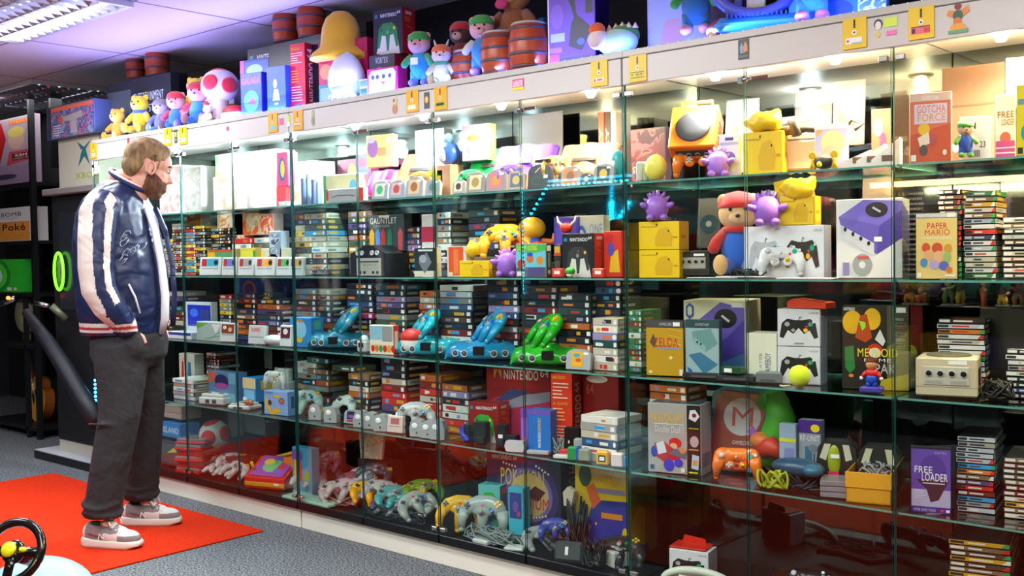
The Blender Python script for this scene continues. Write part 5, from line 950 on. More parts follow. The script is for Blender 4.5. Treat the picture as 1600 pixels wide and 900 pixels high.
# ------------------------------------------------------------------ shelf E (fifth row)
RED = 'c8201c'
stack('the grey carton pile, far end of fifth shelf', 270, 304, 592, .08, ZE, ih=.022, d=.2, cols=['bfc6cc', 'a8a39a', 'e9e6dc'], kind='console')
stack('the slim white-labelled pile on the fifth shelf', 323, 334, 549, .2, ZE, ih=.0165, kind='tape', cols=['e9e6dc', '2b2f33', '7c2c28'], w=.1)
stack('the second slim pile on the fifth shelf', 336, 344, 560, .2, ZE, ih=.0165, kind='tape', cols=['e9e6dc', '2b2f33', '7c2c28'], w=.08)
pbox('game_box', 'red and white box with two standing figures at the far end of the fifth shelf', 'box', 281, 305, 552, .22, ZE, .06, 'dcd6c8', front=[('p', [(.1, .1), (.35, .1), (.3, .8), (.18, .8)], 'd03a28'), ('p', [(.55, .1), (.85, .1), (.75, .8), (.6, .8)], '3a78b0'), ('e', .3, .85, .1, .06, 'e8b890')])
pbox('game_box', 'boxed game with an oval violet and blue picture on the fifth shelf', 'box', 326, 369, 579, .12, ZE, .07, '5a88b0', front=[('r', .0, .65, .3, .98, 'c86a50'), ('r', .75, .65, 1, .98, '6ab0c8'), ('e', .5, .7, .25, .22, '2a2a60'), ('e', .5, .55, .25, .1, 'a84a98'), ('r', .02, .1, .98, .35, '7ab8d0'), ('r', .2, .04, .7, .1, 'd86050')])
def flatcon(label, u, Y, w, d, h, col, rz=.25, z=ZE, zb=0, det=None):
    o = thing('game_console', label, 'console', (xat(u, Y, z+zb), Y, z+zb+.003), rz)
    m = M(); m.box(-w/2, 0, 0, w/2, d, h*.7, mat(col, .4), .006); m.box(-w/2+.01, .01, h*.7, w/2-.01, d-.01, h, mat(col, .4), .004); m.build('shell', o)
    m = M(); m.box(-w*.2, d*.35, h, w*.2, d*.55, h+.002, mat('6a6e6c', .5)); m.build('cartridge_slot', o)
    for x in (-.25, .25): M().box(w*x-.012, d*.12, h, w*x+.012, d*.2, h+.006, mat('7a70a8' if 'violet' in label else '8a8e8c', .4), .002).build('switch', o)
    m = M()
    for x in (-.22, .05): m.box(w*x, -.001, h*.15, w*x+w*.16, 0, h*.5, mat('4a4e4c', .5), .0004)
    m.build('socket', o); return o
flatcon('flat pale grey console with a green tag at the front of the fifth shelf', 326, .05, .17, .2, .055, 'd4d8d0')
flatcon('small white console at the very front of the fifth shelf', 372, .03, .14, .1, .03, 'dfe2dc')
m = M(); m.tube([(0, 0, .012), (.02, .02, .014), (.05, 0, .012)], .012, mat('c8642c', .4), 8); m.tube([(.0, 0, .02), (-.02, .01, .03)], .01, mat('e8e4dc', .4), 8); o = m.build('tangled_grip'); o.location = (xat(384, .02, ZE), .02, ZE+.035); tag(o, 'orange and white small grip lying on the small white console', 'accessory')
pbox('game_box', 'blue and cream boxed game lying on edge behind the small white console', 'box', 380, 400, 590, .12, ZE+.03, .15, '2a90d0', front=[('r', 0, .55, 1, 1, 'e8d8a0'), ('r', .1, .1, .9, .5, '8ac8f0')], side=[('r', 0, 0, 1, 1, '1f7ab8'), ('r', .2, .5, .9, .9, 'c8a838')])
flatcon('grey console standing on end behind the pale blue gamepad box', 438, .17, .11, .06, .2, 'b8c4bc', rz=.2)
ctrl_two('game_controller', 'pale grey rounded gamepad resting on the upright grey console', 'c8d0c4', (xat(432, .1, ZE+.13), .1, ZE+.17), (radians(70), 0, .3), .8)
pbox('controller_box', 'pale blue box with a yellow twisted gamepad picture on the fifth shelf', 'box', 413, 450, 610, .04, ZE, .07, '8ab0e0', front=[('p', [(.06, .7), (.2, .6), (.3, .2), (.6, .3), (.75, .2), (.6, .08), (.3, 0), (.1, .3)], 'f0b81c'), ('e', .25, .5, .08, .12, '2a3a50'), ('e', .75, .6, .12, .14, '7a5a68'), ('e', .75, .6, .07, .09, 'd86a38'), ('e', .55, .78, .16, .05, 'f0c020'), ('t', 'SUPER', .05, .88, .4, .94, '2a3a60')], side=[('r', 0, 0, 1, 1, '7aa0d4'), ('r', .3, .3, .6, .8, '2a4a88')], rot=6)
stack('the fifth shelf’s white-topped pile by the seam', 462, 496, 562, .2, ZE, fix=['c8bfa8', 'e9e6dc', '1f6d70', '3c4f7a', '8d8f88', '2b2f33', '8d8f88', 'e9e6dc'])
stack('the dark mixed pile beside it on the fifth shelf', 499, 536, 558, .2, ZE, fix=['4a5a4c', '1f6d70', '7c2c28', '2b2f33', '8d8f88', 'b8642c', '4a5a4c', '8a6a4a'])
stack('the short cream-topped pile of the fifth shelf', 545, 578, 585, .16, ZE, fix=['2b2f33', '8a6a4a', '604030', '2b2f33', 'b8642c', 'c8bfa8'])
stack('the red pile behind the small grey cartridges', 596, 636, 563, .18, ZE, ih=.03, fix=['2b2f33', '2b2f33', '5a4a78', 'd6302a', 'd6302a', '7c2c28', 'c8bfa8', '2b2f33'], d=.2)
stack('the second red pile, at the second door line', 656, 690, 590, .18, ZE, ih=.03, fix=['7c2c28', 'b8642c', 'd6302a', 'd6302a', 'c8bfa8', 'd6302a'], d=.2)
stack('the red and white pile by the big red carton', 712, 758, 596, .19, ZE, ih=.03, fix=['b8642c', 'd6302a', 'e9e6dc', 'e9e6dc', '2b2f33', '9a8fb8'], d=.2)
def shell_pak(label, u, Y, col='a8aaa8', h=.085, z=ZE, group='small grey round-shouldered packs', wht=True):
    o = thing('rumble_pack', label, 'accessory', (xat(u, Y, z), Y, z+.003), .35, group)
    m = M(); m.prism([(-.032, 0), (.032, 0), (.034, h*.5), (.022, h*.9), (0, h), (-.022, h*.9), (-.034, h*.5)], 0, .035, mat(col, .35)); m.build('shell', o)
    if wht: M().ell((-.008, -.001, h*.6), (.014, .004, .013), STICK, 12, 8).build('price_tag', o)
    M().lathe([(.004, -.001), (0, -.0015)], BLACK, 10, (0, 0, h*.22), 'y').build('screw', o)
    return o
for i, (u, yy) in enumerate(((490, .06), (516, .05), (562, .045), (577, .04), (594, .03), (651, .03), (668, .03), (691, .03))):
    shell_pak(['grey round-shouldered pack first in the fifth shelf row', 'grey round-shouldered pack with a large white price spot, before a yellow label', 'grey round-shouldered pack in front of a pictured cartridge', 'grey round-shouldered pack third from the cream cartridge', 'grey round-shouldered pack next to the cream cartridge', 'grey round-shouldered pack right of the big curved grey grip', 'grey round-shouldered pack just left of the second door line', 'grey round-shouldered pack cut by the second door line'][i], u, yy, h=.075 if i < 7 else .085)
cart_arch('game_cartridge', 'grey cartridge with a violet pictured label among the grey packs', 'a4aab0', 537, 562, 640, .08, ZE, [('r', .18, .3, .7, .85, '2a2c40'), ('e', .45, .5, .2, .12, '8a5ab0'), ('r', .2, .12, .7, .26, 'c84038')], rot=8)
cart_arch('game_cartridge', 'grey cartridge with a yellow figure label first among the grey packs', 'a4a6a4', 500, 520, 636, .09, ZE, [('r', .15, .15, .7, .85, 'e0b830'), ('e', .45, .45, .12, .2, '2a2420')], rot=8)
cart_flat('pink-cream cartridge with a printed square label between the grey packs', 604, 628, 650, .03, ZE, [('r', .2, .45, .85, .92, 'f0d0c8'), ('r', .25, .5, .8, .86, 'b86a68')], rot=8, col='e0c8b4')
ctrl_three('game_controller', 'grey three-pronged gamepad lying on its back by the pink-cream cartridge', 'b8bab8', (xat(650, .12, ZE), .12, ZE+.05), (radians(60), 0, radians(40)), .95)
for i, (u, s) in enumerate(((486, 1.1), (545, 1.0))): ctrl_three('game_controller', ('mint grey gamepad beside the first grey pack on the fifth shelf', 'pale mint gamepad behind the violet-labelled cartridge')[i], 'b0c4bc', (xat(u, .14, ZE), .16, ZE+.03+.04*i), (radians(30), 0, radians(30+20*i)), s)
ctrl_three('game_controller', 'blue gamepad with a thumb stick lying at the second door line', '2438b8', (xat(714, .08, ZE), .1, ZE+.035), (radians(15), 0, radians(60)), 1.0)
n64box('red gamepad box picturing a green three-pronged pad on the fifth shelf', 733, 780, 628, .1, ZE, '2aa838', '8a1c14', 'd8321c', rot=10, d=.08)
for i, (u, h_, w_) in enumerate(((728, .075, .03), (746, .09, .055), (776, .09, .04), (788, .05, .05))):
    m = M(); m.box(-w_/2, 0, 0, w_/2, .04, h_, mat('15161a', .3), .004); m.box(-w_*.35, -.006, .004, w_*.35, 0, h_*.35, mat('1f2024', .4), .002); m.box(-w_*.2, -.007, h_*.4, w_*.25, -.0002, h_*.55, STICK) if i == 2 else None
    o = m.build('memory_adapter'); o.location = (xat(u, .04, ZE), .045+.01*i, ZE+.003); o.rotation_euler = (0, 0, .3); tag(o, ['narrow black adapter block beside the blue gamepad', 'broad black adapter block before the red gamepad box', 'upright black adapter with a white price tag', 'low black adapter block at the corner of the red gamepad box'][i], 'accessory')
m = M(); m.prism([(-.035, 0), (.035, 0), (.042, .02), (.035, .04), (-.035, .04), (-.042, .02)], 0, .03, mat('cfcbcb', .4)); o = m.build('receiver_puck'); o.location = (xat(803, .02, ZE), .02, ZE+.003); o.rotation_euler = (0, 0, .3); tag(o, 'small off-white hexagonal puck at the front of the fifth shelf', 'accessory')
pbox('accessory_box', 'blue box with yellow and white upright lettering on the fifth shelf', 'box', 826, 861, 640, .06, ZE, .06, '2f74c8', rot=10, front=[('r', 0, 0, 1, 1, '2a72c4'), ('r', 0, .88, 1, 1, '6a5ab8'), ('v', 'MEMORY', .44, .5, .58, .82, 'f0c81c', .03), ('v', 'NINTENDO', .44, .12, .56, .48, 'f0f0ec', .03)], lside=[('r', 0, 0, 1, 1, '6a4aa8')])
pbox('accessory_box', 'violet and orange side box tucked left of the blue one', 'box', 814, 826, 640, .07, ZE, .05, '7a4ab8', rot=10, front=[('r', .1, .3, .9, .8, '9a6ad0'), ('r', .2, .1, .8, .3, 'd88a2c'), ('r', 0, 0, 1, .1, '3a8ac0')])
pbox('console_box', 'huge red console carton with white brand lettering over a racing picture', 'box', 762, 861, 574, .2, ZE, .2, '8a1410', rot=12, h=.3,
     front=[('r', 0, .7, 1, 1, '981a12'), ('t', 'NINTENDO', .28, .82, .82, .95, 'e8dcc8', .04), ('t', '64', .85, .87, .98, .97, 'e8dcc8', .04), ('p', [(.12, .82), (.18, .95), (.24, .82), (.24, .95), (.12, .95)], 'd8a02c'), ('p', [(0, .0), (1, 0), (1, .55), (.5, .7), (0, .5)], 'b03050'), ('p', [(.05, .35), (.5, .6), (1, .68), (1, .55), (.5, .45)], '8a8a98'), ('p', [(.1, .5), (.4, .7), (.7, .66), (.4, .55)], '3a4068')])
pbox('console_box', 'tall orange-red carton side covered in yellow lettering', 'box', 862, 895, 580, .12, ZE, .12, 'd8381c', rot=12, front=[('t', 'NINTENDO', .1, .93, .7, .97, 'f0b030', .02)]+blocktext(.1, .88, .85, 5, 'f0d8c0', .045, 2)+[('t', 'A GAME', .1, .6, .8, .64, 'f0b030')]+blocktext(.1, .56, .8, 4, 'f0b870', .045, 3)+blocktext(.1, .34, .9, 6, 'e8b8a0', .04, 5), side=[('r', 0, 0, 1, 1, '9a1610'), ('v', 'NINTENDO', .2, .06, .62, .72, 'c8a890', .03), ('v', '64', .15, .76, .5, .88, 'c8a890', .03)], h=.3)
pbox('console_box', 'dark red carton filling the corner beside the cabinet seam', 'box', 912, 968, 588, .22, ZE, .15, '7a1410', rot=8, front=[('r', .03, .03, .97, .97, '82160f'), ('e', .4, .95, .3, .05, 'c8c0b4'), ('t', '64', .1, .75, .3, .88, 'b05a48')], h=.29)
stack('the cream-spined pile under the dark red carton', 907, 966, 642, .06, ZE, ih=.028, fix=['a8a39a', 'e9e6dc', '3c4f7a', 'c8bfa8'], d=.15)
SMALL = [(895, .02, .05, '2a9a50', 'green and blue tiny cartridge box at the front', 1), (912, .03, .045, '9aa088', 'grey-green tiny shell left of the yellow one', 0), (922, .06, .04, '2aa048', 'green tiny block behind the yellow one', 0), (940, .015, .05, 'f0b81c', 'yellow tiny block with a framed white window', 2), (962, .01, .05, 'e8dcd4', 'cream tiny block beside the cabinet seam', 0), (952, .05, .04, 'e8a088', 'salmon tiny block behind the yellow one', 0), (882, .05, .03, 'd0302c', 'red tiny block at the edge of the cream pile', 0), (974, .03, .04, '4a90d0', 'blue-capped tiny block at the cabinet seam', 0), (905, .08, .07, 'a8b0a8', 'grey tiny dome before the cream pile', 0)]
for u, yy, h_, c, l, k in SMALL:
    o = thing('tiny_game_block', l, 'accessory', (xat(u, yy, ZE), yy, ZE+.003), .35, 'tiny coloured blocks at the seam')
    m = M(); m.box(-.022, 0, 0, .022, .03, h_, mat(c, .35), .005); m.build('shell', o)
    if k == 1: M().box(.01, -.001, .003, .0235, .031, h_+.001, mat('2a58c8', .35), .003).build('cap', o)
    if k == 2: q = M(); q.box(-.013, -.001, .012, .013, 0, .036, BLACK); q.box(-.009, -.0016, .017, .009, -.001, .031, STICK); q.build('window', o)
for u, c in ((868, 'white'), (858, 'grey')):
    m = M(); m.box(-.045, 0, 0, .045, .03, .014, mat('dcdcd8' if c == 'white' else 'b0b2b0', .4), .003); o = m.build('small_case'); o.location = (xat(u+(10 if c == 'white' else -24), .01, ZE), .015 if c == 'white' else .03, ZE+.003); o.rotation_euler = (0, 0, .35); tag(o, c+' flat little case lying before the blue box', 'case')
o = cable_heap('grey loose straps standing right of the blue box', (xat(868, .08, ZE), .1, ZE+.003), .03, .02, .07, '8a8e8c', 6, seed=21)
pbox('accessory_box', 'black block leaning among the straps on the fifth shelf', 'box', 882, 906, 668, .08, ZE, .03, '0f1012', rot=20, front=[('e', .3, .5, .06, .06, 'c8c8c8')])
# bay 4, shelf E
stack('the orange-ended stack at the near cabinet seam', 988, 1028, 594, .12, ZE, ih=.0265, fix=['b8642c', 'e07a2c', '7c2c28', 'a83a6a', 'c8bfa8', 'b8642c', 'c8bfa8', 'e07a2c', 'e9e6dc', 'b8642c', 'e07a2c'], w=.16)
pbox('console_box', 'big silver box with bubbly yellow title and a red racing kart', 'box', 1013, 1096, 629, .04, ZE, .1, 'aaa8a2', rot=12,
     front=[('r', .74, .0, .99, .99, '26201e'), ('t', 'MARIOKART', .05, .72, .7, .86, 'f0b81c', .06), ('t', 'Double Dash!!', .14, .58, .68, .68, 'dcdcdc', .02), ('r', .12, .7, .68, .71, 'e8e8e4'), ('e', .52, .44, .12, .075, 'd8281c'), ('e', .49, .39, .07, .05, 'e8b088'), ('p', [(.12, .42), (.3, .46), (.52, .34), (.62, .22), (.3, .16), (.14, .24)], 'c02420'), ('p', [(.16, .42), (.3, .46), (.36, .3), (.2, .26)], 'd8dce0'), ('e', .12, .3, .06, .08, '2438a8'), ('e', .4, .12, .1, .09, '2440c8'), ('e', .58, .16, .08, .06, '2440c8'), ('p', [(.4, .28), (.72, .22), (.74, .34), (.5, .36)], '5a6a7a'), ('e', .66, .34, .06, .04, 'd88a3c'), ('p', [(.78, .8), (.9, .76), (.98, .84), (.9, .93), (.8, .92)], 'e0e0e0'), ('e', .88, .85, .04, .03, '8a2028'), ('r', .78, .66, .96, .67, 'f0c81c'), ('e', .88, .48, .08, .08, 'b8a8a8'), ('r', .78, .36, .96, .37, 'f0c81c'), ('p', [(.82, .1), (.95, .08), (.97, .28), (.84, .3)], 'b8c8d8'), ('r', .85, .14, .94, .22, 'd89a5a'), ('r', .78, .03, .94, .05, 'f0d81c'), ('r', .05, .05, .12, .11, '2a4a88'), ('r', .63, .03, .7, .09, 'e8e8e4')],
     side=[('r', 0, 0, 1, 1, 'c8c8cc'), ('r', .1, .1, .9, .3, '8a98a8')], top=[('r', .05, .1, .95, .9, '3a5058')])
o = thing('promo_stand', 'tilted red and light blue display panel with a big letter behind the orange gamepad', 'display', (xat(1105, .16, ZE), .17, ZE+.003), radians(14))
o.rotation_euler = (radians(-12), 0, radians(14))
P = [(.0, 0), (.13, 0), (.20, .235), (.18, .262), (.05, .275), (.015, .25)]
M().prism([(-.008, 0), (.165, 0), (.235, .245), (.2, .28), (.045, .292), (.0, .262)], 0, .035, mat('4a9ab4', .4)).build('frame', o)
m = M(); m.prism(P, -.003, -.0005, mat('8a1018', .3)); m.T = Matrix.Translation((.01, -.0035, 0)); art(m, .19, .27, [('e', .52, .68, .34, .24, 'b4b2bc'), ('t', 'M', .34, .56, .72, .8, 'b01824'), ('p', [(.62, .5), (.72, .58), (.8, .5), (.72, .42)], '9a48b8'), ('t', 'GAMECUBE', .36, .33, .72, .38, 'e0d8d8'), ('r', .3, .02, .55, .05, 'f05040'), ('r', .32, .08, .57, .11, 'f05040'), ('r', .34, .14, .6, .17, 'f05040')]); m.build('printed_panel', o, fix=False)
ctrl_two('game_controller', 'orange gamepad standing on its handles in front of the tilted red panel', 'f07a24', (xat(1138, .03, ZE+.05), .045, ZE+.052), (radians(75), 0, radians(20)), 1.0)
o = M().ell((0, 0, 0), (.08, .05, .06), mat('3aa81c', .5), 16, 10).build('green_toy'); o.location = (xat(1200, .3, ZE+.24), .3, ZE+.23); tag(o, 'rounded green toy leaning under the fourth shelf', 'toy')
m = M(); m.tube([(0, 0, 0), (.03, 0, .08), (.05, 0, .16), (.03, 0, .24)], [.05, .055, .05, .03], mat('4aa828', .5), 12); o = m.build('green_toy_neck'); o.location = (xat(1204, .26, ZE), .24, ZE+.04); tag(o, 'long green toy standing behind the ring gadgets', 'toy')
m = M(); m.tube([(0, 0, .03), (.05, -.02, .05), (.09, -.02, .03)], [.03, .035, .02], mat('c83a24', .5), 12); m.ell((.0, 0, .06), (.04, .03, .03), mat('d8702c', .5)); o = m.build('red_toy'); o.location = (xat(1190, .2, ZE), .2, ZE+.06); tag(o, 'red and orange rounded toy beside the white clamshell pack', 'toy')
cable_heap('yellow-green cable ring standing on the fifth shelf', (xat(1208, .05, ZE), .05, ZE+.003), .05, .025, .06, '9aa020', 10, seed=31, rad=.005)
cable_heap('dark blue controller cables behind the yellow-green ring', (xat(1245, .1, ZE), .11, ZE+.003), .09, .05, .06, '14242c', 16, seed=32, rad=.004)
m = M(); m.ell((0, 0, .02), (.09, .04, .03), mat('1e4a68', .3)); m.ell((.06, -.02, .02), (.03, .03, .02), mat('2a6a88', .3)); o = m.build('blue_gamepad_grip'); o.location = (xat(1240, .07, ZE), .1, ZE+.05); tag(o, 'dark blue glossy grip lying on the cable pile', 'accessory')
pbox('blister_pack', 'pale blister pack with a yellow stripe beside the purple-topped box', 'box', 1218, 1244, 662, .14, ZE, .03, '9ab0c8', rot=8, front=[('r', 0, .7, 1, .76, 'd8d840'), ('r', .3, .1, .9, .6, '8a8ac0'), ('e', .6, .2, .2, .08, 'b85a48')])
pbox('accessory_box', 'white box with a purple top band and blocky lettering', 'box', 1248, 1283, 656, .16, ZE, .04, '98a0ac', rot=8, front=[('r', 0, .8, 1, 1, '4a2a88'), ('e', .75, .88, .2, .06, 'f0d81c'), ('t', 'RF-UNIT', .08, .68, .95, .77, 'e8e8ec', .03), ('r', .3, .35, .6, .6, '3a7088'), ('e', .65, .58, .2, .06, '7a828c'), ('l', [(.4, .35), (.4, .12)], .003, '2a3038'), ('l', [(.7, .5), (.7, .12)], .003, '2a3038')])
for i, (u, l) in enumerate(((1302, 'dark pod-shaped case with a yellow-green strip and pink sticker'), (1368, 'second dark pod-shaped case behind the cabinet divider'))):
    o = thing('pod_case', l, 'case', (xat(u, .14, ZE), .16, ZE+.003), .25)
    M().prism([(-.055, 0), (.055, 0), (.068, .04), (.06, .13), (.04, .15), (-.04, .15), (-.055, .13), (-.065, .04)], 0, .07, mat('1e201e', .45)).build('shell', o)
    m = M(); m.T = Matrix.Translation((0, -.001, 0)); art(m, .1, .15, [('p', [(-.5, .65), (-.35, .95), (-.15, .95), (-.3, .6)], 'd0ccb0'), ('p', [(.5, .65), (.4, .95), (.2, .95), (.3, .6)], 'd0ccb0')]); m.build('side_window', o, fix=False)
    if i == 0: M().ell((-.005, -.001, .09), (.02, .008, .05), mat('9aa814', .4)).build('strip', o); M().box(-.022, -.0095, .03, .01, -.0085, .058, mat('e8286a', .4)).build('sticker', o); M().box(-.014, -.012, .1, .012, -.01, .112, STICK).build('price_tag', o)
o = pbox('storage_box', 'open amber cardboard box filled with grey cables on the fifth shelf', 'box', 1322, 1392, 738, .03, ZE, .15, 'c87f14', rot=14, h=.0001)
for ch in list(o.children): bpy.data.objects.remove(ch)
loc, w_, h_, r_ = spot(1322, 1392, 738, .03, ZE, 14)
m = M(); oc = mat('e09c1a', .6)
m.box(0, 0, 0, w_, .003, h_, oc); m.box(0, .16, 0, w_, .163, h_+.01, oc); m.box(0, 0, 0, .003, .16, h_, oc); m.box(w_-.003, 0, 0, w_, .16, h_, oc); m.box(0, 0, 0, w_, .16, .004, oc); m.build('carton', o)
m = M(); m.box(-.002, -.003, h_*.5, w_+.002, 0, h_+.002, mat('e8a420', .6), .001); m.box(w_, 0, h_*.5, w_+.003, .16, h_+.002, mat('e8a420', .6), .001); m.prism([(w_, h_), (w_+.02, h_+.03), (w_+.018, h_+.032), (w_-.002, h_)], .02, .15, oc); m.build('lid_band', o)
cable_heap('coiled grey cables inside the amber cardboard box', (loc[0]+w_*.45, .11, ZE+.045), .05, .04, .07, '8e8c8a', 18, seed=41, rad=.004)
for i in range(3):
    m = M(); m.box(-.05, 0, 0, .05, .1, .016, mat('b0aab0', .15, kind='clear', a=.6), .002); m.box(-.045, .004, .003, .03, .09, .012, mat('c8c4cc' if i < 2 else 'a04a90', .4)); o = m.build('clear_small_case'); o.location = (xat(1306, .04, ZE), .05, ZE+.003+.0175*i); o.rotation_euler = (0, 0, .3+.05*i); tag(o, ('bottom', 'middle', 'top')[i]+' clear little case in the pile left of the amber box', 'case')
pbox('game_case', 'half-open purple game case with white blocky title and a dark globe', 'game', 1423, 1486, 697, .035, ZE, .014, '2a2830', rot=16,
     front=[('r', .02, .06, .99, .96, '6a4ab0'), ('r', .02, .06, .99, .35, 'b8acd0'), ('e', .55, .62, .34, .26, '5a3a98'), ('p', [(.14, .5), (.5, .5), (.95, .5), (.7, .2), (.5, .16), (.4, .35)], '4a2a38'), ('t', 'FREE', .1, .6, .54, .7, 'ece8ec', .05), ('t', 'LOADER', .28, .48, .92, .6, 'ece8ec', .05), ('r', .3, .44, .85, .455, 'e0dce8'), ('r', .02, .0, .99, .09, '4a2a90'), ('t', 'HYPER GAME TOOLS', .08, .02, .62, .06, 'd8d0e8'), ('r', .74, .02, .83, .06, 'd03a38'), ('r', .88, .02, .97, .06, 'e8e8e8'), ('t', 'DATEL', .6, .9, .9, .93, 'c0b0e0')]+blocktext(.1, .33, .45, 4, 'e4dcf0', .035, 7), lside=[('r', 0, 0, 1, 1, 'a894d8')])
m = M(); m.box(0, 0, 0, .014, .13, .183, mat('3a3440', .3), .002); o = m.build('case_back_cover'); o.location = (xat(1424, .04, ZE), .055, ZE+.003); o.rotation_euler = (0, 0, -.75); tag(o, 'dark rear cover of the half-open purple game case', 'game')
stack('the tall pile right of the purple game case', 1494, 1554, 681, .12, ZE, ih=.0155, d=.2, kind='case', rot=10, fix=['bfc6cc', 'a8a39a', '3ba0d8', '7c2c28', 'd6302a', '5a4a78', '8a6a4a', 'e07a2c', '3ba0d8', 'bfc6cc', 'bfc6cc', 'bfc6cc', 'a8a39a'])
stack('the fifth shelf’s brown pile at the picture’s edge', 1568, 1640, 712, .12, ZE, ih=.0155, d=.2, kind='case', rot=10, fix=['c8bfa8', '8a6a4a', 'd9a427', 'c8bfa8', '7c2c28', '7c2c28', '8a6a4a', '604030', '604030', '7c2c28', '8a6a4a'])
# ------------------------------------------------------------------ cabinet floor (bottom row)
x = xat(340, .2, ZF); o = thing('spotted_ball', 'white ball cushion with red spots on the cabinet floor at the far end', 'toy', (x, .22, ZF+.1)); c = mat('b8bcb8', .7); M().ell((0, 0, .085), .085, c, 28, 20).build('ball', o)
for d in ((-.75, -.62, .1), (.5, -.85, .0), (.0, -.3, .95), (.95, .2, .2)):
    d = Vector(d).normalized(); q = d.to_track_quat('Z', 'Y'); m = M(); m.T = Matrix.Translation(Vector((0, 0, .085))) @ q.to_matrix().to_4x4()
    m.lathe([(.0865*sin(t), .0865*cos(t)) for t in (.5, .4, .3, .2, .1, 0.001)], mat('c81c1c', .7), 20); m.build('red_spot', o)
pbox('plinth_box', 'dark carton under the spotted ball cushion', 'box', 320, 365, 715, .16, ZF, .12, '5a2420', h=.1)
for k in range(6):
    o = thing('cassette_tray', ['bottom', 'second', 'third', 'fourth', 'fifth', 'topmost'][k]+' red and clear tray of the pile at the far end of the cabinet floor', 'tray', (xat(292+(k % 2)*6, .05, ZF)+.01*(k % 3), .05+.015*(k % 2), ZF+.004+.031*k), .2+.12*(k % 3), 'red and clear trays')
    M().box(-.09, 0, 0, .09, .14, .014, mat('d02024', .25), .003).build('base', o); M().box(-.085, .005, .014, .085, .135, .029, mat('e8d8d8', .1, kind='clear', a=.3), .003).build('clear_lid', o)
for k, (a, b, vt, yy, c, l) in enumerate([(252, 284, 641, .1, '8c8c84', 'fat beige rounded book pile topmost at the far end'), (252, 282, 668, .08, '2a78c0', 'blue lettered book under the beige one'), (250, 280, 690, .07, '38424a', 'dark pictured book with a yellow-green mark')]):
    z0 = (ZF+.27, ZF+.17, ZF+.02)[k]; pbox('boxed_book', l, 'book', a, b, vt, yy, z0, .12, c, h=(.07, .08, .13)[k], front=[('r', .05, .1, .95, .9, ('a8a498', '2a90d8', '4a5a60')[k])]+([('t', 'ISLAND', .1, .3, .9, .7, 'd8e8f0', .04)] if k == 1 else [('p', [(.4, .5), (.8, .8), (.9, .6)], 'c8d820')] if k == 2 else [('r', .05, .45, .95, .5, '6a6860')]))
pbox('plinth_box', 'black stand under the far-end books', 'box', 250, 284, 700, .1, ZF, .1, '1a1c1e', h=.02)
for i, (u, yy, a, zz) in enumerate(((332, .05, 20, .02), (352, .07, 60, .03), (345, .13, -30, .05), (365, .12, 45, .06), (372, .07, 10, .025))):
    ctrl_three('game_controller', ['pale grey gamepad flat at the front between red trays and toy arcade', 'pale grey gamepad lying askew beside the red trays', 'pale grey gamepad behind the askew pair by the red trays', 'pale grey gamepad leaning toward the red toy arcade', 'pale grey gamepad with its cord by the red toy arcade'][i], 'b8b4b0', (xat(u, yy, ZF), yy, ZF+zz), (.1*i, .1, radians(a)), .95, group='pale gamepads by the red trays')
o = thing('toy_arcade', 'red and yellow toy game deck with a violet and green picture on the cabinet floor', 'toy', (xat(408, .07, ZF), .09, ZF+.004), .3)
m = M(); m.prism([(-.0, 0), (.17, .0), (.17, .12), (.14, .13), (.0, .05)], -.12, .12, mat('d42a18', .3), 'x'); m.build('cabinet_body', o)
m = M(); m.T = Matrix.Translation((-.1, .01, .06)) @ Matrix.Rotation(radians(29.5), 4, 'X') ; m.T = m.T @ Matrix(((1, 0, 0, 0), (0, 1, 0, 0), (0, 0, 1, 0), (0, 0, 0, 1)))
art(m, .2, .15, [('r', 0, 0, 1, 1, '8a4ab0'), ('e', .5, .5, .3, .3, '5ac080'), ('e', .3, .7, .15, .15, 'd8c83c'), ('p', [(.6, .1), (.9, .4), (.7, .9)], 'd83a50'), ('e', .7, .3, .1, .1, '3a68c8')], 't', H_=.0); m.build('picture_panel', o, fix=False)
m = M(); m.tube([(-.04, .16, .125), (.05, .16, .15), (.11, .14, .15)], .01, mat('f0c020', .3), 8); m.build('yellow_rail', o); m = M(); m.box(-.12, -.004, .01, .12, .0, .03, mat('e0a020', .3), .001); m.box(.06, -.006, .02, .09, -.004, .03, STICK); m.build('trim_strip', o); M().tube([(-.1, .05, .08), (-.1, .03, .12)], .008, mat('f0c020', .3), 8).build('joystick', o)
pbox('game_box', 'turquoise and orange picture box standing on its end by the cabinet seam', 'box', 458, 488, 698, .12, ZF, .05, '38a0c8', rot=4, front=[('e', .25, .82, .3, .14, '6a4aa8'), ('p', [(.1, .1), (.3, .1), (.35, .7), (.1, .75)], 'e8a020'), ('r', .35, .3, .5, .7, 'd83c2c'), ('e', .75, .4, .15, .12, '8ac048'), ('r', 0, 0, 1, .08, 'b8ccc0')])
pbox('boxed_book', 'orange and yellow thin pack behind the toy arcade', 'box', 444, 458, 715, .2, ZF, .05, 'f08020')
m = M(); m.box(0, 0, 0, .34, .1, .015, mat('a8d8c0', .2), .003); o = m.build('glass_slab'); o.location = (xat(440, .02, ZF), .02, ZF+.003); tag(o, 'pale green slab lying at the front by the first seam', 'slab')
BAG = [(582, .25, .17, 'e09060', 'clear bag of gold and pink bits hanging at the back of the cabinet floor')]
o = M().prism([(-.08, 0), (.07, .01), (.09, .13), (.08, .14), (-.02, .125), (-.09, .12)], 0, .012, mat('c8b8a8', .2, kind='busy', cs=('e8c080', 'b8a89a', 'd88a70'), sc=30)).build('clear_bag'); o.location = (xat(582, .3, ZF), .3, ZF+.18); tag(o, BAG[0][4], 'bag')
o = pbox('plinth_box', 'dark carton supporting the clear bag', 'box', 560, 606, 735, .3, ZF, .1, '4a1c18', h=.175)
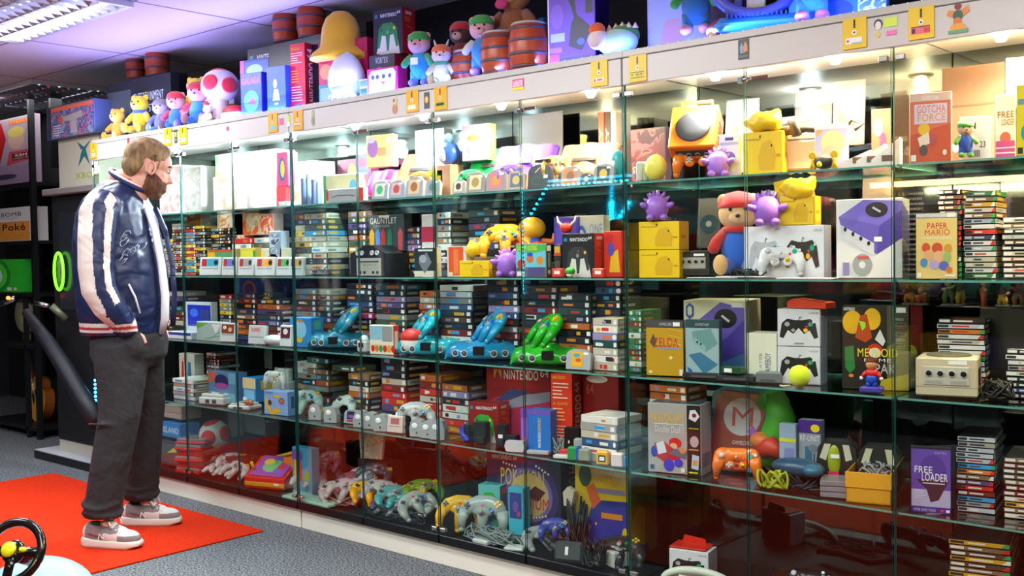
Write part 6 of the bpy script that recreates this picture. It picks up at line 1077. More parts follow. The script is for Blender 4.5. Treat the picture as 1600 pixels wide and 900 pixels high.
PADS = [(500, .1, 30, .05, 'b0a49c', 'rose-lit grey gamepad first of the heap after the first cabinet seam'), (516, .17, 60, .09, '8a5a60', 'mauve gamepad high in the back of the heap'), (533, .2, 10, .13, '9a4a58', 'rose gamepad crowning the heap'), (520, .07, 70, .03, 'b8aca4', 'pale gamepad lying forward in the heap'), (543, .06, 20, .04, 'b4a8a4', 'pale gamepad with a yellow stud in the heap'), (556, .12, 45, .08, '8a4858', 'plum gamepad behind the pale ones'), (572, .15, -20, .1, 'b8aca8', 'pale gamepad near the clear bag'),
        (566, .025, 75, .02, 'f0a812', 'yellow gamepad lying at the glass left of the dark cables'), (590, .18, 15, .12, '4a4c54', 'dark slate gamepad high beside the clear bag'), (598, .1, 35, .07, 'b0a8a6', 'pale gamepad beside the turquoise one'), (616, .09, 60, .06, '1fa0a0', 'turquoise gamepad in the heap, left one'), (640, .08, 30, .05, '2aa098', 'turquoise gamepad in the heap, right one'), (662, .17, 50, .09, '5a9a28', 'green gamepad leaning by the second door line'), (648, .05, 80, .02, '9aa098', 'sage gamepad with yellow studs near the front'), (622, .04, 10, .02, '4a585c', 'dark grey gamepad with white stick near the front'), (655, .1, 0, .04, 'a8aca0', 'pale sage gamepad standing near the door line'), (604, .03, 40, .02, '3a3e58', 'navy gamepad beside the yellow one')]
for u, yy, a, zz, c, l in PADS:
    ctrl_three('game_controller', l, c, (xat(u, yy, ZF), yy, ZF+zz), (radians(rnd.uniform(0, 35)), radians(rnd.uniform(-15, 15)), radians(a)), 1.0, 'heap of gamepads on the cabinet floor')
cable_heap('dark cables tangled among the heap of gamepads', (xat(610, .07, ZF), .09, ZF+.003), .16, .05, .05, '24282c', 20, seed=51, rad=.003)
cable_heap('pinkish cables under the far end of the gamepad heap', (xat(520, .1, ZF), .12, ZF+.003), .12, .07, .04, '9a7a74', 12, seed=52, rad=.003)
ctrl_three('game_controller', 'bright yellow gamepad standing at the glass under the second door line', 'f2b010', (xat(690, .02, ZF), .035, ZF+.05), (radians(50), 0, radians(25)), 1.15)
ctrl_three('game_controller', 'big pale grey gamepad propped up beside the blue-green carton', '9aa8a0', (xat(728, .06, ZF+.08), .08, ZF+.1), (radians(62), 0, radians(20)), 1.2)
pbox('controller_box', 'turquoise carton with a green gamepad picture on the cabinet floor', 'box', 748, 782, 757, .14, ZF+.03, .08, '5ab8b8', rot=12, front=[('r', .02, .02, .98, .98, '62b8b4')]+pad3(.5, .55, .85, '38a838')+[('p', [(.4, .0), (.62, .0), (.55, .3), (.45, .3)], '38b0d8')], side=[('r', 0, 0, 1, 1, '2a4a50'), ('r', .2, .8, .8, .95, 'd0482c')], top=[('r', .2, .2, .8, .8, '3a9a9a')])
pbox('toy_handheld_box', 'light blue packaged toy beside the turquoise carton', 'box', 795, 818, 762, .13, ZF+.03, .06, '3ab0c8', rot=12, front=[('r', .1, .35, .9, .9, '2a3a88'), ('e', .5, .6, .2, .12, '6a4a98'), ('e', .7, .45, .1, .06, 'b84050')])
pbox('plinth_box', 'low grey tray under the turquoise carton', 'box', 745, 820, 820, .13, ZF, .12, '5a6664', h=.027)
pbox('console_box', 'large violet and black carton with bubbly yellow lettering and a red word', 'box', 762, 878, 707, .2, ZF, .2, '221a40', rot=8, h=.34,
     front=[('e', .55, .5, .42, .42, '3a2c70'), ('e', .55, .5, .34, .33, '7a6ab0'), ('e', .58, .5, .26, .26, 'd8b880'), ('r', 0, .88, .55, 1, '8a1a14'), ('t', 'NINTENDO 64', .08, .9, .42, .95, 'e8dcc8', .02), ('t', 'POKéMON', .2, .6, .78, .8, 'c89018', .09), ('t', 'POKéMON', .2, .6, .78, .8, 'f0cc28', .03), ('p', [(.5, .48), (.66, .62), (.8, .56), (.7, .44)], '5a1a14'), ('t', 'STADIUM', .3, .34, .84, .48, 'd8281c', .06), ('r', .5, .18, .62, .28, '8a8a28')]+[('e', .24+.04*i, .86-.008*i, .013, .014, 'f4e8b8') for i in range(5)]+[('e', .68+.04*i, .86-.02*i, .013, .014, 'f4e8b8') for i in range(5)]+[('e', .64+.04*i, .24+.01*i, .013, .014, 'f4e8b8') for i in range(5)], side=[('r', 0, 0, 1, 1, '16141c'), ('v', 'NINTENDO 64', .3, .2, .6, .85, 'c8c0b0', .02)])
pbox('console_box', 'large yellow carton with a deep blue console picture and yellow lettering', 'box', 900, 982, 722, .16, ZF, .24, 'd8b81c', rot=8, h=.36,
     front=[('p', [(.25, 0), (1, 0), (1, .62), (.35, .6), (.2, .3)], '223a98'), ('r', .5, .42, .9, .48, 'd88a2c'), ('e', .2, .85, .12, .12, '3a5a48'), ('p', [(.22, .72), (.36, .78), (.5, .6), (.34, .5)], 'd8641c'), ('t', 'POKéMON', .4, .76, .98, .92, '3a2a50', .08), ('t', 'POKéMON', .4, .76, .98, .92, 'e8c83c', .02), ('r', .42, .68, .96, .73, '8a8aa8')]+pad3(.3, .3, .34, '2a3aa0')+[('e', .95, .25, .06, .1, 'd8b018')], side=[('r', 0, 0, 1, 1, 'a89820'), ('e', .3, .8, .15, .06, '7a7a70'), ('p', [(.1, .1), (.55, .1), (.6, .45), (.4, .55), (.15, .42)], 'd8b820'), ('r', 0, 0, .7, .1, '223a98')])
cable_heap('grey cables heaped in front of the turquoise carton', (xat(765, .06, ZF), .07, ZF+.003), .13, .045, .06, '7e8a88', 30, seed=61, rad=.0035)
cable_heap('black cables rising beside the large violet carton', (xat(896, .11, ZF), .13, ZF+.003), .045, .04, .22, '1c1e1c', 22, seed=62, rad=.0035)
cable_heap('black cable coil in front of the large yellow carton', (xat(925, .06, ZF), .07, ZF+.003), .05, .04, .1, '141614', 14, seed=63, rad=.0035)
for i, (u, yy, c, a, rx) in enumerate(((845, .04, '2c3234', 120, 20), (955, .02, '2c3032', 30, 30), (868, .11, '3a4aa0', 40, 60), (830, .07, '9aa09c', 70, 15), (930, .14, '23369a', 20, 60))[:4]):
    ctrl_three('game_controller', ['dark gamepad with orange studs lying before the grey cables', 'dark gamepad with yellow studs at the near cabinet seam', 'small blue and gold gamepad propped on the black cables', 'sage gamepad half buried in the grey cables'][i], c, (xat(u, yy, ZF), yy, ZF+.04+(.06 if i in (2, 4) else 0)), (radians(rx), 0, radians(a)), 1.05 if i != 2 else .7)
m = M(); m.box(-.055, 0, 0, .055, .05, .075, mat('3c4448', .4), .01); m.box(-.012, -.0012, .025, .0, 0, .055, STICK); o = m.build('expansion_block'); o.location = (xat(884, .02, ZF), .025, ZF+.003); o.rotation_euler = (radians(-15), 0, .35); tag(o, 'dark grey rounded block with a white price strip on the cabinet floor', 'accessory')
m = M(); m.prism([(0, 0), (.035, 0), (.05, .06), (.02, .075), (-.004, .05)], 0, .02, mat('c0b8a0', .4)); o = m.build('plug_block'); o.location = (xat(882, .12, ZF), .12, ZF+.19); tag(o, 'cream plug block on top of the black cables', 'adapter')
for i, (u, h_) in enumerate(((750, .02), (800, .015), (905, .05), (948, .06))):
    m = M(); m.box(-.04, 0, 0, .04, .06, h_, mat('c8ccc4' if i != 2 else 'a8b4a8', .4), .005); o = m.build('small_adapter'); o.location = (xat(u, .02, ZF), (.015, .012, .1, .12)[i], ZF+.003); o.rotation_euler = (0, 0, .4*i); tag(o, ['flat pale adapter at the glass before the grey cables', 'second flat pale adapter at the glass', 'sage adapter block behind the dark block', 'pale adapter block before the yellow carton'][i], 'adapter')
padbox('white and red gamepad carton on the cabinet floor past the near seam', 1046, 1107, 843, .09, ZF, h=.118)
m = M(); m.box(0, 0, 0, .13, .09, .004, mat('d8301c', .4), .001); m.prism([(.02, 0), (.11, 0), (.105, .022), (.03, .03)], .07, .072, mat('d8301c', .4)); o = m.build('hanging_tab'); o.location = (xat(1047, .1, ZF+.12), .095, ZF+.123); o.rotation_euler = (0, 0, radians(12)); tag(o, 'red hanging tab lying on the white gamepad carton', 'card')
o = thing('racing_wheel', 'white arched racing wheel top at the front of the cabinet floor', 'steering wheel', (xat(1085, .05, ZF), .08, ZF+.0), .15)
M().tube([(.13*cos(a), 0, .015+.05*sin(a)*1.0) for a in [pi*k/14 for k in range(15)]], .014, mat('d8dcc8', .4), 12).build('rim', o); M().tube([(-.07, 0, .04), (0, .0, .02), (.07, 0, .04)], .012, mat('d8dcc8', .4), 10).build('spoke', o)
ctrl_two('game_controller', 'black gamepad standing among cables on the near cabinet floor', '1a1a1c', (xat(1262, .1, ZF+.08), .12, ZF+.085), (radians(50), 0, radians(10)), 1.0)
ctrl_two('game_controller', 'deep purple gamepad with bright buttons on the near cabinet floor', '4a2a90', (xat(1312, .08, ZF+.07), .1, ZF+.07), (radians(40), 0, radians(20)), 1.05)
cable_heap('black cable spread on the near cabinet floor beside the white wheel', (xat(1190, .1, ZF), .12, ZF+.003), .13, .06, .03, '121212', 12, seed=71, rad=.003)
m = M(); m.tube([(-.2, 0, .012), (-.1, .03, .03), (0, .02, .012), (.12, .04, .05), (.2, .03, .02)], [.02, .03, .025, .03, .015], mat('5a3a2c', .15, kind='clear', a=.4), 12, flat=.5); o = m.build('plastic_wrap'); o.location = (xat(1290, .28, ZF), .3, ZF+.02); tag(o, 'crumpled clear plastic wrap at the back of the near cabinet floor', 'wrap')
stack('the gold-lit pile on the cabinet floor at the near end', 1482, 1580, 845, .1, ZF, ih=.0155, d=.3, kind='case', rot=12, cols=['d9a427', 'c8bfa8', '8a6a4a', '604030'])
o = lump('orange rounded toy half hidden on the near cabinet floor', 1446, .1, ZF+.01, (.03, .03, .035), 'c84a1c', 'orange_toy')
# ------------------------------------------------------------------ on top of the cabinets
TY = .07
teddy('golden round teddy lying with its head down, first on the cabinet top', (xat(180, .1, ZT), .12, ZT+.0), radians(20), .17, 'f0a820', 'f2b42c', ears='round', snout='f2c860')
teddy('bright yellow teddy with small black ears beside the golden one', (xat(213, .14, ZT), .17, ZT+.03), radians(25), .2, 'f2c81c', 'f4d020', snout='f4dc60', collar='3a6ad0')
teddy('grey and violet teddy sitting right of the bright yellow teddy', (xat(250, .1, ZT), .11, ZT+.0), radians(30), .165, '6a6ab8', 'a8a0c0', snout='d8b8d0', shoe='7a9ae0', hat='7a707c')
teddy('blue-bodied teddy with a red knitted hat sitting left of a pale teddy', (xat(274, .1, ZT), .11, ZT+.0), radians(30), .185, '2a6ad0', 'e89a88', 'd0303a', hat='d02430', shoe='6a4a68')
teddy('blue-bodied teddy with a crimson hat leaning beside the spotted dome', (xat(308, .1, ZT), .11, ZT+.01), radians(40), .2, '2f80d0', 'f0a8b0', 'c82838', hat='b01c2c', shoe='a0707c')
teddy('yellow teddy peering high behind the crimson-hatted teddy', (xat(303, .24, ZT), .26, ZT+.1), radians(25), .19, 'f2cc1c', 'f4d424', snout='f4dc70')
pbox('plinth_box', 'dark lettered console carton standing at the far end of the cabinet top', 'box', 168, 268, 133, .17, ZT, .06, '23282c', rot=4, front=[('t', 'ENTERTAINMENT', .45, .62, .9, .76, 'c8ccd0', .02), ('t', 'SYSTEM', .58, .44, .86, .56, 'c8ccd0', .02), ('r', .02, .1, .4, .85, '4a5258')])
pbox('plinth_box', 'black carton under the yellow peering teddy', 'box', 275, 320, 150, .3, ZT, .1, '17191c', h=.1)
o = thing('spotted_dome', 'big white dome cushion with crimson spots on a pale plush body', 'soft toy', (xat(340, .12, ZT), .14, ZT+.002), .4)
c = mat('d8c8dc', .95, kind='plush'); M().ell((0, 0, .2), (.1, .09, .085), c, 24, 16).build('dome', o)
for d in ((-.05, -1, .1), (-1, -.2, .1), (1, -.5, -.1), (0, 0, 1)):
    d = Vector(d).normalized(); q = d.to_track_quat('Z', 'Y'); m = M(); m.T = Matrix.Translation((0, 0, .2)) @ Matrix.Diagonal((1, .92, .87, 1)) @ q.to_matrix().to_4x4(); m.lathe([(.102*sin(t), .102*cos(t)) for t in (.48, .36, .24, .12, .001)], mat('d01c34', .95, kind='plush'), 20); m.build('crimson_spot', o)
M().tube([(0, 0, .14), (0, 0, .06), (0, 0, .02)], [.045, .04, .035], mat('e0c0a0', .95, kind='plush'), 14).build('trunk', o)
for s in (-1, 1): M().ell((s*.04, -.04, .02), (.03, .045, .022), mat('9a6a98' if s > 0 else 'd8a838', .95, kind='plush'), 14, 10).build('foot', o)
teddy('tiny pale plush between the crimson hat and the spotted dome', (xat(325, .07, ZT), .07, ZT+.0), .3, .09, 'e8c890', 'f0d0a0', seg=12)
m = M(); m.ell((0, 0, .035), (.075, .05, .035), mat('d01c24', .5)); m.lathe([(.08, 0), (.083, .02), (.078, .03)], mat('e4e4f0', .4), 24, (0, 0, 0), 'z', True, 1, .66); o = m.build('red_shell_toy'); o.location = (xat(363, .07, ZT), .08, ZT+.006); tag(o, 'low red shell-shaped toy with a white rim beside the blue boxed games', 'toy')
barrel('smaller terracotta drum barrel behind the far-end dark carton', 212, .31, ZT, .056, .12, vb=126, vt=83); barrel('taller terracotta drum barrel at the far end, on its carton', 246, .31, ZT, .07, .135, vb=123, vt=77)
pbox('plinth_box', 'dark carton under the two far drum barrels', 'box', 195, 262, 127, .25, ZT, .14, '1c1e22')
pbox('game_box', 'pale carton printed with orange barrels and teal words, topmost behind the spotted dome', 'box', 319, 366, 66, .26, ZT+.13, .1, 'd8c8cc', rot=4, front=[('r', .02, .62, .35, .7, '4ab8b0'), ('r', .02, .48, .3, .56, '4ab8b0'), ('p', [(.32, .3), (.62, .35), (.5, .9)], 'd8643c'), ('p', [(.7, .4), (.92, .42), (.9, .78), (.74, .75)], 'c04a20')], h=.13)
pbox('console_box', 'dark console carton with white numerals below the pale carton', 'box', 345, 390, 96, .26, ZT, .1, '25292a', rot=4, front=[('t', 'NINTENDO', .05, .7, .65, .85, 'd8d8d0', .03), ('t', '64', .7, .75, .9, .92, 'd8d8d0', .03)], h=.13)
n = n64box('dark carton with white brand lettering behind two blue boxed games', 389, 450, 78, .2, ZT, 'c8c8c8', '16202c', '16202c', rot=8, d=.1)
pbox('game_box', 'small square blue boxed game with a pink edge lifted on the dark carton', 'box', 376, 421, 26, .18, ZT+.18, .06, '1c2a88', rot=8, front=[('r', 0, 0, .14, 1, 'd03aa0'), ('r', .16, .1, .98, .92, '2a58b8'), ('e', .5, .58, .28, .22, '9ac8e8'), ('e', .45, .35, .2, .15, 'd8e0f0'), ('r', .6, .06, .98, .22, 'c02878')], h=.135)
pbox('game_box', 'blue boxed game with red lettering above a glowing blue picture', 'box', 377, 410, 117, .05, ZT, .05, '20309a', rot=8, front=[('r', .02, .02, .98, .98, '1c48b8'), ('t', 'GALAGA', .06, .74, .94, .9, 'e04a40', .04), ('e', .5, .35, .35, .25, '3a90e8'), ('p', [(.3, .3), (.6, .45), (.75, .25)], 'a04a9a')])
pbox('game_box', 'plain blue boxed game with a pale dancing figure', 'box', 418, 447, 106, .05, ZT, .05, '2052c0', rot=8, front=[('e', .45, .62, .1, .1, 'c8c8d8'), ('p', [(.3, .25), (.7, .25), (.6, .5), (.4, .5)], 'd8c8b0'), ('r', .4, .16, .6, .2, 'c8d0e0')])
pbox('console_box', 'bright red carton back covered in yellow and white words', 'box', 455, 478, 70, .1, ZT, .1, 'd02438', rot=12, front=[('t', 'NINTENDO', .08, .9, .7, .94, 'f0a030', .02)]+blocktext(.08, .86, .85, 5, 'f0c8d0', .035, 2)+blocktext(.08, .6, .7, 5, 'e8a040', .04, 3)+blocktext(.08, .36, .85, 6, 'f0c8d0', .04, 5)+[('r', .3, .03, .6, .1, '2a68b8')], side=[('r', 0, 0, 1, 1, 'a01830'), ('v', 'NINTENDO', .25, .14, .7, .72, 'e8e0e4', .04), ('v', '64', .15, .78, .55, .92, 'e8e0e4', .04)])
barrel('terracotta drum barrel with pale skin on the dark carton, left of the pair', 447, .24, ZT, .066, .155, vb=70, vt=15); barrel('terracotta drum barrel with a white price mark, right of the pair', 487, .24, ZT, .07, .17, vb=64, vt=8)
pbox('plinth_box', 'dark carton carrying the pair of drum barrels', 'box', 422, 505, 72, .17, ZT, .16, '14161a')
o = thing('floppy_hat', 'big yellow floppy felt hat with a black ribbon on a stack of boxes', 'hat', (xat(527, .12, ZT), .15, ZT+.255), .2)
M().lathe([(.14, -.045), (.128, -.02), (.092, .008), (.088, .05), (.082, .1), (.066, .14), (.035, .168), (0, .172)], mat('f0b81c', .95, kind='plush'), 28, sx=1.05).build('crown', o); m = M(); m.tube([(-.09, .0, .2), (-.03, .0, .185), (.03, .0, .17)], [.022, .022, .01], mat('16161a', .7), 8, flat=.4); m.build('ribbon', o)
pbox('console_box', 'red and teal toy carton under the yellow floppy hat', 'box', 499, 575, 70, .12, ZT, .1, 'b01848', rot=8, front=[('r', 0, 0, .98, .35, '2a8a9a'), ('r', .2, .6, .9, .95, 'c02058'), ('r', .5, .68, .95, .78, 'b8a030'), ('e', .15, .55, .12, .12, 'd87a50'), ('r', .6, .3, .9, .5, '781030'), ('r', .03, .1, .3, .3, '9ac0d0')])
o = thing('white_plush', 'big white teardrop-shaped plush with stubby feet in blue light', 'soft toy', (xat(537, .07, ZT), .09, ZT+.002), .3)
M().lathe([(.03, .02), (.066, .035), (.085, .07), (.088, .1), (.08, .14), (.06, .18), (.036, .205), (.014, .222), (0, .226)], mat('dfe0e8', .95, kind='plush'), 30, sy=.85).build('trunk', o)
for k in range(4): M().tube([((k-1.5)*.028, -.02, .03), ((k-1.5)*.042, -.04, .014)], [.018, .013], mat('dfe0e8', .95, kind='plush'), 10).build('foot', o)
n64box('box with a large green gamepad picture and red side on the upper stack', 584, 630, 0, .16, ZT+.195, '1f8a4a', '22202c', 'd02434', rot=10, d=.09, h=.2)
pbox('game_box', 'grey boxed accessory with pale capital lettering under the green gamepad box', 'box', 577, 617, 67, .14, ZT+.12, .09, '4a4a50', rot=10, h=.075, front=[('t', 'VORTEX', .25, .5, .75, .85, 'c8c8cc', .02), ('e', .4, .22, .1, .08, '8a8a78')], side=[('r', 0, 0, 1, 1, 'c02840')])
pbox('carry_case', 'white and pink rounded carry case with crown drawings', 'case', 574, 622, 101, .06, ZT, .07, 'e0287c', rot=10, h=.118, front=[('p', [(.06, .03), (.9, .08), (.94, .8), (.85, .95), (.15, .92), (.06, .75)], 'ececf4'), ('p', [(.45, .5), (.6, .5), (.55, .35)], 'e04878')]+[('l', [(.2+.12*i, .1), (.2+.12*i, .6)], .002, 'b0b0c8') for i in range(6)]+[('e', q, .68, .05, .08, '6a5a88') for q in (.2, .35, .55, .75)])
pbox('cardboard_pack', 'blue and white chequered carton beside the white plush', 'box', 562, 575, 125, .06, ZT, .05, 'c8d8f0', rot=10, front=[('r', .1, .1, .9, .5, '3a5ab0'), ('r', .1, .6, .9, .95, '7a9ad0')])
teddy('green-hatted teddy in blue dungarees with a white tag', (xat(654, .1, ZT), .11, ZT+.045), radians(25), .178, '3aa0d8', 'e8a8b0', '38b068', hat='30a838', sit=False, shoe='6a5a80', tag_=True)
teddy('cream plush dog with an orange tuft beside the green-hatted teddy', (xat(688, .08, ZT), .09, ZT+.0), radians(35), .15, 'ece0c0', 'f0d0d8', 'e8dcb8', ears='long', hat='f06a2c', collar='3a9a68')
o = teddy('brown plush monkey with a pale muzzle and red cap high at the back', (xat(717, .2, ZT), .22, ZT+.08), radians(15), .18, '8a1c24', '5a2a30', hat='d0202c', snout='e0b8b0')
teddy('green-hatted teddy with white paws standing beside the drum barrels', (xat(749, .08, ZT), .1, ZT+.045), radians(30), .185, '3a90d8', 'f0b0b8', 'e4e8f0', hat='38b048', sit=False, shoe='a05a78')
barrel('red drum barrel half hidden behind the green-hatted teddy', 732, .16, ZT, .07, .13); barrel('dark drum barrel behind the cream plush dog', 712, .17, ZT, .065, .12)
barrel('broad terracotta drum barrel in the middle of the cabinet top', 781, .09, ZT, .075, .16); barrel('largest terracotta drum barrel left of the purple joystick carton', 828, .07, ZT, .08, .165)
o = teddy('big round-headed tan plush with a pink mouth looming over the barrels', (xat(800, .2, ZT), .22, ZT+.12), radians(20), .26, 'a8643c', 'd89a6a', 'a85a38', snout='f0b088'); M().ell((-.1, -.27, .68), (.11, .05, .08), mat('e84a90', .8), 14, 10).build('mouth', o)
pbox('plinth_box', 'blue carton behind the largest drum barrel', 'box', 776, 850, 20, .25, ZT, .08, '1a68a8', front=[('r', .6, .5, .98, .9, 'c83a28'), ('r', .2, .2, .5, .6, '3ab0d0')], h=.24)
pbox('console_box', 'purple joystick carton with a black flight stick picture', 'box', 857, 931, 0, .08, ZT, .12, '5a2ab8', rot=12, h=.255,
     front=[('r', 0, .02, .03, 1, 'd8d0f0'), ('r', .02, .0, .98, .12, '16242c'), ('r', .03, .12, .97, .99, '6a30c4'), ('p', [(.42, .98), (.56, 1.0), (.62, .72), (.72, .66), (.94, .5), (.72, .2), (.44, .28), (.5, .6), (.56, .68), (.5, .84)], '141230'), ('e', .7, .33, .08, .05, '3a58d0'), ('r', .06, .36, .36, .48, 'b0b8f0'), ('r', .8, .72, .95, .9, '241a3a'), ('e', .2, .72, .14, .18, '8048d8'), ('r', .03, 0, .24, .18, 'e82c8a'), ('t', 'FOR GAMECUBE', .4, .02, .92, .08, 'e8f0f4', .02), ('r', .04, .2, .3, .28, 'a858d8')],
     side=[('r', 0, 0, 1, 1, '2a1668'), ('e', .5, .5, .25, .2, '180c3c')])
o = thing('spiky_plush', 'plush turtle with an orange tuft and a green spotted back at the seam', 'soft toy', (xat(960, .07, ZT), .09, ZT+.004), .3)
M().ell((0, 0, .05), (.075, .05, .048), mat('b8d8d0', .95, kind='plush')).build('trunk', o); M().ell((-.06, -.03, .06), (.04, .035, .035), mat('f0dce0', .95, kind='plush')).build('head', o); M().ell((-.065, -.03, .095), (.03, .025, .025), mat('f0642c', .95, kind='plush')).build('tuft', o)
M().ell((.015, .02, .075), (.06, .045, .04), mat('3a8a48', .95, kind='plush')).build('shell', o)
for k in range(5): M().lathe([(.012, 0), (.006, .012), (0, .022)], mat('f0c8b0', .8), 10, (-.03+.024*k, .0, .1-.003*abs(k-2))).build('shell_stud', o)
pbox('console_box', 'very large lilac carton behind the denim-clad teddy', 'box', 1012, 1160, -40, .16, ZT, .12, '8a88c8', rot=10, h=.3, front=[('r', .02, .02, .98, .98, '9498d4'), ('p', [(.12, .05), (.4, .05), (.36, .4), (.2, .4)], 'b87a98'), ('p', [(.6, .2), (.9, .3), (.98, .9), (.7, .9)], '5a3a48')], side=[('r', 0, 0, 1, 1, '6a70b8')])
teddy('teddy in green sleeves and blue denim dungarees with rosy boots', (xat(1083, .07, ZT), .09, ZT+.06), radians(25), .2, '1f6a98', 'e8b090', '30a030', hat='30a030', sit=False, shoe='c87078')
o = thing('racing_wheel', 'translucent blue and grey racing wheel on a blue base atop the cabinets', 'steering wheel', (xat(1170, .07, ZT), .12, ZT+.01), radians(25), None, 1)
m = M(); m.tube([(.13*cos(a), -.02, .16+.1*sin(a)) for a in [2*pi*k/24 for k in range(24)]], .02, mat('5a60b8', .3), 12, closed=True); m.build('rim', o); m = M(); m.box(-.03, -.01, .08, .03, .0, .25, mat('c8b898', .4), .004); m.build('spoke', o)
m = M(); m.box(-.13, -.06, 0, .16, .12, .05, mat('3a90d8', .35), .02); m.build('base', o); m = M(); [m.box(-.09+.014*k, -.062, .045, -.085+.014*k, -.02, .056, mat('1c50b0', .4)) for k in range(14)]; m.build('grille', o)
m = M(); m.ell((0, 0, .03), (.05, .03, .032), mat('8a3048', .5)); m.ell((-.03, -.01, .02), (.025, .02, .02), mat('e0a880', .5)); o = m.build('plush_boot'); o.location = (xat(1130, .06, ZT), .06, ZT+.004); tag(o, 'maroon and tan plush boot beside the racing wheel', 'soft toy')
teddy('teddy with light blue body and pink boots right of the racing wheel', (xat(1262, .06, ZT), .09, ZT+.04), radians(25), .2, '3a9ae8', 'f0b8a8', 'e0e4f4', sit=False, shoe='c85078')
pbox('console_box', 'long cyan and blue carton behind the pink-booted teddy', 'box', 1232, 1345, -40, .14, ZT, .12, '1a90e0', rot=10, h=.25, front=[('r', .02, .02, .98, .98, '28a0e8'), ('e', .6, .2, .3, .15, '2060c0')])
pbox('game_box', 'silver-blue foil pack at the end of the toys on the cabinet top', 'box', 1340, 1385, 0, .06, ZT, .05, '6a88d8', rot=12, h=.06, front=[('r', .02, .02, .98, .98, ('3a58c0', 'b8c8f0', '7a98e0', 40))])
# ------------------------------------------------------------------ shelving, arcade machine and cartons beyond the cabinets
RX0, RX1, RY = -3.35, -2.50, .34
o = thing('shelving_rack', 'black metal shelving rack holding posters, books and a guitar', 'shelf', (0, 0, 0))
bk = mat('0e0f12', .45)
M().box(xat(40, RY, .5)-.014, RY, 0, xat(40, RY, .5)+.014, RY+.03, 1.0, bk).build('post', o)
for x in (RX0, RX1):
    M().box(x-.016, RY, 0, x+.016, RY+.035, 2.42, bk).build('post', o); M().box(x-.016, RY+.45, 0, x+.016, RY+.485, 2.42, bk).build('post', o)
for z in (.08, .66, 1.03, 1.40, 1.81): M().box(RX0, RY, z-.025, RX1, RY+.48, z, bk).build('shelf', o)
M().box(RX0, RY+.48, 0, RX1, RY+.49, 2.4, mat('0a0b0d', .7)).build('back_panel', o)
def onrack(name, label, cat, uL, uR, z, h, d, body, front, Yo=.0, **k): return pbox(name, label, cat, uL, uR, 0, RY+.055+Yo, z, d, body, front=front, h=h, **k)
onrack('poster_box', 'large pink-red boxed poster of a blond figure on the rack', 'poster', -30, 57, 1.81, .48, .04, 'b09aa8',
       [('r', 0, .02, 1, .98, 'a890a0'), ('r', .0, .0, 1, .3, '9a8098'), ('p', [(.36, .28), (.5, .7), (.42, .95), (.2, .98), (.2, .4)], 'b81c1c'), ('e', .68, .66, .14, .14, 'c8a090'), ('e', .68, .78, .15, .08, 'd0b860'), ('p', [(.5, .3), (.98, .35), (.9, .5), (.55, .5)], 'b84858'), ('r', .6, .36, 1, .46, '6a1c24'), ('t', 'KEN', .66, .41, .86, .45, 'e8e0e0', .03), ('t', 'A HOLLY HERO', .62, .375, .94, .395, 'd8c8c8'), ('e', .45, .13, .22, .04, '3a3c50'), ('r', .56, .9, .92, .96, 'd86a3c'), ('t', 'STREET', .58, .9, .9, .96, 'e8a03c', .03)])
onrack('boxed_book', 'white and orange boxed book with big black words on the rack', 'book', -40, 50, 1.40, .245, .12, 'e4e0dc', [('r', 0, .02, .97, .58, 'e8963c'), ('t', 'BOMB', .5, .74, .84, .86, '3a3838'), ('t', 'guessing game', .45, .67, .78, .71, 'a8a0a0'), ('t', 'Poké', .52, .32, .9, .52, '2a1a14', .03), ('t', 'card game', .72, .14, .9, .18, 'c8742c')])
onrack('game_box', 'bright green boxed game with curved stripes and a blue disc', 'box', -40, 29, 1.03, .24, .1, '2ab030', [('r', 0, 0, 1, 1, '34c030'), ('e', .35, .5, .5, .62, '1f9a28'), ('e', .35, .5, .42, .5, '50d840'), ('e', .32, .48, .34, .4, 'd8e8e8'), ('e', .3, .48, .22, .26, '1c2a90'), ('r', .76, .05, .86, .14, 'e8f0e0'), ('r', .9, .05, .97, .14, 'd8e8a0')])
o = thing('drum_lamp', 'dim round cream drum hanging on a pale yellow stem in the rack', 'lamp', (-2.95, RY+.14, .74), 0)
M().lathe([(.12, -.03), (.14, -.01), (.14, .03), (.12, .05)], mat('8e8c6a', .5), 28, (0, 0, .12), 'y').build('drum', o); M().box(-.03, -.01, -.07, .03, .02, .02, mat('a8a030', .5), .004).build('stem', o)
# guitar
o = thing('acoustic_guitar', 'orange-yellow acoustic guitar leaning in the lowest rack compartment', 'guitar', (xat(64, RY+.12, .15), RY+.12, .115), 0, None, .78); o.rotation_euler = (radians(-8), radians(-40), 0)
def gout(s=1): return [(s*r_*cos(a), .2+.23*sin(a)*s if False else .19+s*h*sin(a)) for a, r_, h in []]
P = []
for k in range(40):
    a = 2*pi*k/40; yy = -cos(a); r_ = .185-.035*yy+(-.045*math.exp(-((yy-.12)/.2)**2)); P.append((r_*sin(a), .235+.225*yy))
m = M(); m.prism(P, 0, .09, mat('e0941c', .3), 'y', mat('8a4a14', .35)); m.build('body', o)
m = M(); m.T = Matrix.Translation((0, -.001, 0)); art(m, 1, 1, [('e', 0, .29, .045, .045, '1c120c'), ('r', -.06, .12, .06, .135, '3a2414'), ('p', [(-.09, .33), (-.03, .36), (-.05, .24), (-.1, .22)], '1a1210')]); m.build('sound_hole', o, fix=False)
M().box(-.026, -.012, .42, .026, .012, .86, mat('5a3218', .4), .003).build('neck', o); M().box(-.036, -.01, .86, .036, .01, 1.0, mat('2a1a10', .4), .004).build('headstock', o)
m = M(); [m.tube([(-.015+.006*k, -.014, .13), (-.015+.006*k, -.014, .95)], .0006, mat('c8c0a8', .3, .8), 4) for k in range(6)]; m.build('string', o)
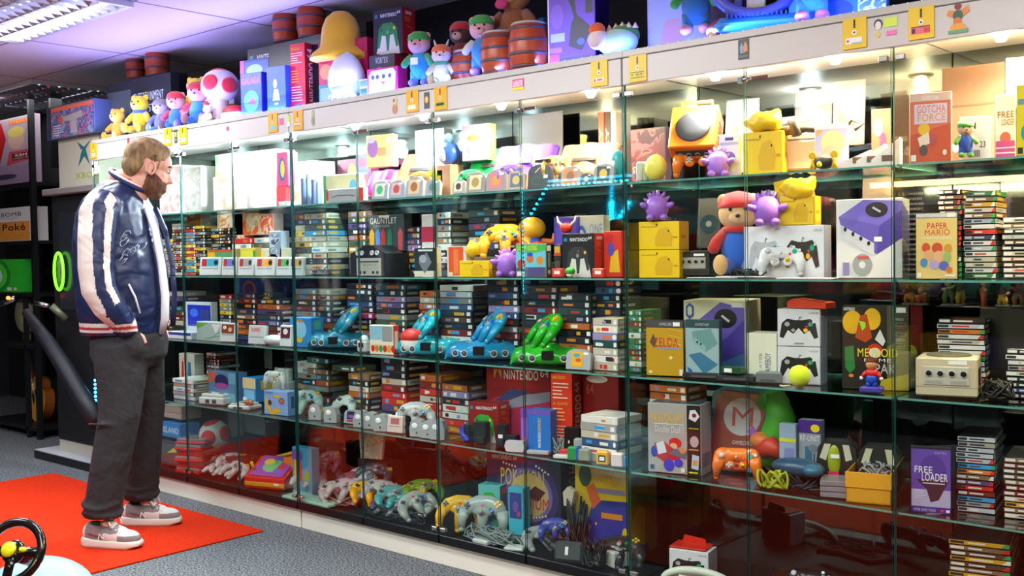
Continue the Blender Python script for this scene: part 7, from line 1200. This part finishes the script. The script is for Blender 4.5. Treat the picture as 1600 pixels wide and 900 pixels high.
tag(M().prism([(0, 0), (.04, 0), (.05, .5), (.03, .52)], 0, .03, mat('a8801c', .5)).build('yellow_board', loc=(-2.52, RY+.3, .13)), 'narrow amber board standing behind the rack’s end post', 'board')
# arcade machine beside the cabinets
o = thing('arcade_machine', 'tall black arcade machine with a green ring and cyan lights behind the person', 'arcade machine', (0, 0, 0))
AX0, AX1, AY0, AY1 = -1.66, -1.0, .06, .62
M().box(AX0-.19, AY0-.04, 0, AX1, AY1, .05, mat('101114', .5), .004).build('platform', o); M().box(AX0-.185, AY0-.035, .05, AX1, AY1, .056, mat('c8ccce', .4)).build('platform_top', o); M().box(AX0, AY0+.04, .056, AX1, AY1, .13, mat('c4c0b0', .5)).build('riser', o)
M().box(AX0, AY0+.03, .13, AX1, AY1, 1.66, mat('0b0c10', .6), .01).build('body', o); M().box(AX0-.02, AY0-.02, 1.66, AX1+.02, AY1, 1.70, mat('77716c', .5), .006).build('top', o)
M().box(AX0+.1, AY0+.022, .95, AX1-.05, AY0+.031, 1.55, mat('23282e', .2), .004).build('screen_panel', o)
m = M(); m.tube([(AX0+.14+.06*cos(a), AY0-.0, 1.19+.115*sin(a)) for a in [2*pi*k/20 for k in range(20)]], .009, mat('6af02c', .3, kind='emit', s=1.2), 8, closed=True); m.build('green_ring', o)
M().lathe([(.055, 0), (0, -.001)], mat('5a4a48', .3, kind='busy', cs=('8a7068', '3a3438'), sc=20), 20, (AX0+.14, AY0+.01, 1.19), 'y', sy=1.9).build('dial', o)
m = M(); m.tube([(AX0+.06, AY0-.1, .98), (AX0+.12, AY0-.14, 1.0), (AX0+.24, AY0-.12, .985)], .014, CHROME, 8); m.tube([(AX0+.24, AY0-.1, .985), (AX0+.28, AY0-.03, .9)], .022, mat('4a4e38', .4), 10); m.build('handlebar', o)
LED = mat('28b8ff', .4, kind='emit', s=9)
m = M(); m.box(AX1-.012, AY0+.004, .13, AX1+.008, AY0+.03, 1.0, mat('1a2a6a', .3)); m.build('blue_edge', o)
M().prism([(AX1-.12, 1.0), (AX1-.03, 1.0), (AX1+.01, .45), (AX1-.02, .45)], AY0+.0, AY0+.03, mat('24349a', .3)).build('side_panel', o)
m = M(); [m.ell((xat(145, AY0, .4), AY0+.018, .30+.024*k), .008, LED, 8, 6) for k in range(11)]; m.build('light_strip', o)
lamp('POINT', 'cyan_strip_glow', (AX1-.05, AY0-.05, .4), 1.0, (.2, .5, 1), .05)
o = thing('simulator_arm', 'thick black diagonal arm with a chrome grip and a red-orange lamp', 'simulator', (0, 0, 0))
M().tube([(xat(u_, y_, .8), y_, zat(xat(u_, y_, .8), y_, v_)) for u_, v_, y_ in ((42, 488, -.06), (72, 530, -.06), (100, 575, -.05), (128, 625, -.03), (150, 660, -.035))], [.028, .042, .05, .052, .055], mat('0c0f18', .55), 14).build('arm', o)
m = M(); m.tube([(-2.08, -.06, .98), (-1.98, -.06, 1.0), (-1.92, -.04, 1.02)], .018, CHROME, 10); m.build('chrome_grip', o); M().ell((-1.935, -.075, 1.025), (.02, .012, .012), mat('ff5a1c', .3, kind='emit', s=4), 10, 8).build('lamp', o)
# cartons on top of the arcade machine
pbox('console_box', 'pale console carton with a dark green cross emblem and green lettering', 'box', 93, 155, 0, .1, 1.70, .28, 'bcb8a4', h=.30, front=[('p', [(.48, .92), (.58, .74), (.62, .74), (.58, .66), (.5, .4), (.66, .6), (.8, .4), (.72, .66), (.7, .74), (.84, .92), (.66, .78)], '2a6a70'), ('t', 'XBOX', .42, .16, 1.02, .28, 'a0b030', .03)])
pbox('console_box', 'colourful accessory carton with a white light gun picture', 'box', 74, 148, 0, .06, 2.0, .3, '4a5a80', h=.2, front=[('r', .1, .84, .98, .96, 'e86a48'), ('r', .02, .02, .1, .98, '3a3c48'), ('r', .1, .02, .98, .84, ('4a6a9a', 'c86a78', '3a4a80', '7a9ab8', 22)), ('p', [(.3, .62), (.75, .72), (.78, .56), (.62, .5), (.66, .1), (.52, .1), (.5, .5), (.32, .5)], 'a8a4a0'), ('e', .31, .56, .05, .08, 'e05a30')]+blocktext(.14, .4, .36, 5, 'd8d8e0', .07, 9))
tag(M().box(-2.36, .42, 1.9, -2.33, .5, 2.42, bk).build('upright_post'), 'slim black upright between the rack and the light gun carton', 'post')
# ------------------------------------------------------------------ ride-on toy car at the lower left corner
o = thing('toy_car', 'light blue and red ride-on toy car with a black steering wheel', 'toy car', (1.45, -1.62, 0), radians(130))
o.rotation_euler = (0, 0, 0); o.location = (0, 0, 0)
def onz(u, v, z):
    d = _f*FPX+_r*(u-800)-_u*(v-450); t = (z-CAM.z)/d.z; return CAM+d*t
pc = onz(78, 872, .36)
o.location = (pc.x, pc.y, 0); o.rotation_euler = (0, 0, radians(35))
lb = mat('9adbe8', .12); rd = mat('d0182c', .15)
m = M(); m.ell((-.04, 0, .24), (.17, .15, .12), lb, 28, 18); m.tube([(-.1, -.12, .2), (.12, -.12, .2)], .09, lb, 14); m.build('dashboard', o)
m = M(); m.tube([(-.25, -.2, .2), (.1, -.25, .27), (.3, -.2, .25), (.4, 0, .16)], [.07, .085, .085, .05], rd, 16); m.build('fender', o)
M().box(-.3, -.2, .06, .3, .2, .2, lb, .05).build('hull', o)
for sx in (-.2, .2):
    for sy in (-.21, .21): M().lathe([(.05, -.025), (.075, -.02), (.075, .02), (.05, .025)], mat('15161a', .5), 24, (sx, sy, .076), 'y').build('wheel', o)
pw = onz(20, 862, .46); st = thing('steering_wheel', 'x', 'x'); st.parent = o; del st['label']; del st['category']
wc = o.matrix_basis.inverted() @ Vector((pw.x, pw.y, .46)); st.location = wc; st.rotation_euler = (radians(62), 0, radians(0))
g = mat('0c0d0f', .15)
M().tube([(.082*cos(a), .082*sin(a), 0) for a in [2*pi*k/28 for k in range(28)]], .0125, g, 12, closed=True).build('rim', st)
m = M(); m.tube([(-.075, 0, 0), (.075, 0, 0)], .014, g, 10, flat=.6); m.tube([(0, 0, 0), (0, -.075, 0)], .014, g, 10, flat=.6); m.ell((0, 0, -.005), (.034, .034, .014), g); m.build('spokes', st)
m = M(); m.ell((-.008, .004, .01), (.022, .022, .01), mat('d8d81c', .3)); m.ell((.035, .004, .012), (.012, .008, .006), mat('e8e020', .3), 10, 8); m.build('horn_button', st)
M().tube([(0, 0, -.01), (0, 0, -.12)], .022, g, 12).build('column', st)
# ------------------------------------------------------------------ across the aisle: what the mirrors show
o = thing('arcade_machine', 'dark arcade machine edged with cyan lights, seen mirrored in the cabinets', 'arcade machine', (0, 0, 0))
M().box(.35, -2.85, 0, 1.35, -2.2, 1.85, mat('15181c', .4), .01).build('body', o); M().box(.5, -2.2, .95, 1.2, -2.19, 1.5, mat('3a5a60', .1), .003).build('screen', o)
m = M(); L2 = mat('18c8ff', .4, kind='emit', s=45)
for k in range(26): m.ell((.44, -2.185, 1.0+.027*k), .009, L2, 8, 6)
for k in range(16): m.ell((.66+.04*k, -2.185, 1.68), .008, L2, 8, 6)
for k in range(8): m.ell((.64-.025*k, -2.185, 1.66-.03*k), .008, L2, 8, 6)
m.build('light_strip', o); M().box(.66, -2.19, 1.7, 1.3, -2.18, 1.715, mat('18b8e8', .4, kind='emit', s=16)).build('light_bar', o)
o = thing('display_stand', 'long dark shelf stand of games across the aisle, seen mirrored', 'shelf', (0, 0, 0))
M().box(1.5, -4.1, 0, 6.2, -4.08, 2.2, mat('1a1c20', .6)).build('back_panel', o)
for z in (.5, .95, 1.4, 1.85): M().box(1.5, -4.08, z-.02, 6.2, -3.75, z, mat('2a2c30', .5)).build('shelf', o)
for x in (1.5, 3.05, 4.6, 6.18): M().box(x, -4.08, 0, x+.02, -3.75, 2.2, mat('202226', .5)).build('upright', o)
M().tube([(2.1, -3.72, 1.66), (4.2, -3.72, 1.66)], .018, mat('ffdf9a', .4, kind='emit', s=30), 8).build('shelf_light', o)
rr = random.Random(5); proto = {}
for z in (.5, .95, 1.4):
    x = 1.6; nth = 1
    while x < 5.85:
        w_ = rr.uniform(.12, .3); h_ = rr.uniform(.16, .34); c = rr.choice(['d6302a', '3c4f7a', 'e9e6dc', 'd9a427', '2f7f4a', '1f6d70', 'e07a2c', '5a4a78', 'c8bfa8'])
        h_ = min(h_, .33 if z < 1.3 else .34); b = M().box(0, 0, 0, w_, .14, h_, mat(c, .5), .003).build('game_box'); b.location = (x, -3.98, z+.002)
        tag(b, f"{COLN[c]} box, number {nth} along the {({.5: 'low', .95: 'middle', 1.4: 'high'})[z]} shelf across the aisle, seen mirrored", 'box', 'mirrored boxes across the aisle'); x += w_+rr.uniform(.02, .12); nth += 1

# ------------------------------------------------------------------ the person
def remesh(m, vox, smooth=4):
    me = bpy.data.meshes.new('tmp'); me.from_pydata([tuple(q) for q in m.v], [], m.f); bm = bmesh.new(); bm.from_mesh(me)
    bmesh.ops.recalc_face_normals(bm, faces=bm.faces); bm.to_mesh(me); bm.free()
    ob = bpy.data.objects.new('tmp', me); C.objects.link(ob)
    r = ob.modifiers.new('r', 'REMESH'); r.mode = 'VOXEL'; r.voxel_size = vox
    s = ob.modifiers.new('s', 'SMOOTH'); s.factor = .5; s.iterations = smooth
    dg = bpy.context.evaluated_depsgraph_get(); out = bpy.data.meshes.new_from_object(ob.evaluated_get(dg))
    bpy.data.objects.remove(ob); return out
def finish(me, name, parent, mats, classify=None):
    me.materials.clear(); [me.materials.append(q) for q in mats]
    idx = [0]*len(me.polygons)
    if classify:
        for i, p in enumerate(me.polygons): idx[i] = classify(p.center, p.normal)
    me.polygons.foreach_set('material_index', idx); me.polygons.foreach_set('use_smooth', [True]*len(me.polygons)); me.update()
    me.name = name; o = bpy.data.objects.new(name, me); C.objects.link(o); o.parent = parent; return o
person = thing('person', 'standing person in a navy and cream satin jacket and dark jeans looking into the cabinets', 'person', (.443, -.565, .009), radians(38))
person.location.z = .0095; person.scale = (.985, .985, .985)
SKIN = mat('e0a28a', .55)
# body: head, neck, hands, continuous (local axes: x forward, y to the person's left, z up)
m = M()
HC = Vector((.118, .0, 1.685)); HT = Matrix.Translation(HC) @ Matrix.Rotation(radians(34), 4, 'Z') @ Matrix.Rotation(radians(17), 4, 'Y'); HI = HT.inverted(); m.T = HT
m.ell((-.012, 0, .035), (.098, .076, .092), SKIN, 28, 20); m.ell((.03, 0, -.035), (.068, .06, .095), SKIN, 24, 18); m.ell((.05, 0, .03), (.05, .062, .06), SKIN)
m.ell((.062, 0, -.105), (.03, .028, .024), SKIN); m.tube([(.088, 0, .012), (.104, 0, -.014), (.116, 0, -.032), (.094, 0, -.042)], [.010, .012, .015, .012], SKIN, 10)
m.ell((.088, 0, .026), (.016, .045, .012), SKIN); m.ell((.086, 0, -.066), (.017, .024, .008), SKIN); m.ell((.084, 0, -.078), (.017, .022, .009), SKIN)
for s in (-1, 1):
    m.ell((-.006, s*.079, -.012), (.018, .011, .031), SKIN, 14, 10, (0, .2, s*.25)); m.ell((.058, s*.032, -.02), (.025, .022, .025), SKIN); m.ell((-.012, s*.085, .006), (.013, .005, .016), SKIN, 10, 8)
m.T = Matrix()
m.tube([(.1, 0, 1.64), (.06, 0, 1.585), (.02, 0, 1.53), (0, 0, 1.45)], [.06, .064, .072, .11], SKIN, 20); m.ell((.01, 0, 1.6), (.08, .068, .055), SKIN); m.ell((.012, 0, 1.635), (.07, .062, .045), SKIN)
m.tube([(0, 0, 1.46), (-.03, 0, 1.3), (-.01, 0, 1.1), (.01, 0, .95)], [.11, .12, .11, .12], SKIN, 16)
for s in (-1, 1):                        # forearms ending in hands tucked in the pockets
    m.tube([(-.02, s*.16, 1.46), (-.01, s*.24, 1.33), (.0, s*.262, 1.16), (.04, s*.215, 1.04), (.075, s*.155, .97)], [.05, .048, .042, .036, .027], SKIN, 12)
    W_ = Vector((.075, s*.142, .962)); dr = Vector((.12, -s*.1, -.98)).normalized()
    m.ell(W_+dr*.045, (.036, .018, .046), SKIN, 14, 10, (0, .35, 0))
    for q, (off, ln) in enumerate(((.028, .07), (.01, .08), (-.009, .074), (-.026, .058))):
        b_ = W_+dr*.075+Vector((off, 0, 0)); m.tube([b_, b_+dr*ln*.5+Vector((0, -s*.004, 0)), b_+dr*ln+Vector((-.004, -s*.018, 0))], [.0095, .009, .0075], SKIN, 8)
    b_ = W_+dr*.02+Vector((.028, 0, 0)); m.tube([b_, b_+Vector((.026, -s*.006, -.02)), b_+Vector((.036, -s*.01, -.05))], [.012, .0105, .0085], SKIN, 8)
def skincol(c, n):
    if c.z < 1.5: return 0
    q = HI @ c
    if abs(q.y) > .074 and -.03 < q.x < .016 and -.045 < q.z < .025: return 0
    if -.012 < q.x < .014 and -.02 <= q.z < .06: return 2 if q.z > .012 else 1
    if q.x > -.004 and -.125 < q.z:
        top = .0 if q.x < .02 else (-.018-.55*(q.x-.02) if q.x < .07 else -.047)
        if q.x > .096 and -.076 < q.z < -.066 and abs(q.y) < .02: return 3
        if q.z < top: return 1
    return 0
body = finish(remesh(m, .0046, 2), 'body', person, [SKIN, mat('7a4a2e', .8, kind='hair', c0='4a2c1c'), mat('8a6640', .7, kind='hair', c0='5a3e24'), mat('b06a5c', .5)], skincol)
m = M(); m.T = HT
for s in (-1, 1): m.tube([(-.002+.019*cos(a), s*(.09+.002*cos(a)), -.012+.03*sin(a)) for a in [radians(q) for q in range(-70, 231, 25)]], .0045, SKIN, 8); m.ell((0, s*.087, -.03), (.008, .005, .009), SKIN, 10, 8)
m.build('ear_rim', person)
# hair and beard as shells over the skull
m = M(); m.T = HT; m.ell((-.014, 0, .04), (.103, .080, .095), SKIN, 30, 22); m.ell((-.055, 0, -.008), (.058, .066, .058), SKIN, 20, 16); m.ell((.034, 0, .088), (.05, .054, .033), SKIN, 20, 14)
hm = remesh(m, .005, 2); bm = bmesh.new(); bm.from_mesh(hm)
def inhair(c):
    q = HI @ c
    line = .052+.26*max(0, q.x-.03)-.015 if q.x > .02 else (.052 if q.x > -.0 else .052-(0-q.x)*1.9)
    if .012 < q.x < .035 and abs(q.y) > .05: line = -.0
    if q.x > .075: line = .085
    if -.034 < q.x < .03 and abs(q.y) > .058 and q.z < .03: return False
    return q.z > line
bmesh.ops.delete(bm, geom=[f for f in bm.faces if not inhair(f.calc_center_median())], context='FACES'); bm.to_mesh(hm); bm.free()
ho = finish(hm, 'hair', person, [mat('a88452', .7, kind='hair', c0='5e4226')]); sm = ho.modifiers.new('s', 'SOLIDIFY'); sm.thickness = .006; sm.offset = -1
m = M(); m.T = HT; m.ell((.036, 0, -.046), (.067, .061, .086), SKIN, 26, 20); m.ell((.062, 0, -.107), (.034, .032, .028), SKIN, 18, 14); m.ell((.084, 0, -.075), (.026, .03, .028), SKIN, 16, 12)
hm = remesh(m, .005, 2); bm = bmesh.new(); bm.from_mesh(hm)
def inbeard(c):
    q = HI @ c
    if q.x < -.004 or q.z > -.01: return False
    top = -.052 if q.x > .06 else (-.028-.6*max(0, q.x-.02) if q.x > .012 else .0)
    if q.x > .098 and -.082 < q.z < -.064 and abs(q.y) < .02: return False
    return q.z < top and q.z > -.16
bmesh.ops.delete(bm, geom=[f for f in bm.faces if not inbeard(f.calc_center_median())], context='FACES'); bm.to_mesh(hm); bm.free()
bo = finish(hm, 'beard', person, [mat('7a4a2a', .8, kind='hair', c0='40241a')]); sm = bo.modifiers.new('s', 'SOLIDIFY'); sm.thickness = .006; sm.offset = -1
m = M(); m.T = HT
for s in (-1, 1): m.tube([(.098, s*.018, .026), (.092, s*.036, .03), (.08, s*.052, .024)], [.004, .005, .003], mat('5a3c20', .8), 6)
m.build('eyebrows', person)
m = M(); m.T = HT
for s in (-1, 1): m.ell((.082, s*.031, .006), (.012, .012, .009), mat('f0e8e0', .3), 12, 8); m.ell((.092, s*.031, .002), (.004, .006, .006), mat('28323a', .2), 8, 6); m.tube([(.09, s*.02, .013), (.096, s*.031, .013), (.088, s*.043, .01)], .004, SKIN, 6)
m.build('eyes', person)
# jacket
NV, CRM, RDB = mat('0f1d44', .45, kind='cloth', sc=7, b=.7, d=.045), mat('dcc6b8', .42, kind='cloth', sc=7, b=.7, d=.045), mat('a82430', .6)
def ring(m, secs, n=26):
    """closed tube of ellipses given as (x, y, z, rx, ry)"""
    vs = []; fs = []
    for (x, y, z, a, b) in secs:
        for k in range(n): t = 2*pi*k/n; vs.append((x+a*cos(t), y+b*sin(t), z))
    for i in range(len(secs)-1):
        for k in range(n): j = (k+1) % n; fs.append((i*n+k, i*n+j, (i+1)*n+j, (i+1)*n+k))
    fs += [list(range(n))[::-1], [(len(secs)-1)*n+k for k in range(n)]]; m.add(vs, fs, NV, True)
m = M()
ring(m, [(-.012, 0, .93, .182, .19), (-.012, 0, .94, .188, .194), (-.012, 0, .99, .19, .197), (-.012, 0, 1.02, .198, .205), (-.012, 0, 1.1, .202, .21), (-.02, 0, 1.22, .205, .215), (-.03, 0, 1.36, .19, .21), (-.035, 0, 1.47, .165, .21), (-.032, 0, 1.535, .135, .195), (-.018, 0, 1.585, .108, .13), (0, 0, 1.615, .09, .095), (.01, 0, 1.63, .082, .08)])
ARM = [(-.02, .145, 1.515), (-.018, .215, 1.465), (-.012, .255, 1.36), (-.01, .272, 1.23), (.0, .272, 1.14), (.03, .25, 1.065), (.065, .2, 1.0), (.08, .178, .968)]
AR = [.082, .082, .077, .074, .073, .066, .055, .047]
for s in (-1, 1):
    m.tube([(x, s*y, z) for x, y, z in ARM], AR, NV, 18)
    m.tube([(.075, s*.185, .985), (.085, s*.168, .942)], [.047, .044], NV, 16)
def jcol(c, n):
    z = c.z
    # waist rib
    wl = .985
    side = abs(c.y)
    # nearest arm segment
    best = (9, 0, None)
    P = Vector((c.x, side, z))
    for i in range(len(ARM)-1):
        a, b = Vector(ARM[i]), Vector(ARM[i+1]); d = b-a; t = max(0, min(1, (P-a).dot(d)/d.dot(d))); q = a+d*t; r = (P-q).length-(AR[i]*(1-t)+AR[i+1]*t)
        if r < best[0]: best = (r, i+t, q)
    r, tt, q = best
    if r < .012 and side > .19 or (r < .006 and tt > .4 and side > .17):
        if tt > 6.1 or z < .985:
            k = (tt-6.1)/.9
            if z < .978+.0: return [1, 2, 1, 0][min(3, int(max(0, (.985-z))/.012))]
            return [1, 2, 1, 1][min(3, int(max(0, k)*4))]
        lat = P-q
        fwd = lat.x
        # cream panel down the back-outer side, a second stripe toward the front
        if side > .12:
            ang = atan2(lat.x, lat.y)
            wd = .7+.25*sin(min(tt, 6)/6*pi)
            mid = -.66+.03*tt
            if abs(ang-mid) < wd*.9 and tt > .0: return 1
            if tt < 5.0 and .86 < ang < 1.32: return 1
        return 0
    if z < .985 and side < .3:
        return [1, 2, 1, 0][min(3, int((.985-z)/.0135))] if c.x < .1 else 0
    if c.x > .05 and side < .022+.02*(1.5-z): return 1            # front facings
    if z > 1.605: return [0, 1, 2, 1][int((z-1.605)/.009) % 4]
    return 0
jk = finish(remesh(m, .006, 4), 'jacket', person, [NV, CRM, RDB], jcol)
m = M(); m.tube([(.034+.078*cos(a), .082*sin(a), 1.622-.048*cos(a)) for a in [2*pi*k/30 for k in range(30)]], .0125, mat('1a2a58', .7), 10, closed=True); m.tube([(.034+.081*cos(a), .085*sin(a), 1.632-.048*cos(a)) for a in [2*pi*k/30 for k in range(30)]], .007, mat('e8dcd0', .7), 8, closed=True); m.tube([(.034+.084*cos(a), .087*sin(a), 1.626-.048*cos(a)) for a in [2*pi*k/30 for k in range(30)]], .006, mat('a82430', .7), 8, closed=True); m.build('collar', person)
# embroidered mark on the near chest, pocket welt, open front edge
m = M(); rs = random.Random(8)
for k in range(9):
    cx, cz = .105+rs.uniform(-.03, .05), 1.37+.0-k*.013+rs.uniform(-.01, .01)
    m.tube([(cx+.02*cos(t+k), -.185+.25*(cx-.1)+.012*abs(cx-.1)*10*.0-.0*t, cz+.016*sin(t*1.3+k)) for t in (0, .8, 1.6, 2.4, 3.2, 4.2)], .0022, mat('a8b4c4', .5), 5)
m.build('embroidery', person)
m = M(); m.tube([(.10, -.197, 1.16), (.125, -.188, 1.1), (.14, -.18, 1.03)], .008, mat('c8bcc0', .5), 8, flat=.6); m.build('pocket_welt', person)
m = M(); m.tube([(.128, -.045, 1.5), (.168, -.06, 1.4), (.196, -.065, 1.25), (.208, -.06, 1.1), (.2, -.05, 1.0), (.175, -.03, .93)], [.018, .02, .022, .024, .024, .018], mat('d8d2d4', .45), 10, flat=.5); m.build('front_lining', person)
m = M(); m.tube([(.14, .02, 1.5), (.18, .03, 1.4), (.205, .035, 1.25), (.215, .035, 1.1), (.205, .03, .96)], .012, NV, 8); m.build('front_edge', person)
m = M(); ring(m, [(.012, 0, .90, .15, .165), (.012, 0, .95, .155, .17), (.012, 0, 1.0, .15, .165)]); m.mats[0] = mat('7a7468', .8); m.build('shirt_hem', person)
# jeans
JN = mat('231f20', .85, kind='cloth', sc=11, b=.8, d=.022)
m = M()
ring(m, [(.012, 0, .965, .155, .168), (.012, 0, .9, .168, .182), (.01, 0, .83, .165, .186), (.005, 0, .78, .13, .17)])
for s, kx, ax in ((-1, -.004, -.05), (1, .0, -.035)):
    m.ell((.08, s*.128, .885), (.062, .062, .085), JN)
    m.tube([(.012, s*.082, .87), (.012, s*.098, .78), (.018, s*.118, .68), (.02, s*.14, .58), (.002, s*.155, .47), (ax+.022, s*.172, .3), (ax+.002, s*.185, .17), (ax+.002, s*.188, .128)], [.12, .114, .1, .09, .087, .083, .08, .079], JN, 20)
    for zz in (.15, .19): m.tube([(ax+.083*cos(t), s*.186+.083*sin(t), zz+.01*sin(2*t+zz*40)) for t in [2*pi*k/16 for k in range(16)]], .009, JN, 6, closed=True)
    for zz in (.53,): m.tube([(kx-.01+.096*cos(t), s*.148+.096*sin(t), zz+.02*sin(t+zz*30)) for t in [2*pi*k/16 for k in range(16)]], .008, JN, 6, closed=True)
jn = finish(remesh(m, .0085, 3), 'jeans', person, [JN])
# shoes
def shoe(s, off, rz):
    e = thing('shoe', 'x', 'x'); del e['label']; del e['category']; e.parent = person; e.location = (off[0], off[1], 0); e.rotation_euler = (0, 0, rz)
    def outline(k=1): return [(.155*k, .0), (.15*k, .03), (.11*k, .048), (.04*k, .048), (-.04*k, .038), (-.1*k, .036), (-.125*k, .02), (-.13*k, 0), (-.125*k, -.02), (-.1*k, -.036), (-.04*k, -.036), (.04*k, -.046), (.11*k, -.046), (.15*k, -.028)]
    m = M(); P = outline(); vs = []; n = len(P)
    L = [(1.0, .0), (1.02, .012), (1.0, .026), (.96, .034)]
    for k, z in L: vs += [(x*k, y*k, z+(.012 if x > .12 and z < .01 else 0)+(.01 if x < -.08 and z > .02 else 0)) for x, y in P]
    fs = [(i*n+j, i*n+(j+1) % n, (i+1)*n+(j+1) % n, (i+1)*n+j) for i in range(3) for j in range(n)]+[list(range(n))[::-1], [3*n+j for j in range(n)]]
    m.add(vs, fs, mat('d6d0c0', .5), True); m.build('sole', e)
    m = M(); m.ell((.085, 0, .042), (.066, .044, .036), NV); m.ell((.03, 0, .055), (.07, .042, .042), NV); m.ell((-.07, 0, .06), (.056, .036, .052), NV); m.tube([(-.06, 0, .06), (-.05, 0, .1)], [.045, .042], NV, 16); m.ell((0, 0, .06), (.07, .038, .045), NV)
    def col(c, nrm):
        if c.x > .06 and c.z > .058: return 1
        if -.01 < c.x < .06 and .035 < c.z < .066 and abs(c.y) > .028: return 1
        if c.x < -.1 and c.z > .05: return 1
        return 0
    finish(remesh(m, .005, 2), 'upper', e, [mat('83807e', .8), mat('dcd8ce', .8)], col)
    m = M()
    for k in range(5): x = .07-.02*k; z = .078+.009*k; m.tube([(x, -.03, z-.008), (x+.006, 0, z+.006), (x, .03, z-.008)], .0042, mat('ece6d8', .7), 6)
    m.tube([(.0, -.01, .112), (.03, -.045, .118), (.045, -.05, .09), (.01, -.02, .105)], .003, mat('ece6d8', .7), 6); m.tube([(.0, .01, .112), (.035, .03, .125), (.05, .02, .1)], .003, mat('ece6d8', .7), 6)
    m.ell((.0, 0, .1), (.04, .024, .02), mat('e4ddd0', .7)); m.build('laces', e)
    for q in (-1, 1):
        vs_, f_ = text_tris('N', .04); mk = M(); w_, h_ = .026, .026
        mk.add([(-.028+(a*w_+b*.006)*(1 if q < 0 else -1), q*.0425, .042+b*h_) for a, b in vs_], f_, mat('e4e2e0', .5)); mk.build('side_mark', e, fix=False)
shoe(-1, (-.02, -.195), radians(-8)); shoe(1, (.0, .19), radians(4))

# ------------------------------------------------------------------ settle: nothing may cut through a pane, a shelf or the mirror
bpy.context.view_layer.update()
def wbox(o):
    lo = Vector((9, 9, 9)); hi = -lo
    for q in [o]+list(o.children_recursive):
        if q.type == 'MESH':
            for c in q.bound_box:
                p = q.matrix_world @ Vector(c)
                for i in range(3): lo[i] = min(lo[i], p[i]); hi[i] = max(hi[i], p[i])
    return lo, hi
LEV = [ZF-.004, ZE, ZD, ZC, ZB]
for o in list(bpy.data.objects):
    if o.parent or o.type not in ('MESH', 'EMPTY') or not o.get('category') or o['category'] in ('cabinet',): continue
    lo, hi = wbox(o); cx, cy, cz = (lo+hi)/2
    if not (-.95 < cx < 4.7 and -.03 < cy < .5 and .1 < cz < 1.87): continue
    d = Vector((0, 0, 0))
    if lo.y < .008: d.y = .010-lo.y
    elif hi.y > DEP-.014: d.y = max(DEP-.015-hi.y, .008-lo.y)
    for L_ in LEV:
        if lo.z < L_+.0012 and hi.z > L_ and cz > L_ and L_-lo.z < .09: d.z = L_+.0015-lo.z
        if hi.z > L_-.007 and cz < L_-.007 and hi.z-L_ < .03 and L_ != LEV[0]: d.z = min(d.z, L_-.008-hi.z) if d.z == 0 else d.z
    for k in range(-1, 6):
        for x_ in (k*W,):
            g = .0085
            if lo.x < x_+g and hi.x > x_-g:
                a = x_+g-lo.x; b = hi.x-(x_-g)
                d.x = a if a < b else -b
                if abs(d.x) > .12: d.x = 0
    o.location += d
